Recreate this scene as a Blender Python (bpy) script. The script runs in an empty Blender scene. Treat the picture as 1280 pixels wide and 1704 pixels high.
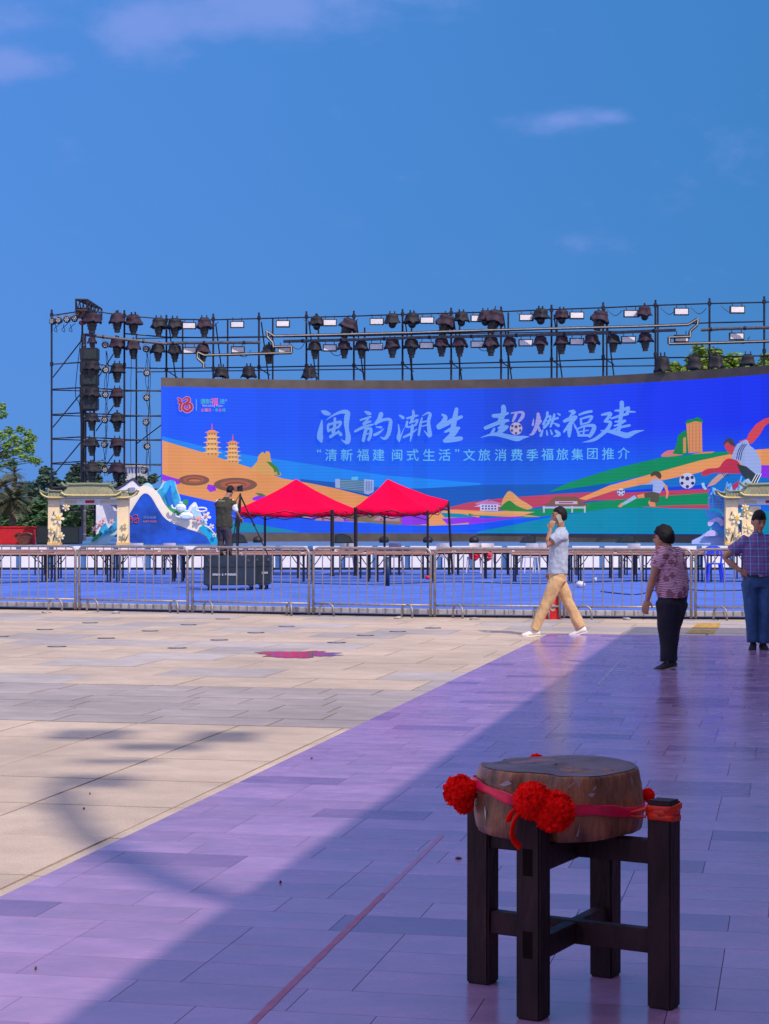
import bpy, bmesh, math, random
from mathutils.geometry import tessellate_polygon
from mathutils import Vector, Matrix, noise, Euler
R = math.radians
random.seed(7)
scene = bpy.context.scene
COL = scene.collection

# ------------------------------------------------------------------ camera, sky, sun, exposure
CAMH = 1.6
cam_d = bpy.data.cameras.new("camera"); cam = bpy.data.objects.new("camera", cam_d); COL.objects.link(cam)
cam.location = (0, 0, CAMH); cam.rotation_euler = (R(90) + math.atan(8/3200), 0, 0)
cam_d.sensor_fit = 'VERTICAL'; cam_d.sensor_height = 36; cam_d.lens = 36*3200/1704
cam_d.clip_end = 3000; cam_d.clip_start = 0.1
scene.camera = cam

SUN = Vector((0.57, -0.74, 1.0)).normalized()
world = bpy.data.worlds.new("World"); scene.world = world; world.use_nodes = True
wn = world.node_tree; N = wn.nodes; L = wn.links
for n in list(N): N.remove(n)
def nd(t, **k):
    n = N.new(t)
    for a, b in k.items(): setattr(n, a, b)
    return n
wout = nd('ShaderNodeOutputWorld'); bg = nd('ShaderNodeBackground'); L.new(bg.outputs[0], wout.inputs[0])
sky = nd('ShaderNodeTexSky', sky_type='NISHITA'); sky.sun_disc = False
sky.sun_elevation = math.asin(SUN.z); sky.sun_rotation = math.atan2(SUN.x, SUN.y)
sky.air_density = 1.0; sky.dust_density = 0.3; sky.ozone_density = 4.0
bg.inputs[1].default_value = 0.12
tc = nd('ShaderNodeTexCoord')
hazeblue = nd('ShaderNodeMix', data_type='RGBA'); hazeblue.inputs[0].default_value = 0.97
L.new(sky.outputs[0], hazeblue.inputs[6])
# humid, saturated blue air; a little paler at the lower left, greener at the right
sepw = nd('ShaderNodeSeparateXYZ'); L.new(tc.outputs['Generated'], sepw.inputs[0])
rmp = nd('ShaderNodeValToRGB'); rmp.color_ramp.elements[0].position = 0.0; rmp.color_ramp.elements[1].position = 1.0
rmp.color_ramp.elements[0].color = (0.47, 1.53, 4.35, 1); rmp.color_ramp.elements[1].color = (0.24, 1.24, 3.2, 1)
mrx = nd('ShaderNodeMapRange'); mrx.inputs[1].default_value = -0.25; mrx.inputs[2].default_value = 0.25
L.new(sepw.outputs[0], mrx.inputs[0]); L.new(mrx.outputs[0], rmp.inputs[0]); L.new(rmp.outputs[0], hazeblue.inputs[7])
# clouds: soft banks ahead, bright fill cover added out of view (direction x/y, z/y)
def M(op, a, b=None, c=None):
    m = nd('ShaderNodeMath', operation=op)
    for i, v in enumerate((a, b, c)):
        if v is None: continue
        if isinstance(v, (int, float)): m.inputs[i].default_value = v
        else: L.new(v, m.inputs[i])
    return m.outputs[0]
ymax = M('MAXIMUM', sepw.outputs[1], 0.05)
gx = M('DIVIDE', sepw.outputs[0], ymax); gz = M('DIVIDE', sepw.outputs[2], ymax)
cv = nd('ShaderNodeCombineXYZ'); L.new(gx, cv.inputs[0]); L.new(gz, cv.inputs[1])
cno = nd('ShaderNodeTexNoise'); cno.inputs['Scale'].default_value = 26; cno.inputs['Detail'].default_value = 7; cno.inputs['Roughness'].default_value = 0.55
mpw = nd('ShaderNodeMapping'); mpw.inputs['Scale'].default_value = (1, 1.7, 1); L.new(cv.outputs[0], mpw.inputs[0]); L.new(mpw.outputs[0], cno.inputs['Vector'])
total = None
for (px, py, rx, ry, a) in [(40, 105, 120, 45, 1.1), (240, 45, 120, 85, 1.2), (440, 10, 320, 75, 1.25), (640, -20, 200, 50, .8), (930, 200, 110, 30, .85),
                            (1010, 195, 60, 20, .7), (1200, 250, 110, 60, .35), (980, 400, 80, 30, .28), (1180, 350, 80, 30, .3), (0, 30, 160, 60, .5)]:
    dx = M('DIVIDE', M('SUBTRACT', gx, (px-640)/3200), rx/3200); dz = M('DIVIDE', M('SUBTRACT', gz, (860-py)/3200), ry/3200)
    d = M('SQRT', M('ADD', M('MULTIPLY', dx, dx), M('MULTIPLY', dz, dz)))
    v = M('MULTIPLY', M('SUBTRACT', 1.0, M('MINIMUM', d, 1.6)), a)
    total = v if total is None else M('MAXIMUM', total, v)
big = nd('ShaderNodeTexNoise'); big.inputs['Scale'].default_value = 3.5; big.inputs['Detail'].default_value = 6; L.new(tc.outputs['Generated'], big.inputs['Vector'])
behind = M('ADD', M('MULTIPLY', M('SUBTRACT', big.outputs[0], 0.47), 4.0), 0.55)  # unseen cloud cover added behind and overhead, lifts the ambient light
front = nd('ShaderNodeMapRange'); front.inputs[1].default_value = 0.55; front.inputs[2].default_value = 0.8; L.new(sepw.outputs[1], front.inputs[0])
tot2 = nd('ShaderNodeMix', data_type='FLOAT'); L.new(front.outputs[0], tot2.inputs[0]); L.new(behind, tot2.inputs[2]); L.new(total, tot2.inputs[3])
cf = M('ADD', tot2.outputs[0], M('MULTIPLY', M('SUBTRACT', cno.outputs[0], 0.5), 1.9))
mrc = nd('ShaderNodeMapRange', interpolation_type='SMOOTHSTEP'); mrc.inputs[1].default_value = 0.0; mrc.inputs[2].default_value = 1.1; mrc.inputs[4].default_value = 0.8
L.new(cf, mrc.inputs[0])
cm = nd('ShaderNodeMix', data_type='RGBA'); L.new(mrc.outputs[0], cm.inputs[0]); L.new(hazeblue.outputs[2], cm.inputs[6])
cloudcol = nd('ShaderNodeMix', data_type='RGBA'); L.new(front.outputs[0], cloudcol.inputs[0]); cloudcol.inputs[6].default_value = (7.0, 5.9, 6.8, 1); cloudcol.inputs[7].default_value = (1.25, 1.95, 4.7, 1)  # bright fill tone for the unseen cover, blue tone ahead
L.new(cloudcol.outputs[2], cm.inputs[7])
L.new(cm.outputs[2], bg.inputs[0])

sun_d = bpy.data.lights.new("sun", 'SUN'); sun = bpy.data.objects.new("sun", sun_d); COL.objects.link(sun)
sun_d.energy = 2.5; sun_d.angle = R(0.53); sun_d.color = (1.0, 0.87, 0.72)
sun.rotation_euler = SUN.to_track_quat('Z', 'Y').to_euler()
scene.view_settings.view_transform = 'Standard'; scene.view_settings.look = 'None'
scene.view_settings.exposure = 0.5; scene.view_settings.gamma = 1
scene.view_settings.use_curve_mapping = False
scene.render.engine = 'CYCLES'
scene.cycles.max_bounces = 6

# ------------------------------------------------------------------ helpers
def P(px, py, Z): return Vector(((px-640)*Z/3200, Z, CAMH + (860-py)*Z/3200))
def G(px, py):
    Z = CAMH*3200/(py-860); return Vector(((px-640)*Z/3200, Z, 0))
def lin(c):
    return tuple(((v/255)/12.92 if v/255 <= .04045 else ((v/255+.055)/1.055)**2.4) for v in c)
MATS = {}
def mat(key, col, rough=.6, metal=0., var=.12, scale=8., bump=.0, bscale=60., col2=None, emis=0., coat=0., obj_rand=0., spec=.5, stretch=None, trans=0.):
    if key in MATS: return MATS[key]
    m = bpy.data.materials.new(key); m.use_nodes = True; t = m.node_tree; b = t.nodes['Principled BSDF']
    def n(ty, **k):
        x = t.nodes.new(ty)
        for a, v in k.items(): setattr(x, a, v)
        return x
    tcn = n('ShaderNodeTexCoord'); mp = n('ShaderNodeMapping'); t.links.new(tcn.outputs['Object'], mp.inputs[0])
    if stretch: mp.inputs['Scale'].default_value = stretch
    no = n('ShaderNodeTexNoise'); no.inputs['Scale'].default_value = scale; no.inputs['Detail'].default_value = 6; no.inputs['Roughness'].default_value = .62
    t.links.new(mp.outputs[0], no.inputs['Vector'])
    mx = n('ShaderNodeMix', data_type='RGBA')
    c2 = col2 or tuple(max(0, c*(1-var*2)) for c in col)
    c1 = col if col2 else tuple(c*(1+var) for c in col)
    mx.inputs[6].default_value = (*c2, 1); mx.inputs[7].default_value = (*c1, 1)
    mr = n('ShaderNodeMapRange'); mr.inputs[1].default_value = .33; mr.inputs[2].default_value = .67; t.links.new(no.outputs[0], mr.inputs[0])
    t.links.new(mr.outputs[0], mx.inputs[0]); out = mx.outputs[2]
    if obj_rand:
        oi = n('ShaderNodeObjectInfo'); gi = n('ShaderNodeNewGeometry')
        ad = n('ShaderNodeMath', operation='ADD'); t.links.new(oi.outputs['Random'], ad.inputs[0]); t.links.new(gi.outputs['Random Per Island'], ad.inputs[1])
        fr = n('ShaderNodeMath', operation='FRACT'); t.links.new(ad.outputs[0], fr.inputs[0])
        r2 = n('ShaderNodeMapRange'); r2.inputs[3].default_value = 1-obj_rand; r2.inputs[4].default_value = 1+obj_rand*.6; t.links.new(fr.outputs[0], r2.inputs[0])
        vm = n('ShaderNodeVectorMath', operation='SCALE'); t.links.new(out, vm.inputs[0]); t.links.new(r2.outputs[0], vm.inputs['Scale']); out = vm.outputs[0]
    t.links.new(out, b.inputs['Base Color'])
    b.inputs['Roughness'].default_value = rough; b.inputs['Metallic'].default_value = metal
    b.inputs['Specular IOR Level'].default_value = spec
    if trans:
        b.inputs['Transmission Weight'].default_value = trans
    if coat: b.inputs['Coat Weight'].default_value = coat; b.inputs['Coat Roughness'].default_value = .15
    if emis:
        t.links.new(out, b.inputs['Emission Color']); b.inputs['Emission Strength'].default_value = emis
    if bump:
        bn = n('ShaderNodeTexNoise'); bn.inputs['Scale'].default_value = bscale; bn.inputs['Detail'].default_value = 4
        t.links.new(mp.outputs[0], bn.inputs['Vector'])
        bp = n('ShaderNodeBump'); bp.inputs['Strength'].default_value = bump; bp.inputs['Distance'].default_value = .02
        t.links.new(bn.outputs[0], bp.inputs['Height']); t.links.new(bp.outputs[0], b.inputs['Normal'])
    MATS[key] = m; return m

def thing(name, label, cat, loc=(0, 0, 0), rz=0, group=None, kind=None):
    o = bpy.data.objects.new(name, None); COL.objects.link(o); o.location = loc; o.rotation_euler = (0, 0, rz)
    o.empty_display_size = .1
    o['label'] = label; o['category'] = cat
    if group: o['group'] = group
    if kind: o['kind'] = kind
    return o
def tag(o, label=None, cat=None, group=None, kind=None):
    for k, v in (('label', label), ('category', cat), ('group', group), ('kind', kind)):
        if v: o[k] = v
    return o
def link(name, me, mats, parent=None, loc=None, smooth=False):
    if isinstance(me, bmesh.types.BMesh):
        bm = me; me = bpy.data.meshes.new(name); bmesh.ops.recalc_face_normals(bm, faces=bm.faces); bm.to_mesh(me); bm.free()
    if smooth: me.shade_smooth()
    if not isinstance(mats, (list, tuple)): mats = [mats]
    if not me.materials:
        for m in mats: me.materials.append(m)
    o = bpy.data.objects.new(name, me); COL.objects.link(o)
    if parent: o.parent = parent
    if loc is not None: o.location = loc
    return o
def wlink(name, bm, mats, parent, smooth=False):
    """bm is in world coordinates; parent is an unrotated thing"""
    off = Vector(parent.location)
    if parent.parent: off = off + Vector(parent.parent.location)
    for v in bm.verts: v.co -= off
    return link(name, bm, mats, parent, smooth=smooth)
def copy_tree(o, parent=None):
    c = o.copy(); COL.objects.link(c); c.parent = parent
    for ch in list(o.children): copy_tree(ch, c)
    return c
def box(bm, c, s, rot=None, mi=0, taper=1.):
    x, y, z = s[0]/2, s[1]/2, s[2]/2; vs = []
    for dz in (-1, 1):
        k = taper if dz > 0 else 1
        for dx, dy in ((-1, -1), (1, -1), (1, 1), (-1, 1)):
            v = Vector((dx*x*k, dy*y*k, dz*z))
            if rot is not None: v = rot @ v
            vs.append(bm.verts.new(v + Vector(c)))
    for f in ((3, 2, 1, 0), (4, 5, 6, 7), (0, 1, 5, 4), (1, 2, 6, 5), (2, 3, 7, 6), (3, 0, 4, 7)):
        fc = bm.faces.new([vs[i] for i in f]); fc.material_index = mi
def bbox_bm(c, s, rot=None, bev=0.):
    bm = bmesh.new(); box(bm, c, s, rot)
    if bev: bmesh.ops.bevel(bm, geom=bm.edges[:], offset=bev, segments=2, affect='EDGES')
    return bm
def loft(bm, rings, cap=True, mi=0, close=False):
    vr = [[bm.verts.new(p) for p in r] for r in rings]; n = len(vr[0])
    rr = list(zip(vr, vr[1:])) + ([(vr[-1], vr[0])] if close else [])
    for a, b in rr:
        for i in range(n):
            f = bm.faces.new((a[i], a[(i+1) % n], b[(i+1) % n], b[i])); f.material_index = mi
    if cap and not close:
        for r in (vr[0][::-1], vr[-1]):
            f = bm.faces.new(r); f.material_index = mi
def frame(d):
    d = d.normalized(); a = Vector((0, 0, 1)) if abs(d.z) < .9 else Vector((0, 1, 0))
    u = d.cross(a).normalized(); return u, d.cross(u).normalized()
def tube(bm, pts, r, n=8, mi=0, round_end=False, flat=1.):
    pts = [Vector(p) for p in pts]; rs = r if isinstance(r, (list, tuple)) else [r]*len(pts)
    rings = []; u = None
    for i, p in enumerate(pts):
        d = (pts[min(i+1, len(pts)-1)] - pts[max(i-1, 0)])
        if d.length < 1e-9: d = Vector((0, 0, 1))
        d.normalize()
        if u is None: u, v = frame(d)
        else:
            u = (u - d*u.dot(d))
            u = u.normalized() if u.length > 1e-6 else frame(d)[0]
            v = d.cross(u).normalized()
        if i == 0: u0, v0, d0 = u.copy(), v.copy(), d.copy()
        rings.append([p + (u*math.cos(2*math.pi*k/n)*rs[i] + v*math.sin(2*math.pi*k/n)*rs[i]*flat) for k in range(n)])
    if round_end:
        def capr(p, d, u, v, r, ks):
            return [[p + d*r*o + (u*math.cos(2*math.pi*k/n) + v*math.sin(2*math.pi*k/n)*flat)*r*s for k in range(n)] for o, s in ks]
        pre = capr(pts[0], -d0, u0, v0, rs[0], [(.95, .3), (.7, .72)])
        post = capr(pts[-1], d, u, v, rs[-1], [(.7, .72), (.95, .3)])
        rings = pre + rings + post
    loft(bm, rings, mi=mi)
def tube_bm(pts, r, n=8, **k):
    bm = bmesh.new(); tube(bm, pts, r, n, **k); return bm
def ellipsoid(bm, c, r, rot=None, nu=16, nv=10, fn=None, mi=0):
    rings = []
    for j in range(1, nv):
        th = math.pi*j/nv; ring = []
        for i in range(nu):
            ph = 2*math.pi*i/nu
            d = Vector((math.sin(th)*math.cos(ph), math.sin(th)*math.sin(ph), math.cos(th)))
            p = Vector((d.x*r[0], d.y*r[1], d.z*r[2]))
            if fn: p = fn(d, p)
            if rot is not None: p = rot @ p
            ring.append(p + Vector(c))
        rings.append(ring)
    loft(bm, rings, mi=mi)
def extr(bm, pts, Z, th, mi=0, face_poly=None):
    """board cut to an outline (traced points, in metres at distance Z) with real thickness"""
    fr = [P(x, y, Z) for x, y in pts]; bk = [p + Vector((0, th, 0)) for p in fr]
    a = [bm.verts.new(p) for p in fr]; b = [bm.verts.new(p) for p in bk]
    n = len(a); fs = []
    for tri in tessellate_polygon([[Vector((x, y, 0)) for x, y in pts]]):
        try: fs += [bm.faces.new([a[i] for i in tri]), bm.faces.new([b[i] for i in tri[::-1]])]
        except ValueError: pass
    for i in range(n): fs.append(bm.faces.new((a[i], b[i], b[(i+1) % n], a[(i+1) % n])))
    for f in fs: f.material_index = mi
def smoothpts(pts, k=6, closed=False):
    out = []; n = len(pts)
    rng = range(n if closed else n-1)
    for i in rng:
        p0 = pts[(i-1) % n] if closed or i > 0 else pts[0]; p1 = pts[i]; p2 = pts[(i+1) % n]; p3 = pts[(i+2) % n] if closed or i+2 < n else pts[-1]
        for j in range(k):
            t = j/k
            out.append(tuple(.5*((2*b)+(-a+c)*t+(2*a-5*b+4*c-d)*t*t+(-a+3*b-3*c+d)*t**3) for a, b, c, d in zip(p0, p1, p2, p3)))
    if not closed: out.append(tuple(pts[-1]))
    return out
def circ(x, y, rx, ry=None, n=24, a0=0, a1=360):
    ry = rx if ry is None else ry
    return [(x+rx*math.cos(R(a0+(a1-a0)*i/n)), y+ry*math.sin(R(a0+(a1-a0)*i/n))) for i in range(n)]
def remesh(bm, vox, smooth=4):
    me = bpy.data.meshes.new("tmp"); bm.to_mesh(me); bm.free()
    o = bpy.data.objects.new("tmp", me); COL.objects.link(o)
    m = o.modifiers.new("r", 'REMESH'); m.mode = 'VOXEL'; m.voxel_size = vox; m.use_smooth_shade = True
    s = o.modifiers.new("s", 'SMOOTH'); s.iterations = smooth; s.factor = .5
    dg = bpy.context.evaluated_depsgraph_get(); dg.update()
    me2 = bpy.data.meshes.new_from_object(o.evaluated_get(dg))
    bpy.data.objects.remove(o); me2.shade_smooth(); return me2
def crumple(me, amp, sc, stretch=(1, 1, 1), seed=0):
    off = Vector((seed*3.1, seed*7.7, seed))
    n = len(me.vertices); co = [0.]*(3*n); no = [0.]*(3*n)
    me.vertices.foreach_get('co', co); me.vertices.foreach_get('normal', no)
    for i in range(0, 3*n, 3):
        k = noise.fractal(Vector((co[i]*stretch[0], co[i+1]*stretch[1], co[i+2]*stretch[2]))*sc + off, .8, 2., 4)*amp
        co[i] += no[i]*k; co[i+1] += no[i+1]*k; co[i+2] += no[i+2]*k
    me.vertices.foreach_set('co', co)
    me.update()
ORD = ['first', 'second', 'third', 'fourth', 'fifth', 'sixth', 'seventh', 'eighth', 'ninth', 'tenth', 'eleventh', 'twelfth', 'thirteenth',
       'fourteenth', 'fifteenth', 'sixteenth', 'seventeenth', 'eighteenth', 'nineteenth', 'twentieth', 'twenty-first', 'twenty-second', 'twenty-third', 'twenty-fourth']

# ------------------------------------------------------------------ common materials
m_steel = mat('galvanised steel', (.36, .34, .36), .52, .7, .15, 14)
m_black = mat('black powder coat', (.012, .013, .02), .55, 0, .2, 20)
m_scaf = mat('dark scaffold tube', (.022, .022, .045), .5, .3, .3, 6)
m_alu = mat('scuffed aluminium tube', (.12, .115, .135), .6, .2, .2, 9)

# ------------------------------------------------------------------ ground
TH = R(12.0)
E1 = Vector((math.cos(TH), -math.sin(TH), 0)); E2 = Vector((math.sin(TH), math.cos(TH), 0))
O0 = Vector((-1.61, 8.04, 0))            # a point on the edge of the lilac flooring
def AB(a, b, z=0.): return O0 + E1*a + E2*b + Vector((0, 0, z))
def toAB(p): q = Vector((p.x, p.y, 0)) - O0; return q.dot(E1), q.dot(E2)
bm = bmesh.new()
S = 1500
vs = [bm.verts.new((x, y, -.045)) for x, y in ((-S, -S), (S, -S), (S, S), (-S, S))]; bm.faces.new(vs)
m_ground = mat('dusty concrete ground', (.20, .19, .17), .9, 0, .15, .6)
tag(link('ground', bm, m_ground), kind='structure')

m_slab = mat('pale granite slab', (.595, .475, .37), .62, 0, .07, 3.0, bump=.25, bscale=90, obj_rand=.05)
m_slabg = mat('grey granite slab', (.42, .36, .34), .55, 0, .08, 3.0, bump=.2, bscale=80, obj_rand=.08)
m_slabb = mat('blue grey granite slab', (.50, .44, .41), .55, 0, .08, 3.0, bump=.2, bscale=80, obj_rand=.12)
for mm_ in (m_slab, m_slabg, m_slabb):     # dirt blotches across slabs + speckle
    t = mm_.node_tree; b = t.nodes['Principled BSDF']; src = b.inputs['Base Color'].links[0].from_socket
    gp = t.nodes.new('ShaderNodeNewGeometry')
    w1 = t.nodes.new('ShaderNodeTexNoise'); w1.inputs['Scale'].default_value = .55; w1.inputs['Detail'].default_value = 7; t.links.new(gp.outputs['Position'], w1.inputs['Vector'])
    r1 = t.nodes.new('ShaderNodeMapRange'); r1.inputs[1].default_value = .35; r1.inputs[2].default_value = .62; r1.inputs[3].default_value = .82; r1.inputs[4].default_value = 1.04; t.links.new(w1.outputs[0], r1.inputs[0])
    w2 = t.nodes.new('ShaderNodeTexNoise'); w2.inputs['Scale'].default_value = 130; w2.inputs['Detail'].default_value = 2; t.links.new(gp.outputs['Position'], w2.inputs['Vector'])
    r2 = t.nodes.new('ShaderNodeMapRange'); r2.inputs[1].default_value = .3; r2.inputs[2].default_value = .7; r2.inputs[3].default_value = .8; r2.inputs[4].default_value = 1.18; t.links.new(w2.outputs[0], r2.inputs[0])
    mu = t.nodes.new('ShaderNodeMath'); mu.operation = 'MULTIPLY'; t.links.new(r1.outputs[0], mu.inputs[0]); t.links.new(r2.outputs[0], mu.inputs[1])
    vm = t.nodes.new('ShaderNodeVectorMath'); vm.operation = 'SCALE'; t.links.new(src, vm.inputs[0]); t.links.new(mu.outputs[0], vm.inputs['Scale']); t.links.new(vm.outputs[0], b.inputs['Base Color'])

def inview(p, mx=40):
    if p.y < 3: return False
    px = 640 + p.x*3200/p.y; py = 860 + (CAMH-p.z)*3200/p.y
    return -mx < px < 1280+mx and py < 1704+mx
plaza = tag(bpy.data.objects.new('plaza_paving', None), kind='structure'); COL.objects.link(plaza)
FLOOR_END = 18.55
def slab_mesh(w, d, t=.03, j=.016):
    bm = bmesh.new(); box(bm, (0, 0, -t/2), (w-j, d-j, t)); me = bpy.data.meshes.new('paving_slab'); bm.to_mesh(me); bm.free(); return me
RZ = -TH
def zone(b0, b1, a0, a1, w, d, m, m_alt=None, stagger='none', restw=3, seed=1, vary=False):
    rng = random.Random(seed); cache = {}; rest = bmesh.new()
    nb = round((b1-b0)/d); d = (b1-b0)/nb
    for j in range(nb):
        b = b0 + d*(j+.5)
        off = {'none': 0, 'half': (j % 2)*w/2, 'rand': rng.random()*w}[stagger]
        a = a0 - off
        while a < a1:
            ww = w if not vary else w*rng.choice((.66, 1, 1, 1.33))
            c = AB(a+ww/2, b); dz = rng.uniform(-.0018, .0012)
            hidden = (a > .05 and b < FLOOR_END-.3)
            if not hidden:
                mm = m_alt if (m_alt and rng.random() < .28) else m
                if inview(c, 60):
                    k = (round(ww, 3), mm.name)
                    if k not in cache:
                        cache[k] = slab_mesh(ww, d); cache[k].materials.append(mm)
                    o = bpy.data.objects.new('paving_slab', cache[k]); COL.objects.link(o); o.parent = plaza
                    o.location = c + Vector((0, 0, dz)); o.rotation_euler = (0, 0, RZ)
                else:
                    box(rest, c + Vector((0, 0, dz-.015)), (ww-.008, d-.008, .03), Matrix.Rotation(RZ, 3, 'Z'))
            a += ww
    o = link('outer_paving', rest, m, plaza); o['kind'] = 'stuff'
bnear = toAB(Vector((0, 14.52-.0, 0)))[1]
bB0 = toAB(G(300, 1205))[1]; bB1 = toAB(G(300, 1141))[1]; bEnd = toAB(Vector((-1, 32.0, 0)))[1]
zone(bB0-15*1.02, bB0, -11.9+.33, 1.2, .82, 1.02, m_slab, None, 'none', seed=3)
zone(bB0+.03, bB1-.03, -12, 1.2, .75, .57, m_slabg, None, 'rand', seed=4, vary=True)
zone(bB1, bEnd-.02, -14, 15, 1.15, 1.05, m_slab, m_slabb, 'half', seed=5)
bm = bmesh.new()
for a0, a1, b0, b1 in ((-16, 16, -20, bEnd),):
    vs = [bm.verts.new(AB(a, b, -.012)) for a, b in ((a0, b0), (a1, b0), (a1, b1), (a0, b1))]; bm.faces.new(vs)
link('joint_bed', bm, mat('dark joint grit', (.05, .045, .04), .95), plaza)

# lilac tiled flooring -------------------------------------------------------
TS = .38
m_tile = mat('lilac glazed tile', (.385, .228, .42), .28, 0, .06, 2.2, bump=.05, bscale=12, obj_rand=.10)
m_tile2 = mat('dark lilac tile', (.27, .15, .31), .30, 0, .07, 2.2, bump=.05, bscale=12, obj_rand=.12)
m_tile3 = mat('pale lilac tile', (.43, .26, .47), .30, 0, .06, 2.2, bump=.05, bscale=12, obj_rand=.06)
for mm_ in (m_tile, m_tile2, m_tile3):     # scuffs and uneven gloss
    t = mm_.node_tree; b = t.nodes['Principled BSDF']; src = b.inputs['Base Color'].links[0].from_socket
    gp = t.nodes.new('ShaderNodeNewGeometry')
    mp = t.nodes.new('ShaderNodeMapping'); mp.inputs['Rotation'].default_value = (0, 0, TH); mp.inputs['Scale'].default_value = (1.2, 2, 1); t.links.new(gp.outputs['Position'], mp.inputs[0])
    w1 = t.nodes.new('ShaderNodeTexNoise'); w1.inputs['Scale'].default_value = 3.2; w1.inputs['Detail'].default_value = 9; w1.inputs['Roughness'].default_value = .7; t.links.new(mp.outputs[0], w1.inputs['Vector'])
    r1 = t.nodes.new('ShaderNodeMapRange'); r1.inputs[1].default_value = .3; r1.inputs[2].default_value = .7; r1.inputs[3].default_value = .88; r1.inputs[4].default_value = 1.10; t.links.new(w1.outputs[0], r1.inputs[0])
    vm = t.nodes.new('ShaderNodeVectorMath'); vm.operation = 'SCALE'; t.links.new(src, vm.inputs[0]); t.links.new(r1.outputs[0], vm.inputs['Scale'])
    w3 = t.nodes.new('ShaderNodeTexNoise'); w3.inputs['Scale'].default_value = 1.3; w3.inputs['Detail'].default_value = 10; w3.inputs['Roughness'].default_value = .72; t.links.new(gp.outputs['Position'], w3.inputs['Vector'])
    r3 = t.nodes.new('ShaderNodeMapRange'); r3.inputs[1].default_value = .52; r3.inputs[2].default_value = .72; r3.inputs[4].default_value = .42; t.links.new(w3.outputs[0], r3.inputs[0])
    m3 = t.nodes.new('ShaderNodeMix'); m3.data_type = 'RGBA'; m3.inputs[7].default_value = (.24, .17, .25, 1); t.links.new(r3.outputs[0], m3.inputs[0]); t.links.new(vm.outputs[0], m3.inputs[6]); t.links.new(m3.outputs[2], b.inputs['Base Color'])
    r2 = t.nodes.new('ShaderNodeMapRange'); r2.inputs[1].default_value = .3; r2.inputs[2].default_value = .7; r2.inputs[3].default_value = .12; r2.inputs[4].default_value = .30; t.links.new(w1.outputs[0], r2.inputs[0]); t.links.new(r2.outputs[0], b.inputs['Roughness'])
flooring = tag(bpy.data.objects.new('flooring', None), kind='structure'); COL.objects.link(flooring)
rng = random.Random(11); tw, td = .60, .30; cand = []
j = 0; b = FLOOR_END - 110*td
while b < FLOOR_END - 1e-6:
    a = 0.0; first = rng.choice((.15, .3, .45, .6))
    while a < 9.5:
        w = first if a == 0 else tw
        r = rng.random(); mi = 1 if r < .13 else (2 if r > .80 else 0)
        cand.append((a, b, w, mi)); a += w
    b += td
cand2 = []
for c in cand:
    p = AB(c[0]+c[2]/2, c[1]+td/2)
    vis = inview(p, 30); cand2.append((0 if vis else 1, p.length, c))
cand2.sort(key=lambda q: (q[0], q[1]))
meshes = {}; rest = bmesh.new(); count = 0
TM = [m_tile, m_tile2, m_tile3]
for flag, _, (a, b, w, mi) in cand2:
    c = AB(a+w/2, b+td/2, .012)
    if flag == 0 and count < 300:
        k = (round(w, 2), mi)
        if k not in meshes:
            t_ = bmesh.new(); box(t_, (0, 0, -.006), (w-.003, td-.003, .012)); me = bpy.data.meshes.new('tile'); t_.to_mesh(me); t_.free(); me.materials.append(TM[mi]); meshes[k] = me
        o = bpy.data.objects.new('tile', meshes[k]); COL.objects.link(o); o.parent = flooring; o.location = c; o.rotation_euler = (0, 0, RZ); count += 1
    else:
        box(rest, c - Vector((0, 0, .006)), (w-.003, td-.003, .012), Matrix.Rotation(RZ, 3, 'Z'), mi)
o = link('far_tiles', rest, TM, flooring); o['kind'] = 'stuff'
bm = bmesh.new(); vs = [bm.verts.new(AB(a, b, .0055)) for a, b in ((.005, FLOOR_END-33), (9.4, FLOOR_END-33), (9.4, FLOOR_END-.004), (.005, FLOOR_END-.004))]; bm.faces.new(vs)
link('tile_bed', bm, mat('violet grout', (.12, .085, .20), .8), flooring)

# worn red strip painted on the flooring
def strip(p, q, w, z, name, m, label, n=40):
    bm = bmesh.new(); p = Vector(p); q = Vector(q); d = (q-p).normalized(); s = Vector((-d.y, d.x, 0))*w/2; prev = None
    for i in range(n+1):
        c = p.lerp(q, i/n); k = 1 + .25*noise.noise(c*9); cur = (bm.verts.new((c + s*k) + Vector((0, 0, z))), bm.verts.new((c - s*k) + Vector((0, 0, z))))
        if prev: bm.faces.new((prev[0], prev[1], cur[1], cur[0]))
        prev = cur
    return tag(link(name, bm, m), label, 'floor marking')
strip((-.47, 5.75, 0), (-.008, 8.08, 0), .028, .0135, 'floor_stripe', mat('worn red floor tape', (.33, .06, .12), .5, 0, .3, 14, col2=(.36, .15, .26)), 'dark red tape stripe crossing the lilac tiles in the foreground')
strip((-.005, 8.1, 0), (.29, 9.6, 0), .024, .0135, 'floor_stripe', mat('faded red floor tape', (.34, .15, .28), .5, 0, .4, 14, col2=(.38, .21, .41)), 'faded rubbed end of the red tape stripe beside the stool')
strip((2.02, 18.2, 0), (2.62, 21.3, 0), .03, .0135, 'floor_stripe', mat('pale scratched line', (.48, .38, .60), .4, 0, .3, 25), 'pale thin line on the lilac tiles leading to the woman')

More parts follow.
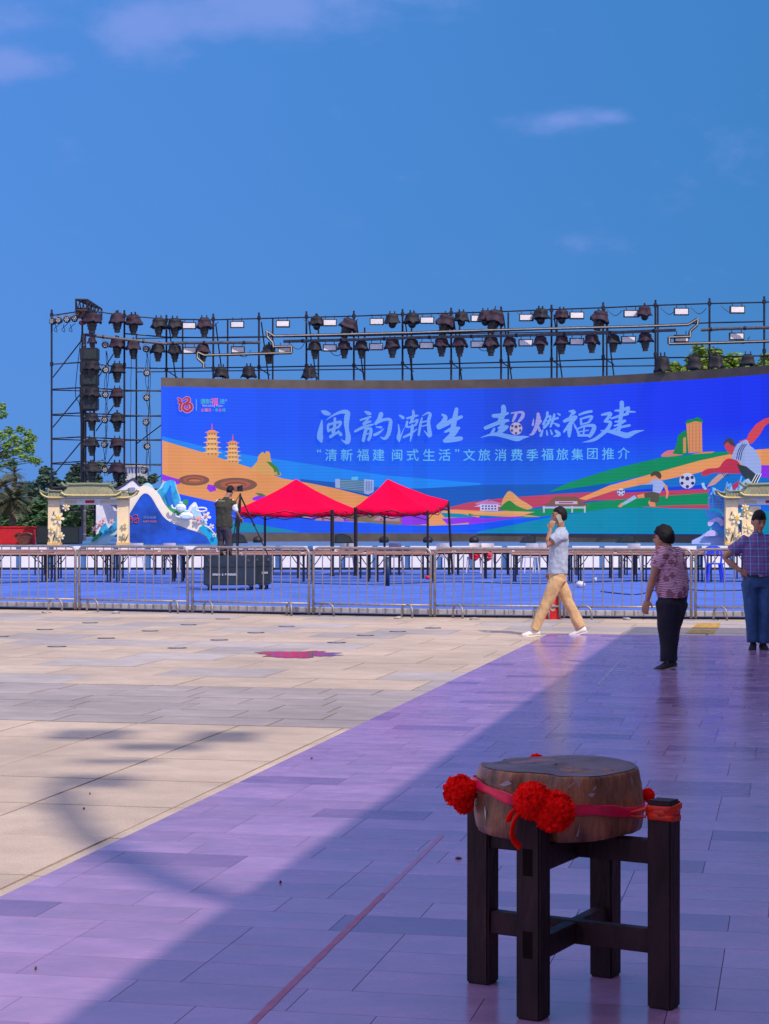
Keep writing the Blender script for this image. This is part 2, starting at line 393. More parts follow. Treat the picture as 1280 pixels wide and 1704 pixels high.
# round covers set in the plaza
m_iron = mat('cast iron cover', (.035, .035, .04), .6, .3, .3, 20)
spots = [(150, 1036.5), (75, 1047.5), (0, 1059), (250, 1050), (177, 1062), (95, 1076), (371, 1030), (314, 1039.5), (477, 1042.5), (426, 1053), (365, 1065), (295, 1078.5), (608, 1057.5), (560, 1069.5), (662, 1051), (721, 1045)]
bm = bmesh.new(); tube(bm, [(0, 0, -.01), (0, 0, .004)], [.125, .12], 20); cov = bpy.data.meshes.new('cover_ring'); bm.to_mesh(cov); bm.free(); cov.materials.append(m_iron)
bm = bmesh.new(); tube(bm, [(0, 0, .004), (0, 0, .007)], [.08, .075], 16); cen = bpy.data.meshes.new('cover_lid'); bm.to_mesh(cen); bm.free(); cen.materials.append(m_steel)
rows = {}
for (px, py) in spots:
    g = G(px, py)
    t = thing('ground_light', 'dark round cover in the paving, %s' % {150: 'behind the left hoop foot', 75: 'left of two by the far left barrier', 0: 'cut by the left edge', 250: 'behind the left-centre row', 177: 'between joints in the left rows', 95: 'nearest in the left-hand row', 371: 'below the black road case', 314: 'second from the black road case', 477: 'behind the small blue puddle', 426: 'right above the small blue puddle', 365: 'touching the edge of the blue puddle', 295: 'nearest one left of the blue puddle', 608: 'up and right of the red puddle', 560: 'at the right end of the red puddle', 662: 'second closest to the walking man', 721: 'closest to the walking man'}[px], 'ground cover', g, group='round covers in the plaza paving')
    for me, nm in ((cov, 'cover_ring'), (cen, 'cover_lid')):
        o = bpy.data.objects.new(nm, me); COL.objects.link(o); o.parent = t

# puddles mirror the red canopy and the screen
m_water = mat('still rain water', (.06, .055, .055), .10, 0, .1, 5, spec=1.0)
m_water.node_tree.nodes['Principled BSDF'].inputs['IOR'].default_value = 1.6
def puddle(cx, cy, rx, ry, label, seed):
    bm = bmesh.new(); vs = []
    for i in range(60):
        an = 2*math.pi*i/60; k = 1 + .55*noise.noise(Vector((math.cos(an)*2.2, math.sin(an)*2.2, seed))) + .2*noise.noise(Vector((math.cos(an)*7, math.sin(an)*7, seed)))
        g = G(cx + rx*k*math.cos(an), cy + ry*k*math.sin(an)); vs.append(bm.verts.new((g.x, g.y, .0035)))
    bm.faces.new(vs); tag(link('puddle', bm, m_water), label, 'puddle')
puddle(492, 1089, 72, 5.5, 'thin puddle on the plaza mirroring the red canopies', 3.3)
# yellow paint
bm = bmesh.new()
for pts in (((1160, 1037), (1199, 1037), (1196, 1046), (1151, 1046)), ((1149, 1048), (1193, 1048), (1187, 1055), (1141, 1054))):
    vs = [bm.verts.new(G(*p) + Vector((0, 0, .004))) for p in pts]; bm.faces.new(vs)
tag(link('yellow_paving_mark', bm, mat('worn yellow paint', (.62, .36, .04), .6, 0, .25, 9)), 'pair of worn yellow paving marks beside the woman in black trousers', 'floor marking')
# litter on the plaza
m_leaf = mat('dry leaf brown', (.10, .05, .03), .8)
for i, (px, py, lab) in enumerate([(763, 1434, 'tiny black curled scrap on the tiles left of the stool'), (467, 1474, 'small pale pebble on the shaded lilac tiles'), (60, 1619, 'small dark pebble on the lilac tiles at lower left'), (519, 1266, 'dark seed on the sunlit lilac tiles'), (140, 1347, 'dry leaf bit on the sunlit slabs at left'), (150, 1322, 'dry leaf bit below the blurred shadow on the slabs')]):
    g = G(px, py); bm = bmesh.new(); rr = .007 if i != 0 else .016
    ellipsoid(bm, (0, 0, .018 if py > 1400 or i == 3 else .006), (rr, rr*.6, .006), Matrix.Rotation(i, 3, 'Z'), 8, 6, lambda d, p: p*(1+.4*noise.noise(d*3)))
    o = link('litter_scrap', bm, m_leaf); o.location = g; tag(o, lab, 'litter')

# kerb and raised blue carpet ------------------------------------------------
bnd = [(-300, 1009), (-75, 1013.5), (129, 1017), (316.5, 1021), (518, 1025), (720, 1028.5), (935, 1030.5), (1154, 1032), (1370, 1033.5), (1600, 1035)]
bpt = [G(*b) for b in bnd]
m_kerb = mat('pale kerb block', (.40, .39, .41), .7, 0, .15, 6, obj_rand=.12)
kerb = tag(bpy.data.objects.new('kerb', None), kind='structure'); COL.objects.link(kerb)
kme = None
for i in range(len(bpt)-1):
    p, q = bpt[i], bpt[i+1]; d = q-p; n = max(1, round(d.length/.38)); ang = math.atan2(d.y, d.x)
    for k in range(n):
        c = p.lerp(q, (k+.5)/n) + Vector((0, .34, .085))
        if kme is None:
            b_ = bmesh.new(); box(b_, (0, 0, 0), (.376, .12, .085)); bmesh.ops.bevel(b_, geom=b_.edges[:], offset=.008, segments=1, affect='EDGES'); kme = bpy.data.meshes.new('kerb_block'); b_.to_mesh(kme); b_.free(); kme.materials.append(m_kerb)
        o = bpy.data.objects.new('kerb_block', kme); COL.objects.link(o); o.parent = kerb; o.location = c; o.rotation_euler = (0, 0, ang); o.scale = (d.length/n/.378, 1, 1)
b_ = bmesh.new()
for i in range(len(bpt)-1):
    p, q = bpt[i], bpt[i+1]
    for dy, z0, z1 in ((.33, -.04, .033),):
        vs = [b_.verts.new(v) for v in (p+Vector((0, dy, z0)), q+Vector((0, dy, z0)), q+Vector((0, dy, z1)), p+Vector((0, dy, z1)))]; b_.faces.new(vs)
link('kerb_shadow_gap', b_, m_black, kerb)  # black face painted in for the shadow gap under the kerb
m_carpet = mat('blue event carpet', (.074, .165, .64), .9, 0, .13, .9, bump=.15, bscale=200)
b_ = bmesh.new(); n = len(bpt)
near = [b_.verts.new(p + Vector((0, .40, .03))) for p in bpt]; far = [b_.verts.new((p.x*1.9, 57.0, .03)) for p in bpt]
for i in range(n-1): b_.faces.new((near[i], near[i+1], far[i+1], far[i]))
tag(link('carpet', b_, m_carpet), kind='structure')
CZ = .03

# ------------------------------------------------------------------ stage
ST = thing('stage', 'long low white-faced stage with a blue deck under the curved screen', 'stage', (0, 57, 0))
SH = .735
m_deck = mat('blue stage deck', (.07, .19, .42), .5, 0, .1, 2)
m_white = mat('white stage skirt', (.90, .88, .88), .6, 0, .05, 2)
wlink('deck', bbox_bm((0, 70.02, SH-.03), (46, 26, .06)), m_deck, ST)
wlink('core', bbox_bm((0, 70.2, SH/2-.03), (45.6, 25.4, SH-.08)), m_black, ST)
b_ = bmesh.new(); box(b_, (0, 0, 0), (.80, .04, SH-.10)); pm = bpy.data.meshes.new('skirt_panel'); b_.to_mesh(pm); b_.free(); pm.materials.append(m_white)
for i in range(-22, 23):
    o = bpy.data.objects.new('skirt_panel', pm); COL.objects.link(o); o.parent = ST; o.location = (i*.96+.2, -.02, SH/2+.05)
wlink('deck_edge', bbox_bm((0, 57.05, SH/2), (46, .05, SH-.01)), m_deck, ST)
wlink('skirt_base', bbox_bm((0, 57.0, .06), (45, .06, .05)), m_black, ST)

# ------------------------------------------------------------------ curved LED screen
def scr(px, py, off=0.):
    dx = (px-640)/3200; Rr = 16.0-off
    A = dx*dx+1; B = 2*dx-104; C = 1+2704-Rr*Rr
    Z = (-B + math.sqrt(B*B-4*A*C))/(2*A)
    return P(px, py, Z)
SCR = thing('led_screen', 'huge curved LED screen showing a blue event picture with white calligraphy', 'LED screen', (-1, 68, SH))
def topy(px):   # brown top edge, traced
    ks = [(268, 628), (360, 630), (520, 632.5), (700, 633), (860, 630.5), (980, 627), (1100, 620), (1180, 615), (1280, 607.5), (1400, 597)]
    for (a, ya), (b, yb) in zip(ks, ks[1:]):
        if px <= b: return ya + (yb-ya)*(px-a)/(b-a)
    return ks[-1][1]
EM = {}
def emat(c, k=1.0):
    key = ('e', c, k)
    if key in EM: return EM[key]
    m = bpy.data.materials.new('screen colour %d %d %d' % c); m.use_nodes = True; t = m.node_tree; b = t.nodes['Principled BSDF']
    l = lin(c); b.inputs['Base Color'].default_value = (.01, .01, .012, 1); b.inputs['Roughness'].default_value = .7
    b.inputs['Specular IOR Level'].default_value = .1
    g = t.nodes.new('ShaderNodeNewGeometry'); s = t.nodes.new('ShaderNodeSeparateXYZ'); t.links.new(g.outputs['Position'], s.inputs[0])
    # LED rows and cabinet-to-cabinet differences
    w = t.nodes.new('ShaderNodeMath'); w.operation = 'MULTIPLY'; w.inputs[1].default_value = 55; t.links.new(s.outputs[2], w.inputs[0])
    ws = t.nodes.new('ShaderNodeMath'); ws.operation = 'SINE'; t.links.new(w.outputs[0], ws.inputs[0])
    fx = t.nodes.new('ShaderNodeMath'); fx.operation = 'SNAP'; fx.inputs[1].default_value = .5; t.links.new(s.outputs[0], fx.inputs[0])
    wn_ = t.nodes.new('ShaderNodeTexWhiteNoise'); wn_.noise_dimensions = '1D'; t.links.new(fx.outputs[0], wn_.inputs['W'])
    mr = t.nodes.new('ShaderNodeMapRange'); mr.inputs[3].default_value = .94; mr.inputs[4].default_value = 1.05; t.links.new(wn_.outputs[0], mr.inputs[0])
    ma = t.nodes.new('ShaderNodeMath'); ma.operation = 'MULTIPLY_ADD'; ma.inputs[1].default_value = .045; t.links.new(ws.outputs[0], ma.inputs[0]); t.links.new(mr.outputs[0], ma.inputs[2])
    st = t.nodes.new('ShaderNodeMath'); st.operation = 'MULTIPLY'; st.inputs[1].default_value = .68*k; t.links.new(ma.outputs[0], st.inputs[0])
    b.inputs['Emission Color'].default_value = (*l, 1); t.links.new(st.outputs[0], b.inputs['Emission Strength'])
    EM[key] = m; return m
class Art:
    def __init__(s): s.bm = bmesh.new(); s.mats = []; s.lay = 1
    def poly(s, pts, c, lay=None):
        m = emat(c)
        if m not in s.mats: s.mats.append(m)
        mi = s.mats.index(m)
        if lay is None: s.lay += .6; off = .004*s.lay
        else: off = .004*lay
        t = bmesh.new(); tv = [t.verts.new((x, y, 0)) for x, y in pts]
        for tri in tessellate_polygon([[Vector((x, y, 0)) for x, y in pts]]):
            try: t.faces.new([tv[i] for i in tri])
            except ValueError: pass
        xs = [p[0] for p in pts]; x = math.ceil(min(xs)/24)*24
        while x < max(xs):
            bmesh.ops.bisect_plane(t, geom=t.verts[:]+t.edges[:]+t.faces[:], plane_co=(x, 0, 0), plane_no=(1, 0, 0)); x += 24
        mp = {}
        for v in t.verts: mp[v] = s.bm.verts.new(scr(v.co.x, v.co.y, off))
        for f in t.faces:
            try: nf = s.bm.faces.new([mp[v] for v in f.verts]); nf.material_index = mi
            except ValueError: pass
        t.free()
    def stroke(s, pts, c, x0=0, y0=0, sc=1., lay=None, sm=True):
        if sm and len(pts) > 2: pts = smoothpts(pts, 4)
        Lp, Rp = [], []
        for i, (x, y, w) in enumerate(pts):
            a = pts[max(i-1, 0)]; b = pts[min(i+1, len(pts)-1)]; dx, dy = b[0]-a[0], b[1]-a[1]; l = math.hypot(dx, dy) or 1
            nx, ny = -dy/l*w/2, dx/l*w/2; Lp.append((x+nx, y+ny)); Rp.append((x-nx, y-ny))
        off = s.lay
        for i in range(len(pts)-1):
            s.quads.append(([(x0+q[0]/sc, y0+q[1]/sc) for q in (Lp[i], Lp[i+1], Rp[i+1], Rp[i])], c)) if False else None
        pg = Lp + Rp[::-1]
        m = emat(c)
        if m not in s.mats: s.mats.append(m)
        mi = s.mats.index(m)
        if lay is None: s.lay += .25
        o = .004*(s.lay if lay is None else lay)
        for i in range(len(pts)-1):
            q = [s.bm.verts.new(scr(x0+p[0]/sc, y0+p[1]/sc, o)) for p in (Lp[i], Lp[i+1], Rp[i+1], Rp[i])]
            try: f = s.bm.faces.new(q); f.material_index = mi
            except ValueError: pass
        for e in (0, -1):   # rounded brush ends
            x, y, w = pts[e]; q = [s.bm.verts.new(scr(x0+(x+w/2*math.cos(k*math.pi/4))/sc, y0+(y+w/2*math.sin(k*math.pi/4))/sc, o+.0004)) for k in range(8)]
            f = s.bm.faces.new(q); f.material_index = mi
    def text(s, txt, cx, cy, size, c, lay=None, fit=False, align=0, bold=0.):
        cu = bpy.data.curves.new('t', 'FONT'); cu.body = txt; cu.size = 1; cu.resolution_u = 3; cu.offset = bold
        o = bpy.data.objects.new('t', cu); COL.objects.link(o); dg = bpy.context.evaluated_depsgraph_get(); dg.update()
        me = bpy.data.meshes.new_from_object(o.evaluated_get(dg)); bpy.data.objects.remove(o)
        if not len(me.vertices): return
        xs = [v.co.x for v in me.vertices]; ys = [v.co.y for v in me.vertices]
        mx, my = (min(xs)+max(xs))/2, (min(ys)+max(ys))/2; sx = sy = size
        if fit: sx = sy = size/max(max(xs)-min(xs), max(ys)-min(ys))
        m = emat(c)
        if m not in s.mats: s.mats.append(m)
        mi = s.mats.index(m); off = .004*(s.lay+1 if lay is None else lay)
        vs = [s.bm.verts.new(scr(cx+(v.co.x-mx)*sx, cy-(v.co.y-my)*sy, off)) for v in me.vertices]
        for p in me.polygons:
            try: f = s.bm.faces.new([vs[i] for i in p.vertices]); f.material_index = mi
            except ValueError: pass
        bpy.data.meshes.remove(me)
    def done(s, name, label=None):
        off = Vector(SCR.location)
        for v in s.bm.verts: v.co -= off
        me = bpy.data.meshes.new(name); s.bm.to_mesh(me); s.bm.free()
        for m in s.mats: me.materials.append(m)
        o = bpy.data.objects.new(name, me); COL.objects.link(o); o.parent = SCR
        if label: o['label'] = label
        return o
# housing with real depth
m_rim = mat('unlit brown led cabinet', (.105, .085, .07), .6, 0, .15, 1.5)
b_ = bmesh.new(); xs = [268+i*(1400-268)/50 for i in range(51)]
rows_ = []
for x in xs:
    t0 = scr(x, topy(x), 0); b0 = scr(x, 905, 0); b0.z = SH; nrm = Vector((-1-t0.x, 52-t0.y, 0)).normalized()*0 + Vector((0, .35, 0))
    rows_.append([t0, b0, b0+nrm, t0+nrm])
loft(b_, rows_); wlink('housing', b_, m_rim, SCR)
# display
xs = [268.6+i*(1400-268.6)/110 for i in range(111)]
b_ = bmesh.new(); prev = None
BOT = lambda x: 886 + (x-270)*.0035
for x in xs:
    cur = (b_.verts.new(scr(x, topy(x)+15+(x-268)*.001*0, .004)), b_.verts.new(scr(x, BOT(x), .004)))
    if prev: b_.faces.new((prev[0], prev[1], cur[1], cur[0]))
    prev = cur
m_disp = emat((22, 84, 252), 1.0).copy(); m_disp.name = 'blue display'
t = m_disp.node_tree; b = t.nodes['Principled BSDF']; g = t.nodes.new('ShaderNodeNewGeometry'); s_ = t.nodes.new('ShaderNodeSeparateXYZ'); t.links.new(g.outputs['Position'], s_.inputs[0])
mr = t.nodes.new('ShaderNodeMapRange'); mr.inputs[1].default_value = -8; mr.inputs[2].default_value = 12; t.links.new(s_.outputs[0], mr.inputs[0])
rp = t.nodes.new('ShaderNodeValToRGB'); e = rp.color_ramp.elements
e[0].position = 0; e[0].color = (*lin((22, 88, 255)), 1); e[1].position = 1; e[1].color = (*lin((26, 52, 240)), 1)
for pos, c in ((.5, (24, 80, 246)), (.60, (24, 72, 228)), (.65, (30, 66, 210)), (.71, (26, 72, 238)), (.85, (26, 58, 245))):
    q = e.new(pos); q.color = (*lin(c), 1)
t.links.new(mr.outputs[0], rp.inputs[0])
mrz = t.nodes.new('ShaderNodeMapRange'); mrz.inputs[1].default_value = 4.6; mrz.inputs[2].default_value = 2.6; mrz.inputs[4].default_value = .75; t.links.new(s_.outputs[2], mrz.inputs[0])
mxz = t.nodes.new('ShaderNodeMix'); mxz.data_type = 'RGBA'; t.links.new(mrz.outputs[0], mxz.inputs[0]); t.links.new(rp.outputs[0], mxz.inputs[6]); mxz.inputs[7].default_value = (*lin((20, 112, 238)), 1)
t.links.new(mxz.outputs[2], b.inputs['Emission Color'])
wlink('display', b_, m_disp, SCR)

A = Art()
CY, DB, OR, BL, TE, PU, RD, GR = (24, 132, 246), (16, 88, 190), (226, 150, 98), (22, 86, 250), (8, 136, 178), (140, 52, 232), (184, 66, 100), (8, 138, 96)
A.poly([(270, 726), (335, 742), (400, 755), (460, 764), (560, 779), (640, 791), (800, 804), (800, 812), (640, 822), (560, 815), (470, 800), (400, 780), (330, 756), (270, 736)], CY)
A.poly([(500, 797), (560, 803), (640, 812), (700, 813), (800, 807), (1000, 805), (1080, 812), (1080, 840), (700, 850), (560, 835), (500, 812)], DB)
A.poly([(270, 733), (335, 752), (372, 764), (420, 779), (470, 796), (520, 805), (560, 813), (610, 826), (660, 842), (720, 858), (740, 862), (740, 876), (640, 870), (500, 866), (420, 848), (361, 836), (330, 829), (299, 822), (270, 815)], OR)
A.poly([(270, 815), (299, 822), (330, 829), (361, 836), (420, 848), (470, 856), (560, 868), (640, 874), (760, 874), (900, 862), (930, 856), (1020, 846), (1060, 842), (1060, 886), (270, 886)], BL)
A.poly([(385, 866), (420, 871), (470, 880), (500, 885.5), (385, 885.5)], TE)
A.poly([(270, 789), (285, 794), (300, 798), (300, 805), (290, 806), (270, 799)], PU)
A.poly([(346, 806), (358, 808), (360, 816), (350, 819), (344, 813)], PU)
A.poly([(421, 828), (432, 824), (447, 826), (444, 832), (430, 834), (420, 832)], PU)
A.poly([(424, 820), (436, 821), (444, 826), (432, 825)], (70, 120, 60))
A.poly([(488, 855), (560, 858), (600, 868), (560, 868), (520, 862)], PU)
A.poly([(560, 855), (700, 857), (700, 875), (640, 872), (580, 866)], (128, 108, 96))
for x0, x1 in ((523, 572), (620, 665)):
    A.poly([(x0, 866), (x0+14, 857), (x1, 859), (x1, 868)], (170, 130, 165)); A.poly([(x0+12, 866), (x0+13, 863), (x0+16, 863), (x0+17, 866.5)], (170, 70, 70))
A.poly([(668, 858), (715, 857), (716, 872), (668, 874)], PU)
A.poly([(714, 856), (745, 848), (780, 848), (800, 856), (790, 872), (714, 875)], OR)
A.poly([(733, 853), (770, 855), (800, 862), (740, 861)], TE); A.poly([(735, 863), (790, 860), (820, 866), (745, 873)], PU)
# red and green bands, right half
A.poly([(740, 846), (780, 836), (836, 829), (930, 822), (1020, 817), (1132, 813), (1182, 814), (1178, 822), (1020, 832), (986, 833), (860, 848), (780, 850)], RD)
A.poly([(780, 852), (836, 851), (930, 844), (986, 835), (1080, 827), (1178, 820), (1182, 842), (1097, 843), (1020, 847), (960, 853), (874, 862), (780, 858)], GR)
A.poly([(760, 848), (800, 850), (850, 853), (900, 860), (850, 860), (790, 857)], OR)
A.poly([(794, 885), (850, 874), (930, 858), (1014, 846), (1100, 844), (1182, 847), (1280, 850), (1400, 856), (1400, 889), (794, 886.5)], TE)
A.poly([(780, 865), (860, 862), (880, 858), (820, 868), (780, 873)], PU)
A.poly([(1067, 843.5), (1121, 841), (1182, 839.5), (1182, 847), (1121, 845.5)], RD)
A.poly([(1042, 812), (1061, 808), (1166, 786), (1200, 780), (1290, 790), (1400, 790), (1400, 815), (1182, 814), (1132, 813), (1020, 817)], (20, 110, 205))
A.poly([(913, 819), (944, 804), (981, 792), (1020, 780), (1101, 761), (1203, 751), (1230, 752), (1213, 757), (1162, 767), (1080, 790), (1014, 804), (944, 814)], GR)
A.poly([(963, 830), (1014, 808), (1080, 790), (1162, 767), (1213, 756), (1260, 748), (1290, 746), (1400, 744), (1400, 774), (1266, 774), (1166, 786), (1061, 808), (1020, 817), (975, 832)], OR)
A.poly([(1160, 786), (1266, 774), (1400, 774), (1400, 795), (1300, 800), (1250, 790), (1200, 786)], PU)
A.poly([(1040, 816), (1100, 812), (1182, 806), (1182, 813), (1100, 817), (1040, 820)], (24, 64, 225))
# round earth houses
for cx, cy, rx, ry in ((323, 799, 25.5, 9), (392, 806.5, 36, 11.5)):
    for i in range(12):
        x = cx-rx*.7+i*rx*.13; A.poly([(x, cy+ry*.7), (x+1.2, cy+ry*.7), (x+1.2, cy+ry+3), (x, cy+ry+3)], (206, 150, 96), 20+i*.1)
    A.lay += 3
    A.poly(circ(cx, cy, rx, ry, 36), (124, 84, 78)); A.poly(circ(cx, cy-.6, rx*.7, ry*.62, 30), (168, 92, 74)); A.poly(circ(cx, cy, rx*.48, ry*.36, 24), (122, 66, 62)); A.poly(circ(cx+1, cy+.6, rx*.40, ry*.22, 20), (190, 118, 84))
# pagodas
def pagoda(cx, top, base, w, n=5):
    h = (base-top)/n
    A.poly([(cx-.5, top-11), (cx+.5, top-11), (cx+1.4, top), (cx-1.4, top)], (214, 84, 120))
    for i in range(n):
        y = top+i*h; ww = w*(.72+.28*i/(n-1))
        A.poly([(cx-ww*.34, y+2), (cx+ww*.34, y+2), (cx+ww*.36, y+h+.5), (cx-ww*.36, y+h+.5)], (222, 160, 100))
        for k in (-1, 0, 1): A.poly([(cx+k*ww*.2-1.1, y+h*.55), (cx+k*ww*.2+1.1, y+h*.55), (cx+k*ww*.2+1.1, y+h*.85), (cx+k*ww*.2-1.1, y+h*.85)], (150, 96, 84))
        A.poly([(cx-ww*.56, y+h*.42), (cx-ww*.3, y+h*.2), (cx-ww*.2, y-.2), (cx+ww*.2, y-.2), (cx+ww*.3, y+h*.2), (cx+ww*.56, y+h*.42), (cx+ww*.38, y+h*.5), (cx-ww*.38, y+h*.5)], (236, 186, 128) if i else (230, 150, 100))
        A.poly([(cx-ww*.5, y+h*.5), (cx+ww*.5, y+h*.5), (cx+ww*.4, y+h*.58), (cx-ww*.4, y+h*.58)], (176, 116, 84))
    A.poly([(cx-w*.3, base), (cx+w*.3, base), (cx+w*.3, base+6), (cx-w*.3, base+6)], (220, 152, 96))
pagoda(353, 716, 758, 31); pagoda(387.5, 734, 770, 28)
# rock, hotel, temple, hill, gate
A.poly(smoothpts([(418, 782), (428, 768), (430, 759), (437, 752), (441, 755), (443, 751), (449, 753), (451, 766), (458, 778), (468, 791), (440, 789)], 3, True), (214, 160, 100))
A.poly([(443, 768), (452, 769), (462, 778), (467, 790), (458, 792), (455, 780)], (60, 130, 60)); A.poly([(455, 786), (461, 785), (462, 791), (456, 790)], (204, 150, 90))
A.poly([(559, 797), (585, 798), (606, 799), (606, 822), (585, 817), (559, 812)], (70, 110, 160))
for i in range(6): A.poly([(566, 799+i*2.6), (606, 800.5+i*3.0), (606, 801.5+i*3.0), (566, 800+i*2.6)], (120, 160, 190))
A.poly([(558, 797), (566, 797), (566, 813), (558, 811)], (150, 170, 225)); A.poly([(606, 797), (622, 799), (622, 818), (613, 823), (606, 821)], (150, 170, 225))
for i in range(4): A.poly([(609+i*3, 801), (610.4+i*3, 801), (610.4+i*3, 817), (609+i*3, 817)], (84, 110, 180))
A.poly([(585, 794), (596, 793), (596, 799), (585, 799)], (90, 180, 235))
A.poly([(790, 838), (812, 831), (836, 838), (832, 840), (794, 840)], (186, 120, 190)); A.poly([(799, 839), (829, 839), (829, 850), (799, 850)], (196, 190, 235))
for yy in (841, 845.5):
    for i in range(5): A.poly([(802+i*5.2, yy), (805+i*5.2, yy), (805+i*5.2, yy+2.4), (802+i*5.2, yy+2.4)], (54, 50, 150))
A.poly([(789, 843), (800, 840), (800, 843)], (200, 190, 235)); A.poly([(828, 840), (838, 843), (828, 843)], (200, 190, 235))
A.poly([(811, 834), (814, 830), (817, 834)], (190, 80, 120))
A.poly(smoothpts([(835, 836), (842, 822), (848, 817), (856, 822), (866, 831), (878, 838), (886, 846), (860, 849), (838, 849)], 3, True), (216, 156, 108))
A.poly(smoothpts([(833, 849), (838, 839), (848, 833), (858, 840), (868, 845), (876, 849)], 3, True), (44, 132, 58))
A.poly([(780, 853), (840, 850), (890, 852), (870, 857), (800, 856)], (222, 160, 110))
A.poly([(900, 840), (914, 836), (918, 830), (926, 826), (958, 826), (966, 831), (970, 836), (982, 840), (966, 842), (916, 842)], (120, 86, 78)); A.poly([(924, 834), (961, 834), (961, 839), (924, 839)], (190, 170, 210))
A.poly([(930, 835.5), (954, 835.5), (954, 837.5), (930, 837.5)], (140, 70, 90))
for x in (904, 926, 951, 972): A.poly([(x, 842), (x+2.6, 842), (x+2.6, 853), (x, 853)], (186, 178, 220))
A.poly([(903, 843), (975, 843), (975, 846), (903, 846)], (190, 180, 222))
# tower rock at right
A.poly(smoothpts([(1101, 760), (1108, 751), (1118, 749), (1128, 748), (1134, 752), (1136, 757)], 3, True), (206, 120, 124))
A.poly(smoothpts([(1121, 752), (1126, 738), (1128, 726), (1134, 720), (1141, 716), (1146, 724), (1146, 754), (1121, 755)], 3, True), (20, 128, 76))
A.poly([(1137, 729), (1141.5, 727), (1142, 753), (1137, 754)], (204, 140, 100))
A.poly([(1142, 704), (1150, 700), (1168, 701), (1169, 752), (1146, 754)], (208, 140, 98))
for i in range(4): A.poly([(1147+i*5.5, 703), (1147.8+i*5.5, 703), (1148+i*5.5, 752), (1147+i*5.5, 752)], (178, 108, 84))
A.poly(smoothpts([(1141, 705), (1144, 699), (1155, 697), (1160, 694), (1167, 697), (1170, 703), (1158, 701), (1150, 703)], 3, True), (20, 130, 70))
A.poly([(1169, 752), (1190, 751), (1184, 754), (1150, 756)], (200, 130, 90))
# small player
SK, SK2, WH = (226, 140, 106), (194, 66, 92), (156, 172, 232)
A.poly(smoothpts([(1084, 793), (1083, 789), (1089, 784), (1097, 785), (1101, 791), (1099, 797), (1095, 795), (1090, 791)], 3, True), (78, 66, 60), 90); A.poly([(1089, 790), (1097, 792), (1098, 797), (1092, 799), (1089, 795)], SK, 88)
A.poly([(1087, 797), (1094, 797), (1103, 801), (1109, 808), (1104, 811), (1098, 822), (1086, 820), (1087, 806), (1058, 807), (1059, 805), (1085, 800)], WH, 91)
A.poly([(1058, 804), (1082, 800), (1083, 804), (1060, 808)], SK, 92)
A.poly([(1104, 806), (1110, 808), (1113, 820), (1111, 829), (1108, 829), (1109, 820)], SK, 92)
A.poly([(1072, 821), (1086, 818), (1098, 821), (1096, 837), (1082, 835), (1083, 828), (1073, 829)], (84, 82, 72), 93)
A.poly([(1060, 824), (1072, 821), (1073, 828), (1062, 829)], SK, 92); A.poly([(1034, 838), (1056, 824), (1060, 829), (1042, 839), (1036, 841)], (150, 180, 226), 92)
A.poly([(1028, 843), (1034, 837), (1037, 841), (1034, 844)], SK, 93); A.poly([(1080, 833), (1090, 836), (1091, 843), (1082, 843), (1079, 837)], SK, 92)
# large player
A.poly(smoothpts([(1205, 742), (1204, 737), (1212, 729), (1219, 731), (1224, 742), (1217, 741), (1212, 736), (1208, 737)], 3, True), (62, 66, 84), 95)
A.poly([(1207, 737), (1214, 735), (1219, 741), (1226, 745), (1223, 753), (1217, 757), (1210, 751), (1206, 744)], SK2, 94)
A.poly([(1230, 734), (1243, 730), (1246, 722), (1258, 706), (1272, 697), (1283, 694), (1281, 703), (1273, 709), (1264, 724), (1252, 738), (1240, 740)], (204, 70, 84), 93)
A.poly(smoothpts([(1225, 742), (1232, 736), (1243, 732), (1248, 741), (1258, 750), (1266, 768), (1266, 788), (1256, 796), (1240, 780), (1232, 770), (1218, 764)], 4, True), (150, 168, 226), 96)
for i in range(3): A.stroke([(1226+i*3.2, 764+i*.5, 1.4), (1229+i*3.2, 750, 1.4), (1236+i*3.2, 739, 1.4)], (30, 36, 120), lay=97)
A.poly([(1230, 773), (1242, 776), (1258, 789), (1265, 790), (1258, 806), (1244, 802), (1232, 786), (1226, 772)], (46, 60, 76), 97.5)
for i in range(3): A.stroke([(1251+i*4.4, 803, 1.3), (1259+i*4, 788.5, 1.3)], (226, 226, 246), lay=98.5)
A.poly(smoothpts([(1226, 766), (1212, 763), (1203, 769), (1196, 778), (1178, 780), (1168, 786), (1170, 792), (1176, 791), (1188, 787), (1206, 787), (1222, 788), (1232, 786), (1232, 774)], 3, True), (186, 50, 82), 97)
A.poly([(1196, 789), (1212, 787), (1190, 806), (1176, 811), (1184, 800)], (196, 150, 150), 96)
for i in range(3): A.stroke([(1201+i*3.5, 787, 1.1), (1206+i*3.5, 793, 1.1)], (40, 50, 130), lay=98)
A.poly([(1220, 806), (1230, 800), (1236, 803), (1226, 812), (1218, 815)], (190, 50, 84), 95)
A.poly([(1167, 804), (1172, 803), (1173, 808), (1177, 814), (1173, 815), (1169, 811)], (150, 200, 240), 96)
def ball(cx, cy, r, c=(190, 192, 236), d=(50, 48, 92), lay=99):
    A.poly(circ(cx, cy, r, n=26), c, lay); A.poly(circ(cx, cy-r*.28, r*.30, n=5, a0=-90, a1=270), d, lay+.6)
    for a in (25, 90, 155, 215, 325): A.poly(circ(cx+r*.74*math.cos(R(a)), cy+r*.74*math.sin(R(a)), r*.24, n=5, a0=a, a1=a+360), d, lay+.6)
ball(1144, 800, 13.2); ball(1033.5, 819, 6.3)
A.done('event_picture', 'flat bands of hills, twin pagodas, round houses and two football players')

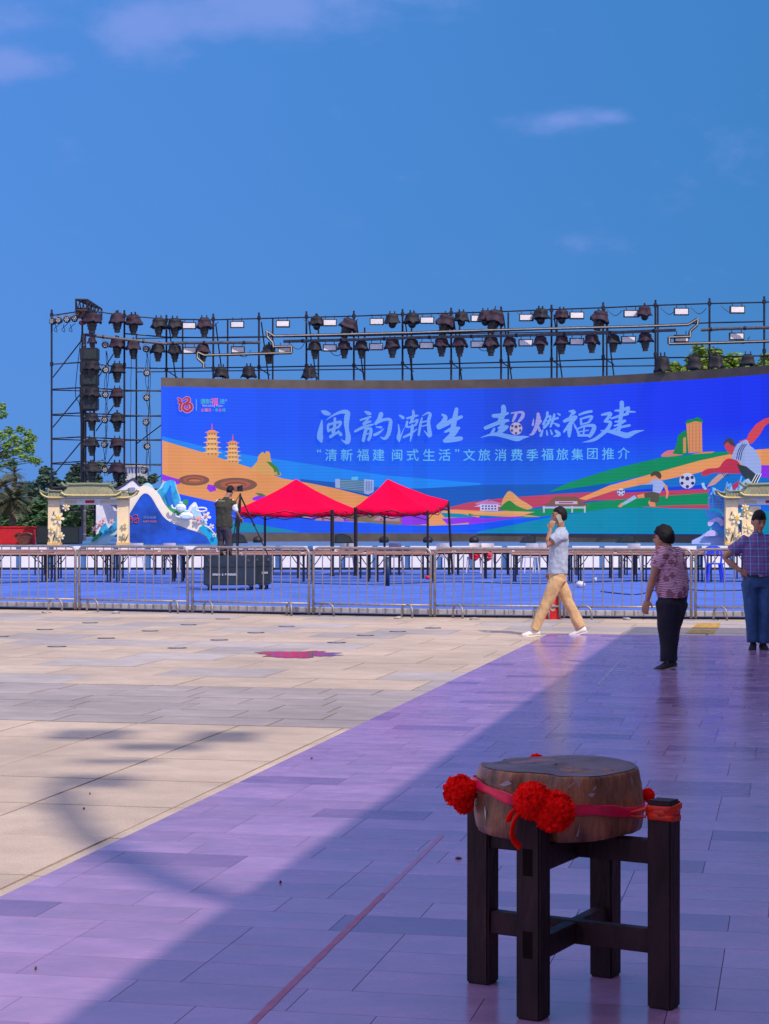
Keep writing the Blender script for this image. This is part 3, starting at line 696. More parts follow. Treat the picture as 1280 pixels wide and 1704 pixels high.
# calligraphy, traced stroke by stroke
T = Art(); T.lay = 30
LB = (110, 158, 246)
def glyph(strokes, x0, y0=670, sc=9.143, c=LB):
    T = Art(); T.lay = 30
    for st in strokes: T.stroke(st, c, x0, y0, sc)
    T.done('title_character')
glyph([[(140, 125, 22), (190, 150, 74), (255, 172, 50)], [(145, 268, 18), (130, 380, 62), (115, 480, 84), (120, 540, 92), (140, 600, 26)],
       [(215, 260, 8), (330, 185, 30), (450, 140, 54), (535, 150, 70), (527, 220, 84), (518, 320, 76), (528, 420, 62), (545, 520, 78), (530, 600, 76), (480, 590, 30), (440, 562, 10)],
       [(255, 325, 36), (235, 370, 36), (245, 430, 40)], [(240, 335, 36), (330, 312, 36), (430, 295, 44), (405, 360, 36)], [(250, 425, 36), (330, 395, 34), (400, 370, 36)],
       [(342, 240, 40), (340, 340, 46), (318, 450, 56)], [(275, 520, 46), (340, 475, 40), (400, 452, 36)], [(392, 430, 26), (432, 485, 52)]], 520)
glyph([[(800, 135, 22), (850, 160, 60), (880, 170, 40)], [(730, 265, 26), (810, 240, 34), (885, 215, 28)], [(775, 320, 30), (830, 270, 30), (855, 235, 24)], [(780, 330, 34), (880, 285, 34)],
       [(650, 435, 36), (780, 372, 44), (925, 330, 22)], [(820, 390, 50), (795, 480, 50), (775, 575, 50)], [(820, 400, 40), (888, 400, 46), (884, 490, 46), (855, 565, 46)], [(810, 480, 22), (880, 465, 22)],
       [(1045, 175, 70), (1018, 250, 64), (965, 318, 50)], [(985, 305, 40), (1080, 262, 44), (1185, 262, 50), (1180, 370, 62), (1155, 480, 60), (1100, 548, 46), (1035, 520, 8)],
       [(970, 370, 16), (1045, 375, 38)], [(945, 490, 44), (1010, 460, 40), (1085, 398, 10)]], 520)
glyph([[(140, 195, 26), (190, 228, 50)], [(120, 335, 18), (132, 440, 36), (120, 530, 56), (132, 590, 22)], [(135, 575, 26), (172, 470, 18), (215, 372, 6)], [(345, 125, 34), (350, 200, 48), (315, 290, 40)],
       [(250, 238, 28), (330, 218, 36), (412, 195, 26)], [(255, 290, 34), (240, 360, 40)], [(290, 310, 24), (350, 290, 26), (412, 262, 34), (385, 335, 34)], [(260, 372, 30), (330, 362, 30), (385, 335, 26)],
       [(200, 525, 30), (290, 482, 36), (400, 405, 18)], [(335, 350, 46), (325, 450, 46), (302, 585, 16)], [(478, 235, 26), (452, 350, 40), (430, 490, 34)],
       [(485, 200, 12), (565, 158, 32), (605, 180, 46), (578, 280, 52), (588, 400, 60), (600, 500, 62), (560, 480, 36), (510, 425, 10)], [(470, 300, 24), (580, 272, 24)], [(480, 362, 20), (570, 335, 20)]], 650)
glyph([[(785, 180, 26), (835, 222, 66), (800, 300, 76), (740, 365, 90)], [(735, 375, 70), (850, 322, 70), (960, 262, 70), (1080, 215, 46)], [(1005, 100, 56), (985, 200, 74), (962, 330, 80), (935, 470, 80)],
       [(830, 445, 32), (930, 402, 56), (1040, 388, 44)], [(830, 580, 66), (960, 560, 78), (1072, 545, 64)], [(1020, 392, 60), (960, 470, 80), (860, 560, 76)]], 650)
glyph([[(392, 65, 74), (395, 150, 80), (350, 255, 76), (325, 300, 56)], [(240, 200, 56), (350, 195, 64), (460, 160, 34)], [(120, 385, 56), (250, 332, 60), (390, 282, 60), (465, 272, 40)], [(400, 285, 56), (345, 400, 60)],
       [(320, 385, 40), (455, 362, 48), (330, 450, 70)], [(252, 400, 40), (215, 470, 50)], [(50, 530, 6), (180, 492, 34), (300, 482, 62), (450, 515, 70), (600, 545, 84), (700, 525, 44), (785, 518, 6)]], 795)
glyph([[(515, 160, 22), (570, 152, 24), (685, 150, 42), (680, 220, 54), (625, 285, 34)], [(585, 172, 44), (560, 230, 48), (535, 285, 30)],
       [(852, 250, 14), (840, 340, 36)], [(920, 170, 46), (925, 260, 74), (892, 370, 60), (835, 475, 44), (785, 490, 8)], [(965, 280, 34), (922, 345, 30), (948, 430, 42)]], 795, c=(146, 150, 226))
glyph([[(1062, 150, 40), (1050, 220, 32), (1000, 330, 40)], [(1050, 222, 30), (1108, 205, 32), (1080, 300, 42), (1010, 380, 42)], [(1040, 275, 20), (1090, 285, 20)], [(1165, 180, 34), (1152, 250, 42), (1108, 365, 30)],
       [(1120, 262, 24), (1220, 235, 34)], [(1160, 312, 18), (1228, 348, 50)], [(1215, 165, 18), (1250, 185, 30)], [(990, 420, 26), (962, 500, 44)], [(1050, 430, 22), (1060, 490, 30)], [(1110, 420, 22), (1132, 480, 30)], [(1190, 430, 40), (1238, 485, 60), (1150, 515, 6)]], 795)
glyph([[(150, 165, 22), (218, 175, 60), (150, 240, 8)], [(80, 305, 44), (160, 272, 60), (240, 250, 56)], [(232, 262, 50), (165, 340, 54), (75, 455, 30)], [(165, 340, 60), (152, 440, 62), (148, 520, 36)], [(215, 340, 18), (242, 400, 34)],
       [(290, 215, 28), (380, 182, 38), (465, 165, 36)], [(312, 270, 28), (320, 350, 36)], [(320, 272, 24), (400, 248, 32), (475, 242, 36), (430, 312, 34)], [(325, 350, 24), (430, 322, 24)], [(255, 420, 26), (292, 505, 40)],
       [(265, 415, 24), (380, 372, 32), (500, 374, 56), (485, 450, 62), (440, 520, 46)], [(280, 508, 34), (430, 508, 34)], [(362, 390, 24), (350, 500, 24)], [(290, 455, 18), (420, 435, 18)]], 930, 665, 8.533)
glyph([[(610, 215, 26), (680, 202, 44), (740, 200, 46), (695, 265, 44), (655, 308, 36)], [(660, 310, 32), (735, 322, 46), (705, 400, 52), (640, 470, 52), (500, 570, 44), (340, 605, 6)], [(895, 42, 62), (895, 150, 62), (872, 300, 56), (850, 440, 52)],
       [(800, 155, 22), (900, 150, 42), (995, 115, 44), (960, 195, 34)], [(980, 170, 34), (1085, 175, 18)], [(745, 268, 26), (850, 235, 36), (980, 200, 40)], [(800, 312, 24), (940, 302, 40)], [(790, 372, 24), (880, 342, 32), (930, 312, 24)],
       [(770, 432, 24), (880, 392, 36), (1005, 366, 36)], [(595, 440, 14), (720, 450, 50), (850, 480, 72), (970, 508, 80), (1080, 462, 52), (1210, 435, 8)]], 930, 665, 8.533)
bx, by, br = 795+585/9.143, 670+395/9.143, 10.4
A = T; ball(bx, by, br, (176, 168, 214), (84, 74, 112), lay=44)
T.done('title_football', 'small football inside the fifth brush character')

sub = [('\u201c', 531, 750, 7), ('清', 551, 757, 20), ('新', 577, 757, 20), ('福', 604, 757, 20), ('建', 630, 757, 20), ('闽', 661, 757, 19), ('式', 687, 757, 20), ('生', 714, 757, 20), ('活', 740, 757, 20), ('\u201d', 761, 750, 7),
       ('文', 781, 757, 20), ('旅', 806, 757, 20), ('消', 833, 757, 20), ('费', 860, 757, 20), ('季', 886, 757, 20), ('福', 911, 756, 20), ('旅', 936, 756, 20), ('集', 961, 756, 20), ('团', 986, 755, 18.5), ('推', 1012, 755, 20), ('介', 1038, 754, 20)]
for ch, x, y, s in sub:
    SB = Art(); SB.lay = 30; SB.text(ch, x, y, s, (96, 176, 240), fit=True, bold=.008); SB.done('subtitle_character')

LG = Art(); LG.lay = 30
def swirl(a, cx, cy, s, c, c2):
    for w, col, l in ((1.0, c2, 30), (.62, c, 31)):
        for k, st in enumerate(([(-14, -12, 5), (-9, -9, 6), (-13, -3, 5), (-7, -4, 6), (-10, 4, 6), (-9, 12, 6)], [(-3, -10, 5), (4, -14, 6), (9, -9, 7), (3, -3, 6), (-3, 0, 5)],
                   [(1, -1, 6), (11, -1, 7), (13, 8, 8), (4, 14, 8), (-4, 8, 7), (-2, 1, 6), (6, 2, 4), (7, 8, 4), (2, 8, 3)])):
            a.stroke([(x*s+cx, y*s+cy, ww*s*w) for x, y, ww in st], col, lay=l+k*.1)
swirl(LG, 308, 673, .82, (170, 50, 84), (206, 140, 190))
LG.poly([(326, 664), (327.6, 664), (327.6, 683), (326, 683)], (90, 160, 250))
for ch, x, c, s in (('清', 338, (70, 190, 170), 9), ('新', 347, (80, 180, 190), 9), ('福', 357, (236, 110, 170), 12), ('建', 370, (70, 170, 225), 9)): LG.text(ch, x, 668, s, c, fit=True, bold=.01)
LG.text('®', 376.5, 666, 3, (170, 200, 255), fit=True)
LG.text('Refreshing Fujian', 354, 675.5, 5.0, (200, 190, 255))
for i, ch in enumerate('全福游、有全福'):
    LG.text(ch, 337+i*5.9, 682, 5.4 if ch != '、' else 2, [(240, 90, 130), (230, 150, 80), (220, 100, 160), (90, 200, 250), (80, 200, 110), (240, 100, 140), (60, 190, 160)][i], fit=True, bold=.01)
LG.done('logo', 'red swirling emblem beside small multicoloured tourism lettering')

# ------------------------------------------------------------------ scaffold rig behind the screen
RK = [(40, 69.3), (86, 69.5), (207, 70), (277, 70.3), (355, 70), (431, 69.7), (510, 69.3), (589, 69), (670, 68.5), (751, 68.1), (834, 67.6), (918, 67), (1004, 66.3), (1091, 65.6), (1181, 64.9), (1272, 64.3), (1400, 62.8)]
def rz(px):
    for (a, za), (b, zb) in zip(RK, RK[1:]):
        if px <= b: return za + (zb-za)*(px-a)/(b-a)
    return RK[-1][1]
def rp_(px, py, dz=0.): return P(px, py, rz(px)+dz)
RIG = thing('scaffold_rig', 'long black scaffold of uprights, ledgers and braces carrying the stage lights', 'scaffold', (0, 69, 0))
def rigtube(name, pts, r=.028, n=6, m=None):
    b_ = bmesh.new(); tube(b_, pts, r, n); return wlink(name, b_, m or m_scaf, RIG)
def coup(px, py, dz=0): rigtube('coupler', [rp_(px, py-3.2, dz), rp_(px, py+3.2, dz)], .062, 6)
tops = [(86, 515), (207, 516), (277, 524), (355, 522), (431, 520), (510, 518), (589, 517), (670, 514), (751, 512), (834, 510), (918, 507), (1004, 503), (1091, 499), (1181, 496), (1272, 493), (1372, 486)]
ledgA = [(86, 525), (145, 516), (207, 525), (277, 531), (355, 532), (431, 530), (510, 528), (589, 526), (670, 523), (751, 521), (834, 518.5), (918, 515), (1004, 512), (1091, 508), (1181, 505), (1272, 503), (1372, 496)]
ledgB = [(207, 555), (277, 561), (355, 562), (431, 561), (510, 560), (589, 559), (670, 557), (751, 554), (834, 551), (918, 548), (1004, 545), (1091, 541), (1181, 537), (1272, 535)]
ledgC = [(86, 606), (137, 603), (207, 612), (277, 613), (355, 612), (431, 611), (510, 609.5), (589, 608.5), (670, 607), (751, 605), (834, 603), (918, 601), (1004, 598), (1091, 595.5), (1181, 594), (1272, 592), (1372, 588)]
for px, ty in tops:
    p = rp_(px, ty); rigtube('upright', [p, (p.x, p.y, 0)], .036, 8)
    coup(px, ty+9); coup(px, ty+91 if px > 100 else ty+91)
for nm, lg in (('ledger', ledgA), ('ledger', ledgB), ('ledger', ledgC)):
    for (a, ya), (b, yb) in zip(lg, lg[1:]): rigtube(nm, [rp_(a, ya), rp_(b, yb)], .026)
shorts = [(227, 558), (304, 534), (379, 531), (454, 530), (530, 548), (607, 545), (685, 543), (765, 540), (846, 520), (927, 520), (1010, 518), (1095, 508)]
for i, (px, ty) in enumerate(shorts):
    p = rp_(px, ty, 1.9); rigtube('upright', [p, (p.x, p.y, 0)], .032, 8)
for (a, ya), (b, yb) in zip(shorts, shorts[1:]):
    rigtube('ledger', [rp_(a, 618-(a-300)*.012, 1.9), rp_(b, 618-(b-300)*.012, 1.9)], .024)
    rigtube('ledger', [rp_(a, 562-(a-300)*.015, 1.9), rp_(b, 562-(b-300)*.015, 1.9)], .022)
for (px, ty), (qx, _) in zip(tops[2:13], shorts[2:]):     # braces front to back
    y0 = ledgA[[t_[0] for t_ in tops].index(px)+1][1] if False else ty+12
    rigtube('brace', [rp_(px+4, y0+4), rp_(px+15, y0+90, 1.2), rp_(px+20, y0+125, 1.6)], .024)
    rigtube('transom', [rp_(px, y0+80), rp_(qx if abs(qx-px) < 40 else px+18, y0+92, 1.9)], .022)
# left tower bays
for ya in (648, 690, 730, 771, 812, 850):
    rigtube('ledger', [rp_(86, ya-.5), rp_(137, ya-3)], .026); rigtube('ledger', [rp_(86, ya+1, 1.2), rp_(207, ya+4, 1.2)], .024)
    rigtube('ledger', [rp_(137, ya-3), rp_(207, ya+1)], .026); rigtube('ledger', [rp_(207, ya+1), rp_(270, ya+3)], .026); rigtube('ledger', [rp_(207, ya+3, 1.9), rp_(270, ya+1.5, 1.9)], .024)
for y0, y1 in ((628, 565), (711, 652), (792, 733), (870, 815)):
    rigtube('brace', [rp_(88, y0, -.05), rp_(137, y1, -.05)], .026)
    rigtube('brace', [rp_(160, y0+(6), .9), rp_(190, y1+22, .9), rp_(203, y1+2, .9)], .024)
for y0, y1 in ((738, 706), (690+130, 790)): rigtube('brace', [rp_(228, y0, 1.9), rp_(270, y1, 1.9)], .024)
p = rp_(137, 516, .1); rigtube('upright', [p, (p.x, p.y, 0)], .036, 8)
p = rp_(157, 556, 1.2); rigtube('upright', [p, (p.x, p.y, 0)], .030, 8)
# aluminium tubes
def alutube(label, pts, r=.05, m=None, dz=-.5, n=8):
    t = thing('metal_tube', label, 'metal tube', rp_(pts[0][0], pts[0][1], dz)); b_ = bmesh.new()
    W = [rp_(x, y, dz) for x, y in pts]
    tube(b_, W, r, n); wlink('tube', b_, m or m_alu, t)
    b2 = bmesh.new()
    for a, c in zip(W, W[1:]):
        k = max(1, int((c-a).length/1.3))
        for i in range(k): q = a.lerp(c, (i+.5)/k); d = (c-a).normalized()*.04; tube(b2, [q-d, q+d], r*1.25, 8)
    wlink('clamps', b2, m_black, t)
alutube('grey metal tube crossing the left half of the lighting rig', [(143, 557), (200, 564), (277, 572), (300, 570.5), (380, 570), (433, 570)], .055)
alutube('long grey metal tube sloping over the middle of the lighting rig', [(472, 568), (600, 565), (680, 562), (820, 559), (980, 555), (1125, 549)], .055)
alutube('grey metal tube at the right end of the lighting rig', [(1167, 549), (1200, 547), (1280, 545), (1380, 541)], .055)
p = rp_(141, 555, -.55)
t = thing('corner_pole', 'tall pale aluminium pole in front of the speaker column', 'pole', (p.x, p.y, 0))
b_ = bmesh.new(); tube(b_, [p, (p.x, p.y, 0)], .055, 10); wlink('pole', b_, m_alu, t)
b_ = bmesh.new()
for i in range(9): z = p.z - .4 - i*.85; tube(b_, [(p.x, p.y, z), (p.x, p.y, z-.05)], .07, 10)
wlink('joint_ring', b_, m_steel, t)
# decorative outline tubes
m_neon = mat('pale outline tube', (.50, .45, .38), .4, 0, .1, 6)
def outline(label, pts):
    t = thing('outline_tube', label, 'light tube', rp_(pts[0][0], pts[0][1], -.7)); b_ = bmesh.new(); b2 = bmesh.new()
    for a, c in zip(pts, pts[1:]):
        p, q = rp_(*a, -.7), rp_(*c, -.7); tube(b_, [p, q], .022, 6); tube(b2, [p+Vector((0, .06, 0)), q+Vector((0, .06, 0))], .055, 6)
    wlink('tube', b_, m_neon, t); wlink('backing', b2, m_black, t)
outline('thin pale outline tube with a zigzag above the left end of the screen', [(340, 591), (380, 590), (430, 588.5), (485, 587), (485, 576), (455, 577), (454, 570), (445, 560), (444, 551), (456, 559), (560, 556.5), (680, 553.5), (820, 549), (980, 545), (1060, 543), (1146, 540), (1162, 530), (1161, 540), (1149, 551), (1149, 560), (1114, 561), (1114, 572), (1200, 570), (1300, 567), (1380, 564)])
outline('short crooked end of outline tube left of the screen top', [(339, 612), (339, 605), (328, 595), (329, 586), (340, 591)])

# lights ---------------------------------------------------------------------
m_covA = mat('plum rain cover', (.036, .016, .040), .75, 0, .3, 9)
m_covB = mat('dark rain cover', (.011, .011, .024), .7, 0, .3, 9)
m_head = mat('moving head shell', (.012, .018, .03), .4, 0, .2, 10)
m_glass = mat('dark lens', (.03, .05, .06), .08, 0, .1, 10, spec=1)
def cover_mesh(seed, h=.31, r0=.13, r1=.27):
    b_ = bmesh.new(); rings = []
    for j in range(9):
        t_ = j/8; z = -t_*h; r = [.15, .20, .205, .21, .215, .225, .245, .265, .285][j]; sq_ = 3.4
        rings.append([Vector((math.copysign(abs(math.cos(a))**(2/3.2), math.cos(a))*r*(1+.16*noise.noise(Vector((math.cos(a)*1.5, math.sin(a)*1.5, seed+t_*2)))+.07*math.sin(a*5+seed)*t_+.05*noise.noise(Vector((a*3, t_*5, seed)))), math.copysign(abs(math.sin(a))**(2/3.2), math.sin(a))*r*(1+.12*noise.noise(Vector((a, t_*4, seed)))), z+.10*noise.noise(Vector((math.cos(a)*2, math.sin(a)*2, seed*3)))*t_)) for a in [2*math.pi*k/24 for k in range(24)]])
    rings.append([Vector((p.x*.82, p.y*.82, p.z+.03)) for p in rings[-1]])
    loft(b_, rings); me = bpy.data.meshes.new('rain_cover'); bmesh.ops.recalc_face_normals(b_, faces=b_.faces); b_.to_mesh(me); b_.free(); me.shade_smooth(); return me
COVS = []
for i in range(5):
    for m in (m_covA, m_covB):
        me = cover_mesh(i*3.7+1); me.materials.append(m); COVS.append(me)
b_ = bmesh.new(); tube(b_, [(0, 0, -.22), (0, 0, -.42)], .155, 14); tube(b_, [(0, 0, -.42), (0, 0, -.52)], .135, 14); tube(b_, [(0, 0, -.52), (0, 0, -.64)], .10, 14)
hm = bpy.data.meshes.new('barrel'); b_.to_mesh(hm); b_.free(); hm.materials.append(m_head); 
b_ = bmesh.new(); tube(b_, [(0, 0, -.63), (0, 0, -.652)], [.092, .07], 14); lm = bpy.data.meshes.new('lens'); b_.to_mesh(lm); b_.free(); lm.materials.append(m_glass)
b_ = bmesh.new(); ellipsoid(b_, (0, 0, -.36), (.14, .14, .15)); hm2 = bpy.data.meshes.new('barrel'); b_.to_mesh(hm2); b_.free(); hm2.materials.append(m_head); hm2.shade_smooth()
b_ = bmesh.new(); box(b_, (-.09, 0, .05), (.03, .05, .14)); box(b_, (.09, 0, .05), (.03, .05, .14)); box(b_, (0, 0, .0), (.26, .2, .06)); bmk = bpy.data.meshes.new('clamp'); b_.to_mesh(bmk); b_.free(); bmk.materials.append(m_black)
def mh(px, top, bot, label, dark=None, tilt=0, big=1., rnd=False, stand=False, dz=-.35, group='covered moving head lights on the rig'):
    Z = rz(px)+dz; base = P(px, top, Z)
    H = (bot-top)*Z/3200; s = H/(.66 if not rnd else .52)
    if stand: s = H/.36
    t = thing('moving_head_light', label, 'stage light', base, 0, group)
    t.scale = (min(s*big, 1.25), min(s*big, 1.25), s); t.rotation_euler = (0, R(tilt), random.uniform(0, 6.28))
    if stand: t.scale = (.95, .95, s)
    if tilt: t.rotation_euler = (0, R(tilt), 0)
    if dark is None: dark = random.random() < .45
    me = COVS[random.randrange(5)*2 + (1 if dark else 0)]
    for nm, m_ in (('rain_cover', me), ('clamp', bmk)) + ((('barrel', hm2 if rnd else hm),) if not stand else ()) + ((('lens', lm),) if not (rnd or stand) else ()):
        o = bpy.data.objects.new(nm, m_); COL.objects.link(o); o.parent = t
    return t
row1 = [(195, 522, 554, 0), (222, 525, 558, 0), (264, 530, 561, 0), (291, 531, 562, 0), (340, 530, 562, 0), (527, 527, 550, 'r'), (584, 532, 566, 22), (653, 523, 547, 'r'), (686, 522, 547, 'r'), (745, 525, 562, 15),
        (768, 520, 544, 'r'), (808, 518, 543, 'r'), (828, 518, 558, 18), (900, 515, 541, 'r'), (935, 516, 540, 'r'), (1001, 519, 552, 14), (1073, 510, 534, 'r')]
row2 = [(195, 564, 596), (222, 567, 598), (263, 573, 602), (291, 574, 603), (338, 573, 602), (448, 575, 606), (524, 570, 598), (573, 569, 597), (602, 568, 597), (653, 565, 596), (685, 565, 596), (735, 563, 594), (765, 563, 594),
        (817, 561, 593), (848, 562, 592), (900, 560, 590), (935, 559, 590), (985, 557, 588), (1021, 558, 587), (1074, 555, 585)]
# floor slots between: what stands beside each
for i, (px, a, b, k) in enumerate(row1):
    lab = 'covered moving head light, %s from the left in the upper light row' % ORD[i]
    if k == 'r': mh(px, a, b, lab.replace('moving head light', 'stubby moving head light'), rnd=True)
    elif k: mh(px, a, b, lab.replace('moving head light', 'large tilted moving head light'), dark=False, tilt=k, big=1.15)
    else: mh(px, a, b, lab, dark=(i == 2 or i == 3))
for i, (px, a, b) in enumerate(row2): mh(px, a, b, 'covered moving head light, %s from the left in the lower light row' % ORD[i])
for i, (px, a, b) in enumerate([(368, 612, 631), (414, 611, 630), (515, 612, 632), (1103, 595, 621), (1156, 594, 617), (1192, 593, 615), (1245, 591, 610)]):
    mh(px, a, b, 'hooded stage light on the screen top, %s from the left' % ORD[i], dark=True, stand=True, dz=-1.2 if px > 1000 else -.5, big=1.)
for i, (a, b) in enumerate([(606, 637), (647, 678), (688, 719), (730, 760), (771, 804)]): mh(195, a, b, 'covered moving head light on the right tower column, %s from the top' % ORD[i])
for i, (a, b) in enumerate([(521, 556), (562, 580), (601, 634), (645, 678), (688, 717), (730, 759), (771, 803)]): mh(153, a, b, 'covered moving head light on the speaker column, %s from the top' % ORD[i], dark=True if i in (2, 3) else None, dz=-.9)
# flood lights
m_flood = mat('white flood panel', (.85, .82, .86), .8, 0, .05, 8)
b_ = bmesh.new(); box(b_, (0, 0, 0), (.50, .12, .25)); fb = bpy.data.meshes.new('flood_body'); b_.to_mesh(fb); b_.free(); fb.materials.append(m_black)
b_ = bmesh.new(); box(b_, (0, -.065, 0), (.43, .016, .18)); ff = bpy.data.meshes.new('flood_panel'); b_.to_mesh(ff); b_.free(); ff.materials.append(m_flood)
b_ = bmesh.new(); tube(b_, [(-.16, 0, .12), (-.16, 0, .26)], .014, 5); tube(b_, [(.16, 0, .12), (.16, 0, .26)], .014, 5); fk = bpy.data.meshes.new('bracket'); b_.to_mesh(fk); b_.free(); fk.materials.append(m_scaf)
fu = [(315, 542), (395, 540), (471, 539), (549, 537), (627, 535), (711, 533), (795, 530), (876, 528.5), (960, 525), (1050, 522), (1134, 518.5), (1227, 515.5)]
fl_ = [(316, 583), (396, 582), (474, 582), (549, 579), (626, 577), (710, 575), (795, 573), (875, 570.5), (960, 568.5), (1046, 565.5), (1134, 563.5), (1226, 560)]
for rn, rr in (('upper', fu), ('lower', fl_)):
    for i, (px, py) in enumerate(rr):
        t = thing('flood_light', 'white faced flood light, %s from the left in the %s row of the rig' % (ORD[i], rn), 'flood light', rp_(px, py, -.3), 0, 'flood lights on the rig')
        t.rotation_euler = (R(random.uniform(-4, 3)), 0, R(random.uniform(-4, 4)))
        for nm, m_ in (('flood_body', fb), ('flood_panel', ff), ('bracket', fk)): o = bpy.data.objects.new(nm, m_); COL.objects.link(o); o.parent = t
# par cans
b_ = bmesh.new(); rr = [(.0, .10), (.02, .125), (.10, .125), (.22, .09), (.26, .05)]
loft(b_, [[Vector((math.cos(2*math.pi*k/16)*r, y-.12, math.sin(2*math.pi*k/16)*r)) for k in range(16)] for y, r in rr]); pc = bpy.data.meshes.new('can'); bmesh.ops.recalc_face_normals(b_, faces=b_.faces); b_.to_mesh(pc); b_.free(); pc.materials.append(m_black)
b_ = bmesh.new()
for k in range(7):
    a = k*math.pi/3; r = .06 if k < 6 else 0; tube(b_, [(math.cos(a)*r, -.125, math.sin(a)*r), (math.cos(a)*r, -.132, math.sin(a)*r)], .024, 8)
pl = bpy.data.meshes.new('lens'); b_.to_mesh(pl); b_.free(); pl.materials.append(mat('led lens', (.55, .55, .60), .2))
b_ = bmesh.new(); tube(b_, smoothpts([(-.14, 0, 0), (-.13, 0, .13), (0, 0, .19), (.13, 0, .13), (.14, 0, 0)], 3), .012, 5); py_ = bpy.data.meshes.new('yoke'); b_.to_mesh(py_); b_.free(); py_.materials.append(m_steel)
pars = [(175, y, 'left') for y in (574, 616, 657, 699, 740, 782)] + [(244, y, 'right') for y in (581, 621, 662, 703, 743, 783)]
for i, (px, py, c) in enumerate(pars):
    t = thing('par_light', 'small round par light in the %s hanging column, %s from the top' % (c, ORD[i % 6]), 'par light', rp_(px - (3 if py > 760 and px > 200 else 0), py, -.2), R(random.uniform(-20, 20)), 'small par lights on the tower')
    for nm, m_ in (('can', pc), ('lens', pl), ('yoke', py_)): o = bpy.data.objects.new(nm, m_); COL.objects.link(o); o.parent = t
for i, px in enumerate((89, 99, 112, 124)):
    t = thing('par_light', 'round par light on the far left top ledger, %s from the corner' % ORD[i], 'par light', rp_(px, 535-i*1.5, -.2), R(-25+i*12), 'par lights on the left ledger')
    for nm, m_ in (('can', pc), ('lens', pl), ('yoke', py_)): o = bpy.data.objects.new(nm, m_); COL.objects.link(o); o.parent = t
# cables
rng = random.Random(5)
def cable(pts, r=.010):
    b_ = bmesh.new(); tube(b_, smoothpts(pts, 5), r, 5); wlink('cable', b_, m_black, RIG)
for x in (175, 244):
    for k in range(3):
        cable([tuple(rp_(x+rng.uniform(-3, 4)+k*1.2, y, -.15+.05*k)) for y in range(584, 800, 26)])
for x in (250, 218): cable([tuple(rp_(x+rng.uniform(-1, 1), y, .2)) for y in range(575, 800, 30)])
for a, b_y in ((338, 533), (505, 531), (570, 529), (690, 524), (730, 523), (860, 518), (1010, 514), (1100, 512), (1150, 511), (1200, 508)):
    cable([tuple(rp_(a, b_y, -.1)), tuple(rp_(a+8, b_y+8, -.1)), tuple(rp_(a+16, b_y+11, -.1)), tuple(rp_(a+26, b_y+2, -.1))], .012)
for a, y in ((400, 590), (490, 577), (555, 588), (800, 580), (1130, 570), (1230, 568)):
    cable([tuple(rp_(a-8, y-7, -.1)), tuple(rp_(a, y+2, -.1)), tuple(rp_(a+10, y+3, -.1)), tuple(rp_(a+18, y-8, -.1))], .012)
for x in (92, 105, 117): cable([tuple(rp_(x, 540, -.1)), tuple(rp_(x+3, 552, -.1)), tuple(rp_(x-2, 548, -.1)), tuple(rp_(x+8, 538, -.1))], .012)
cable([tuple(rp_(137, 545, -.1)), tuple(rp_(128, 620, -.1)), tuple(rp_(126, 660, -.1)), tuple(rp_(134, 690, -.1)), tuple(rp_(136, 860, -.1))], .014)
# box truss stub on top of the tower
t = thing('truss_stub', 'open end of a dark box truss on top of the left tower', 'truss', rp_(140, 515, -.5)); b_ = bmesh.new()
cs = {}
for nm, (x, y, d) in {'a': (126.5, 498, -1.2), 'b': (145, 498.5, -1.2), 'c': (145, 517, -1.2), 'd': (126.5, 516, -1.2), 'e': (150, 509, 1.6), 'f': (169, 514, 1.6), 'g': (169, 532, 1.6), 'h': (150, 527, 1.6)}.items(): cs[nm] = rp_(x, y, d)
for a, c in ('ab', 'bc', 'cd', 'da', 'ef', 'fg', 'gh', 'he', 'ae', 'bf', 'cg', 'dh'): tube(b_, [cs[a], cs[c]], .035, 6)
wlink('chord', b_, m_scaf, t); b_ = bmesh.new()
for a, c, d_, e_ in (('a', 'e', 'd', 'h'), ('b', 'f', 'c', 'g'), ('a', 'e', 'b', 'f')):
    for k in range(4): p, q = cs[a].lerp(cs[c], k/4), cs[d_].lerp(cs[e_], (k+.5)/4); r_ = cs[a].lerp(cs[c], (k+1)/4); tube(b_, [p, q], .02, 5); tube(b_, [q, r_], .02, 5)
wlink('lacing', b_, m_scaf, t)
b_ = bmesh.new(); q = rp_(139, 521, 0); box(b_, q, (.5, .5, .35)); wlink('hoist', b_, mat('dark red hoist', (.045, .012, .02), .5), t)
wlink('hoist_cover', bbox_bm(rp_(137, 537, -.3), (.24, .2, .14), bev=.03), mat('red hoist cover', (.16, .006, .02), .5), t)
# line array
LA = thing('line_array_speaker', 'tall black line array of stacked speaker cabinets on the left tower', 'speaker', rp_(150, 680, -.7))
for i, y in enumerate((590, 611, 632, 653, 673)):
    c = rp_(149.5-i*.2, y, -.7); wlink('speaker_cabinet', bbox_bm(c, (.64, .5, .455), Matrix.Rotation(R(i*1.5), 3, 'X'), .03), mat('speaker black', (.014, .016, .026), .45, 0, .15, 8), LA)
    g_ = bmesh.new(); box(g_, c+Vector((.04, -.262, 0)), (.44, .02, .33)); wlink('grille', g_, mat('speaker grille', (.02, .035, .045), .6, 0, .4, 60), LA)
b_ = bmesh.new(); tube(b_, [rp_(139, 580, -.5), rp_(139, 850, -.5)], .11, 8); wlink('power_column', b_, m_black, LA)

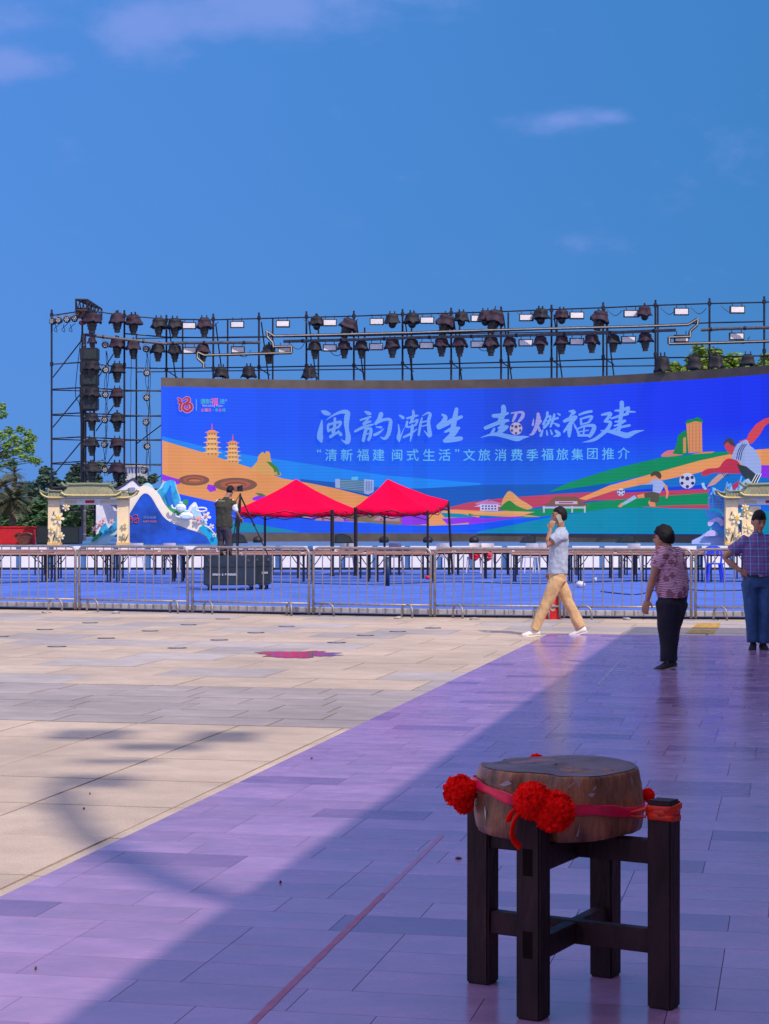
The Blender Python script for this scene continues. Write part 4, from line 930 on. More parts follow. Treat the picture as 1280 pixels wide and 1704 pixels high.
# ------------------------------------------------------------------ props on the stage
def paint(name, c, r=.55, v=.08, s=4.): return mat('print '+name, lin(c), r, 0, v, s)
def boards(parent, items, Z):
    for i, it in enumerate(items):
        nm, pts, m = it[:3]; dz = it[3] if len(it) > 3 else 0; th = it[4] if len(it) > 4 else .05
        b_ = bmesh.new(); extr(b_, pts, Z-dz, th); wlink(nm, b_, m, parent)
def petals(cx, cy, r, n=6, a0=0, pw=.36):
    out = []
    for i in range(n):
        a = R(a0+360*i/n); w = math.pi/n
        for k, rr in ((-.85, .42), (-.5, .85), (0, 1.0), (.5, .85), (.85, .42)): out.append((cx+r*rr*math.cos(a+k*w), cy+r*rr*math.sin(a+k*w)))
    return out
p_cream, p_wood, p_green = paint('cream', (252, 226, 180), v=.04), paint('ochre', (240, 190, 110)), paint('roof tile', (128, 138, 106))
p_yel, p_yel2, p_ltc = paint('petal', (253, 242, 205)), paint('corona', (244, 200, 90)), paint('lattice', (240, 232, 228))
p_dk = paint('dark stem', (50, 60, 52)); p_red = paint('red plaque', (205, 30, 40)); p_gold = paint('gold edge', (228, 206, 142))
def gate(x0, x1, Z, lab, clip=None):
    """three-roofed gateway cut-out; x0..x1 are the eave tips"""
    t = thing('gateway_prop', lab, 'stage prop', P((x0+x1)/2, 905, Z)); t.location.z = SH
    k = (x1-x0)/158.; X = lambda v: x0 + (v-68)*k
    base = 860 + (CAMH-SH)*3200/Z
    for px0, px1 in ((80, 99), (195, 214)):
        b_ = bmesh.new(); extr(b_, [(X(px0), 828), (X(px1), 828), (X(px1), base), (X(px0), base)], Z, .28); wlink('pillar', b_, p_cream, t)
        b_ = bmesh.new(); extr(b_, [(X(px0)-1.5, base-4), (X(px1)+1.5, base-4), (X(px1)+1.5, base), (X(px0)-1.5, base)], Z-.03, .34); wlink('pillar_base', b_, p_wood, t)
        b_ = bmesh.new(); extr(b_, [(X(px0)+.5, 829), (X(px1)-.5, 829), (X(px1)-.5, 832), (X(px0)+.5, 832)], Z-.012, .012); wlink('capital', b_, p_wood, t)
    b_ = bmesh.new(); extr(b_, [(X(99), 830), (X(195), 830), (X(195), 840), (X(99), 840)], Z+.05, .16); wlink('lintel', b_, p_ltc, t)
    b_ = bmesh.new(); extr(b_, [(X(99), 824), (X(195), 824), (X(195), 829.5), (X(99), 829.5)], Z+.03, .2); wlink('beam', b_, p_cream, t)
    b_ = bmesh.new(); extr(b_, [(X(142), 832.5), (X(157), 832.5), (X(157), 837), (X(142), 837)], Z+.034, .016); wlink('plaque', b_, p_red, t)
    for a, c in ((108, 128), (168, 192)):
        b_ = bmesh.new()
        for q in range(int((c-a)/2.5)):
            extr(b_, [(X(a+q*2.5), 833), (X(a+q*2.5+1.5), 833), (X(a+q*2.5+1.5), 837.5), (X(a+q*2.5), 837.5)], Z+.038, .012)
        wlink('carving', b_, p_gold, t)
    p_br = paint('bracket', (150, 142, 150))
    for s_, (xa, xb) in enumerate(((99, 112), (195, 182))):
        b_ = bmesh.new(); extr(b_, [(X(xa), 840), (X(xb), 840), (X((xa+xb)/2), 843), (X(xa), 848)], Z+.07, .05); wlink('corner_bracket', b_, p_br, t)
    def roof(pts, ribs, eave, dz):
        b_ = bmesh.new(); extr(b_, pts, Z-dz, .5); wlink('roof', b_, p_green, t)
        b_ = bmesh.new()
        for (xa, ya, xb, yb) in ribs: p, q = P(X(xa), ya, Z-dz-.02), P(X(xb), yb, Z-dz-.02); tube(b_, [p, q], .012, 5)
        wlink('roof_ribs', b_, paint('tile rib', (200, 198, 158)), t)
        b_ = bmesh.new(); tube(b_, [P(X(a), c, Z-dz-.03) for a, c in smoothpts(eave, 4)], .028, 6); wlink('eave', b_, p_gold, t)
    roof([(X(a), b) for a, b in ((104, 819), (107, 816), (112, 810), (115, 806), (181, 806), (184, 810), (190, 816), (200, 819), (196, 824), (110, 824))],
         [(148+(i-19)*1.75, 808, 148+(i-19)*2.15, 823) for i in range(39)], [(102, 819), (106, 822), (112, 824), (148, 824.4), (188, 824), (196, 822), (202, 818)], .22)
    for sx in (1, -1):
        f = (lambda v: v) if sx == 1 else (lambda v: 295-v)
        roof([(X(f(a)), b) for a, b in ((66, 816), (74, 820), (82, 821), (84, 819), (105, 818), (108, 827), (84, 828), (78, 827), (70, 823))],
             [(f(82+i*2.3), 820, f(80+i*2.5), 827) for i in range(11)], [(f(66), 816), (f(70), 822.5), (f(78), 827), (f(90), 828), (f(108), 827.5)], .16)
    b_ = bmesh.new(); tube(b_, [P(X(a), c, Z-.25) for a, c in smoothpts([(102, 803), (107, 808), (113, 808), (111, 803), (116, 806), (148, 805.5), (180, 806), (184, 803), (183, 808), (189, 808), (194, 803)], 4)], .045, 8); wlink('ridge', b_, p_green, t)
    for sx in (1, -1):
        f = (lambda v: v) if sx == 1 else (lambda v: 295-v)
        b_ = bmesh.new(); tube(b_, [P(X(f(a)), c, Z-.2) for a, c in smoothpts([(66, 815.5), (72, 819), (80, 819.5), (80, 812.5), (84, 816.5), (104, 817)], 4)], [.03]*21, 6); wlink('ridge', b_, p_green, t)
    fl = [(97, 862, 11, 8), (110, 844, 7, 40), (86, 880, 7, 15), (101, 892, 7, 50)] + [(208, 873, 6, 0), (206, 889, 6, 30)]
    for i, (fx, fy, r, a0) in enumerate(fl):
        b_ = bmesh.new(); extr(b_, petals(X(fx), fy, r, 6, a0), Z-.06-.01*i, .03); wlink('flower', b_, p_yel, t)
        b_ = bmesh.new(); extr(b_, petals(X(fx), fy, r*.42, 6, a0+30), Z-.085-.01*i, .02); wlink('flower_centre', b_, p_yel2, t)
    for (a, b, c, d) in ((88, 904, 92, 884), (92, 904, 96, 874), (84, 902, 78, 890), (95, 904, 101, 897), (203, 904, 207, 880), (207, 903, 214, 888), (90, 850, 88.5, 858), (103, 848, 112, 846)):
        b_ = bmesh.new(); extr(b_, [(X(a), b), (X((a+c)/2)+1.2, (b+d)/2), (X(c), d), (X((a+c)/2)-1, (b+d)/2)], Z-.04, .02); wlink('stem', b_, p_dk if a in (84, 88, 90, 207) else paint('pale stem', (196, 190, 170)), t)
    return t
gate(68, 226, 59.0, 'cream gateway prop with green tiled roofs and daffodils at stage left')
gate(1195, 1365, 59.0, 'cream gateway prop with green tiled roof cut by the right picture edge')

b_ = bmesh.new(); extr(b_, [(1235, 842), (1266, 842), (1266, 905), (1235, 905)], 59.12, .06); t = thing('flower_panel', 'cream board beside the right gateway pillar behind the man', 'stage prop', P(1250, 905, 59.12)); t.location.z = SH
wlink('board', b_, p_cream, t)
for fx, fy, rr_ in ((1244, 852, 10), (1246, 878, 9), (1258, 890, 8)):
    b_ = bmesh.new(); extr(b_, petals(fx, fy, rr_, 6, 20), 59.08, .03); wlink('flower', b_, p_yel, t); b_ = bmesh.new(); extr(b_, petals(fx, fy, rr_*.4, 6, 50), 59.06, .015); wlink('flower_centre', b_, p_yel2, t)
# wave board
W = thing('wave_board_prop', 'blue wave-shaped backdrop board with teapots, blossoms and cyan mountains', 'stage prop', P(260, 905, 60.5)); W.location.z = SH
base = 860+(CAMH-SH)*3200/60.5
wave = smoothpts([(196, 905), (200, 880), (214, 858), (226, 838), (235, 825), (243, 821), (252, 828), (262, 845), (274, 862), (290, 872), (312, 880), (330, 886), (342, 894), (350, 905)], 6)
outer = smoothpts([(196, 905), (200, 868), (214, 838), (226, 818), (238, 808), (252, 812), (264, 822), (276, 842), (292, 856), (318, 863), (340, 872), (356, 886), (362, 905)], 6)
p_wv, p_wv2 = paint('wave cream', (255, 244, 224), v=.03), paint('wave blue', (18, 84, 205), v=.25, s=1.5)
p_cy, p_cy2, p_wh, p_pk = paint('cyan', (50, 182, 240), v=.3, s=3), paint('pale cyan', (176, 226, 248)), paint('white', (236, 238, 250)), paint('pink', (240, 190, 205))
p_gn = paint('leaf green', (40, 150, 90))
boards(W, [
    ('gable', [(180, 818), (196, 816), (208, 808), (220, 798), (230, 808), (246, 816), (246, 850), (190, 850)], p_wh, 0, .05),
    ('gable_roof', smoothpts([(176, 819), (194, 812), (208, 804), (221, 795), (232, 805), (244, 810), (240, 812), (230, 807), (221, 799), (208, 808), (195, 815)], 2, True), paint('slate', (64, 60, 104)), .02, .05),
    ('gable_window', [(216, 811), (225, 811), (225, 819), (216, 819)], paint('slate pale', (150, 150, 200)), .04, .03),
    ('screen_panel', [(160, 839), (200, 839), (200, 880), (160, 890)], p_wh, -.3, .05),
    ('mountain', smoothpts([(236, 812), (240, 805), (247, 804), (253, 808), (258, 816), (266, 812), (270, 804), (280, 800), (291, 801), (294, 813), (300, 829), (302, 838), (312, 860), (270, 862), (240, 830)], 2, True), p_cy2, 0, .06),
    ('mountain', smoothpts([(262, 818), (270, 812), (274, 803), (282, 799), (290, 801), (293, 813), (298, 828), (302, 842), (310, 862), (286, 852), (272, 838)], 2, True), p_cy, .06, .05),
    ('mountain', [(276, 822), (284, 806), (286, 828), (292, 846), (282, 842)], paint('deep cyan', (20, 110, 215)), .12, .03),
    ('foliage_cutout', smoothpts([(276, 844), (284, 843), (292, 848), (300, 846), (304, 852), (312, 858), (296, 860), (284, 854)], 2, True), p_gn, .15, .03),
    ('foliage_cutout', smoothpts([(303, 834), (308, 831), (313, 833), (312, 840), (307, 845), (303, 840)], 2, True), p_gn, .2, .03),
    ('mountain', smoothpts([(312, 850), (320, 838), (326, 836), (330, 846), (338, 862), (345, 872), (320, 866)], 2, True), p_wh, .12, .04),
    ('mountain', smoothpts([(318, 850), (326, 842), (332, 852), (346, 876), (358, 892), (350, 896), (330, 868)], 2, True), p_cy2, .16, .03),
    ('outer_wave', outer, p_wv, .22, .08), ('inner_wave', wave, p_wv2, .31, .06),
    ('wave_tail', smoothpts([(331, 880), (340, 875), (352, 883), (360, 893), (362, 905), (351, 905), (344, 893)], 3, True), paint('tail cyan', (0, 172, 226)), .30, .05),
    ('lower_wave', smoothpts([(148, 905), (160, 896), (176, 886), (190, 872), (198, 858), (200, 880), (190, 893), (176, 905)], 3, True), p_cy2, .2, .06),
    ('lower_wave', smoothpts([(166, 893), (180, 880), (192, 864), (199, 854), (200, 872), (188, 884), (176, 890)], 3, True), p_cy, .28, .04),
    ('foliage_cutout', smoothpts([(152, 900), (160, 890), (170, 885), (166, 892), (158, 900)], 2, True), p_gn, .3, .04),
    ('mountain', [(164, 886), (170, 874), (176, 870), (181, 882), (174, 888)], p_cy, .14, .04)], 60.5)
for i, (fx, fy, r) in enumerate(((330, 864, 7), (343, 859, 9), (352, 876, 5), (166, 873, 7), (158, 880, 6), (186, 868, 5), (172, 866, 5), (357, 890, 4))):
    b_ = bmesh.new(); extr(b_, petals(fx, fy, r, 5, i*17), 60.5-.36-.01*i, .03); wlink('blossom', b_, p_wh if i in (1, 2, 7) else p_pk, W)
    b_ = bmesh.new(); extr(b_, petals(fx, fy, r*.3, 5, i*17), 60.5-.39-.01*i, .02); wlink('blossom_centre', b_, paint('blossom heart', (236, 150, 110)), W)
for i, (cx, cy, rx, ry) in enumerate(((301, 845, 9, 7), (310, 859, 12, 7))):     # teapots: lobed relief bodies with spout, lid and handle
    b_ = bmesh.new(); ellipsoid(b_, P(cx, cy, 60.1), (rx/52.9, .1, ry/52.9), nu=20, nv=10); wlink('teapot', b_, p_wh, W, True)
    b_ = bmesh.new(); ellipsoid(b_, P(cx, cy-ry-1, 60.1), (.07, .06, .05)); wlink('teapot_lid', b_, p_cy2, W, True)
    b_ = bmesh.new(); tube(b_, [P(x, y, 60.08) for x, y in smoothpts([(cx-rx*.8, cy+2), (cx-rx-5, cy), (cx-rx-6, cy-5)], 4)], .035, 6); wlink('teapot_spout', b_, p_wh, W, True)
    b_ = bmesh.new(); tube(b_, [P(cx+rx*.6*math.cos(R(a)), cy+1+ry*.35*math.sin(R(a)), 59.93) for a in range(0, 361, 30)], .012, 5); wlink('teapot_ornament', b_, p_cy2, W)
b_ = bmesh.new(); tube(b_, [P(335+9*math.cos(R(a)), 848+3.2*math.sin(R(a)), 60.1) for a in range(0, 361, 20)], .03, 6); wlink('ring_ornament', b_, p_wh, W)
# logo on the wave board
class BArt:
    pass
b_ = bmesh.new()
def bstroke(b_, pts, Z, r):
    tube(b_, [P(x, y, Z) for x, y in smoothpts(pts, 4)], r, 5)
for st in ([(217, 859), (220, 861), (217, 864), (221, 864), (219, 870)], [(223, 858), (228, 857), (229, 861), (225, 863)], [(226, 863), (231, 864), (229, 870), (224, 869), (224, 865), (228, 866)]): bstroke(b_, st, 60.5-.33, .016)
wlink('emblem', b_, paint('emblem red', (196, 66, 80)), W)
def board_text(txt, px, py, size_px, Z, m, parent, name='lettering', rotz=0, align='CENTER', thick=.004):
    cu = bpy.data.curves.new('t', 'FONT'); cu.body = txt; cu.size = 1; cu.resolution_u = 2; cu.extrude = 0; cu.offset = .01
    o = bpy.data.objects.new('t', cu); COL.objects.link(o); dg = bpy.context.evaluated_depsgraph_get(); dg.update()
    me = bpy.data.meshes.new_from_object(o.evaluated_get(dg)); bpy.data.objects.remove(o)
    xs = [v.co.x for v in me.vertices]; ys = [v.co.y for v in me.vertices]; mx, my = (min(xs)+max(xs))/2, (min(ys)+max(ys))/2
    s = size_px*Z/3200; c = P(px, py, Z)
    off = Vector(parent.location) if parent else Vector()
    for v in me.vertices:
        v.co = Matrix.Rotation(rotz, 3, 'Z') @ Vector(((v.co.x-mx)*s, 0, (v.co.y-my)*s)) + c - off
    me.materials.clear(); me.name = name
    return link(name, me, m, parent)
board_text('清新福建', 249, 861, 5.5, 60.5-.335, paint('letter blue', (90, 130, 220)), W)
board_text('全福游 有全福', 249, 867.5, 3.6, 60.5-.335, paint('letter orange', (200, 110, 110)), W)
def worn_marks(px, py, n, step, h, Z, m, parent, skip=()):
    b_ = bmesh.new(); k_ = step*Z/3200; hh = h*Z/3200; c = P(px, py, Z)
    for i in range(n):
        if i in skip: continue
        x = (i-(n-1)/2)*k_; q = c + Vector((x, 0, 0))
        box(b_, q+Vector((-k_*.28, 0, 0)), (k_*.2, .003, hh)); box(b_, q+Vector((k_*.22, 0, 0)), (k_*.18, .003, hh*.9)); box(b_, q+Vector((-.01*k_, 0, hh*(.3 if i % 2 else -.3))), (k_*.34, .003, hh*.24))
    return wlink('lettering', b_, m, parent)
# ship board
Sp = thing('ship_board_prop', 'pale blue junk ship cut-out board riding white clouds', 'stage prop', P(1180, 905, 59.6)); Sp.location.z = SH
p_s1, p_s2, p_s3 = paint('ship blue', (88, 178, 250), v=.1), paint('ship sail', (165, 210, 252), v=.15), paint('cloud lilac', (196, 190, 246))
boards(Sp, [('base_slope', smoothpts([(1151, 905), (1166, 893), (1178, 886), (1200, 886), (1240, 886), (1240, 905)], 2, True), paint('slope', (165, 188, 246)), .1, .1),
    ('rock', smoothpts([(1184, 890), (1183, 878), (1190, 866), (1198, 864), (1216, 868), (1240, 870), (1240, 892)], 2, True), p_s1, .14, .06),
    ('hull', smoothpts([(1173, 845), (1180, 850), (1192, 851), (1204, 857), (1216, 862), (1240, 864), (1240, 876), (1200, 876), (1184, 872), (1178, 862)], 2, True), p_s1, .18, .08),
    ('sail', smoothpts([(1180, 845), (1179, 828), (1184, 820), (1188, 812), (1192, 814), (1196, 824), (1195, 844)], 2, True), p_s2, .2, .03),
    ('sail', smoothpts([(1196, 850), (1197, 828), (1204, 818), (1212, 806), (1217, 806), (1220, 824), (1219, 852)], 2, True), p_s2, .2, .03),
    ('sail', smoothpts([(1220, 826), (1232, 806), (1246, 796), (1252, 812), (1250, 830)], 2, True), p_s2, .12, .03),
    ('cloud', smoothpts([(1178, 874), (1180, 867), (1188, 863), (1196, 861), (1204, 866), (1205, 873), (1200, 876), (1196, 870), (1190, 868), (1184, 875)], 3, True), p_s3, .26, .05),
    ('cloud', smoothpts([(1172, 892), (1177, 885), (1186, 882), (1193, 886), (1194, 891), (1182, 892)], 3, True), p_s3, .26, .05),
    ('cloud', smoothpts([(1201, 858), (1207, 854), (1214, 856), (1218, 861), (1208, 862)], 3, True), p_s3, .28, .05),
    ('cloud', smoothpts([(1207, 884), (1211, 878), (1220, 876), (1230, 880), (1230, 888), (1210, 889)], 3, True), p_s3, .28, .05)], 59.6)
for a, c in (((1187, 846), (1186, 811)), ((1202, 850), (1210, 802)), ((1206, 852), (1216, 804)), ((1228, 818), (1234, 792))):
    b_ = bmesh.new(); tube(b_, [P(*a, 59.3), P(*c, 59.3)], .03, 6); wlink('mast', b_, p_s1, Sp)
b_ = bmesh.new()
for x0, x1, ys in ((1180, 1196, range(824, 845, 4)), (1197, 1219, range(820, 850, 5))):
    for y in ys: tube(b_, [P(x0, y, 59.37), P(x1, y-1, 59.37)], .012, 4)
wlink('sail_battens', b_, p_s1, Sp)

# red covered box, wooden ornament, dark speakers at the far left
t = thing('red_box', 'bright red covered case standing at the left end of the stage', 'case', P(22, 905, 60)); t.location.z = SH
wlink('case', bbox_bm(P(20, 891, 60.3)+Vector((-.3, 0, 0)), (2.0, .6, .56), bev=.02), mat('scarlet cover', (.62, .008, .015), .6, 0, .1, 6), t)
wlink('lid', bbox_bm(P(20, 877.5, 60.3)+Vector((-.3, 0, 0)), (2.06, .66, .05), bev=.02), mat('scarlet cover', (.62, .01, .02)), t)
t = thing('wooden_tray', 'carved brown wooden tray in front of the red case', 'tray', P(39, 897, 59.4)); t.location.z = SH
b_ = bmesh.new(); mw = mat('reddish carved wood', (.14, .035, .018), .5, 0, .3, 12)
extr(b_, smoothpts([(23, 890), (30, 890), (46, 890), (54, 888), (52, 894), (48, 901), (45, 905), (33, 905), (29, 899)], 3, True), 59.3, .3); wlink('body', b_, mw, t)
b_ = bmesh.new(); tube(b_, [P(x, y, 59.28) for x, y in smoothpts([(24, 891), (32, 887), (39, 888), (46, 887), (54, 890)], 4)], .03, 6); wlink('rim', b_, mw, t)
m_sp = MATS['speaker black']
def speaker(x0, x1, y0, lab, Z=61, d=.7):
    t = thing('subwoofer', lab, 'speaker', P((x0+x1)/2, 905, Z)); t.location.z = SH
    a, c = P(x0, y0, Z), P(x1, y0, Z); h = a.z-SH
    wlink('cabinet', bbox_bm(((a.x+c.x)/2, Z+d/2, SH+h/2+.002), (c.x-a.x, d, h), bev=.02), m_sp, t)
    b_ = bmesh.new(); box(b_, ((a.x+c.x)/2, Z-.012, SH+h/2), ((c.x-a.x)*.88, .02, h*.86)); wlink('grille', b_, MATS['speaker grille'], t)
speaker(60, 80, 876, 'black subwoofer between the red case and the left gateway'); speaker(100, 132, 877, 'wide black subwoofer seen through the left gateway')
# stage monitors
def wedge(x0, x1, y0, lab, Z=62.5, flip=1):
    t = thing('stage_monitor', lab, 'speaker', P((x0+x1)/2, 905, Z)); t.location.z = SH
    h = P(0, y0, Z).z-SH; a = P(x0, 0, Z).x; c = P(x1, 0, Z).x; w = c-a
    prof = [(0, 0), (w, 0), (w*.78, h*.75), (w*.45, h), (.06*w, h*.9)] if flip > 0 else [(0, 0), (w, 0), (w*.98, h*.9), (w*.7, h), (w*.25, h*.7)]
    b_ = bmesh.new(); r0 = [Vector((a+x, Z, SH+.003+z)) for x, z in prof]; r1 = [p+Vector((0, .5, 0)) for p in r0]; loft(b_, [r0, r1]); wlink('cabinet', b_, m_sp, t)
    b_ = bmesh.new(); loft(b_, [[Vector((a+w*.5+(p.x-a-w*.5)*.8, Z-.012, SH+h*.45+(p.z-SH-h*.45)*.75)) for p in r0], [Vector((a+w*.5+(p.x-a-w*.5)*.8, Z-.001, SH+h*.45+(p.z-SH-h*.45)*.75)) for p in r0]]); wlink('grille', b_, MATS['speaker grille'], t)
wedge(556, 589, 888, 'black wedge monitor behind the thick canopy legs', 63)
wedge(385, 411, 887, 'black wedge monitor beside the tripod legs', 63)
wedge(866, 892, 890, 'black wedge monitor left of the walking man', 64, -1)
wedge(1027, 1058, 890, 'black wedge monitor left of the woman', 64, -1)
for i, (px, lab) in enumerate(((429, 'small dark dome light on the deck beside the thin canopy leg'), (639, 'small dark dome light between the red canopies'), (712, 'small dark dome light behind the right canopy leg'), (789, 'small dark dome light right of the canopies'))):
    b_ = bmesh.new(); ellipsoid(b_, (0, 0, 0), (.17, .17, .14)); t = thing('dome_light', lab, 'stage light', P(px, 903, 64.5), 0, 'dome lights along the screen foot'); t.location.z = SH+.08
    link('dome', b_, m_black, t, smooth=True); b_ = bmesh.new(); tube(b_, [(0, 0, -.078), (0, 0, 0)], .12, 12); link('foot', b_, m_black, t)

# ------------------------------------------------------------------ tables and chairs
m_ttop = mat('brown folding table top', (.52, .27, .19), .45, 0, .15, 3, obj_rand=.2)
m_tleg = mat('black table leg', (.008, .009, .018), .5)
def make_table(w=1.55, d=.62, h=.685):
    t = thing('folding_table', '', 'table', (0, 0, CZ), 0, 'rows of brown folding tables')
    b_ = bmesh.new(); box(b_, (0, 0, h-.012), (w, d, .024)); link('table_top', b_, m_ttop, t)
    b_ = bmesh.new(); box(b_, (0, 0, h-.045), (w-.1, .03, .035)); box(b_, (0, d/2-.03, h-.045), (w-.1, .02, .035)); box(b_, (0, -d/2+.03, h-.045), (w-.1, .02, .035)); link('apron', b_, m_tleg, t)
    b_ = bmesh.new(); tube(b_, [(0, 0, h-.05), (0, 0, 0)], .021, 6); lg = bpy.data.meshes.new('leg'); b_.to_mesh(lg); b_.free(); lg.materials.append(m_tleg)
    for sx in (-1, 1):
        for sy in (-1, 1):
            o = bpy.data.objects.new('leg', lg); COL.objects.link(o); o.parent = t; o.location = (sx*(w/2-.10), sy*(d/2-.07), 0)
        b_ = bmesh.new(); tube(b_, smoothpts([(sx*(w/2-.11), 0, h-.32), (sx*(w/2-.19), 0, h-.22), (sx*(w/2-.30), 0, h-.06)], 3), .012, 5); tube(b_, [(sx*(w/2-.1), -d/2+.07, h-.3), (sx*(w/2-.1), d/2-.07, h-.3)], .013, 5); link('brace', b_, m_tleg, t)
    return t
tab = make_table(); first = True; k = 0
def place_table(px, Z, lab, rzv=0.):
    global first
    o = tab if first else copy_tree(tab); first = False
    o.location = ((px-640)*Z/3200, Z, CZ); o.rotation_euler = (0, 0, rzv); o['label'] = lab
for rn, Z, xs_ in (('front', 46.6, [27, 135, 243, 351, 459, 567, 675, 760-9, 903, 1011, 1119, 1227]), ('middle', 49.0, [40, 144, 247, 350, 452, 556, 660, 764, 868, 972, 1076, 1180, 1284]), ('rear', 51.9, [20, 118, 216, 314, 412, 510, 608, 706, 804, 902, 1000, 1098, 1196])):
    for i, px in enumerate(xs_):
        if rn == 'front' and px == 751: px = 706; continue
        place_table(px, Z+random.uniform(-.12, .12), 'brown folding table with black legs, %s from the left in the %s row' % (ORD[i], rn), R(random.uniform(-2, 2)))
m_pl = mat('white plastic chair', (.66, .64, .70), .4, 0, .06, 4)
def make_chair():
    t = thing('plastic_chair', '', 'chair', (0, 0, CZ), 0, 'white plastic chairs behind the tables')
    b_ = bmesh.new(); box(b_, (0, 0, .44), (.40, .40, .03)); bmesh.ops.bevel(b_, geom=b_.edges[:], offset=.012, segments=2, affect='EDGES'); link('seat', b_, m_pl, t)
    b_ = bmesh.new()
    loft(b_, [[Vector((x*(1-.12*(z > .7)), -.19-(z-.45)*.22+dy+.05*(x/.2)**2, z)) for x, dy in ((-.2, 0), (-.1, 0), (0, 0), (.1, 0), (.2, 0), (.2, -.02), (.1, -.02), (0, -.02), (-.1, -.02), (-.2, -.02))] for z in (.47, .55, .65, .75, .83)]); link('backrest', b_, m_pl, t)
    for sx in (-1, 1):
        for sy in (-1, 1): b_ = bmesh.new(); tube(b_, [(sx*.17, sy*.17, .43), (sx*.21, sy*.21, 0)], [.022, .016], 6); link('leg', b_, m_pl, t)
    return t
ch = make_chair(); cf_ = True
for px, Z, a, lab in ((228, 54.5, 8, 'white plastic chair seen below the tables right of the left gateway'), (285, 54.6, -5, 'white plastic chair behind the tables below the wave board'), (578, 54.2, 4, 'white plastic chair under the gap between the canopies'), (659, 54.2, -6, 'white plastic chair under the right canopy, left one'),
                      (736, 54.4, 3, 'white plastic chair just right of the right canopy'), (790, 53.8, 170, 'white plastic chair draped with a red jacket, left one'), (812, 53.7, 178, 'white plastic chair draped with a red jacket, right one'), (882, 53.9, 10, 'white plastic chair left of the walking man, nearer one'), (900, 54.3, -8, 'white plastic chair hidden partly by the walking man'), (1052, 53.5, 7, 'white plastic chair behind the tables left of the woman')):
    o = ch if cf_ else copy_tree(ch); cf_ = False; o.location = ((px-640)*Z/3200, Z, CZ); o.rotation_euler = (0, 0, R(a)); o['label'] = lab
for px, lab in ((790, 'red jacket hung on the left of two white chairs'), (812, 'red jacket hung on the right of two white chairs')):
    Z = 53.6; t = thing('red_jacket', lab, 'jacket', P(px, 935, Z), 0, 'red jackets over chairs')
    b_ = bmesh.new(); ellipsoid(b_, (0, 0, 0), (.15, .13, .18), nu=20, nv=14); me = remesh(b_, .02, 2); crumple(me, .05, 9); o = link('cloth', me, mat('bright red cloth', (.72, .01, .05), .7), t); t.location = ((px-640)*Z/3200, Z+.02, .56)
# blue plastic stool
t = thing('plastic_stool', 'bright blue plastic chair between the barrier and the tables', 'chair', G(1181, 968)); t.location = ((1181-640)*46.6/3200, 45.9, CZ)
m_bl = mat('blue plastic', (.03, .07, .72), .35)
b_ = bmesh.new(); box(b_, (0, 0, .45), (.38, .36, .03)); link('seat', b_, m_bl, t)
for sx in (-1, 1):
    for sy in (-1, 1): b_ = bmesh.new(); tube(b_, [(sx*.14, sy*.14, .44), (sx*.2, sy*.19, 0)], [.035, .028], 6); link('leg', b_, m_bl, t)
b_ = bmesh.new(); tube(b_, smoothpts([(-.18, .17, .45), (-.2, .2, .72), (-.12, .22, .84), (.12, .22, .84), (.2, .2, .72), (.18, .17, .45)], 4), .026, 6); box(b_, (0, .22, .74), (.3, .02, .14)); link('backrest', b_, m_bl, t)
# oddments
def small(name, lab, cat, px, py_ground, fn, m, h=0):
    g = G(px, py_ground); Z = (CAMH-CZ)*3200/(py_ground-860); t = thing(name, lab, cat, ((px-640)*Z/3200, Z, CZ+h)); b_ = bmesh.new(); fn(b_); link('body', b_, m, t, smooth=True)
small('paper_bag', 'crumpled white paper bag on the blue carpet right of the walking man', 'bag', 966, 978, lambda b: ellipsoid(b, (0, 0, .07), (.11, .09, .075), None, 14, 10, lambda d, p: p*(1+.35*noise.noise(d*2.4))), m_pl)
small('paper_cup', 'small white cup standing on the blue carpet beside the paper bag', 'cup', 991, 968, lambda b: tube(b, [(0, 0, 0), (0, 0, .10)], [.028, .036], 10), m_pl)
small('red_ball', 'small red bundle on the carpet under the right canopy', 'bundle', 712, 964, lambda b: ellipsoid(b, (0, 0, .05), (.07, .06, .05)), mat('bright red cloth', (.7, .01, .05)))
small('water_drum', 'slim dark blue cylinder between the table legs', 'cylinder', 645, 975, lambda b: tube(b, [(0, 0, 0), (0, 0, .66)], [.05, .05], 12), mat('navy cylinder', (.01, .03, .09), .4))

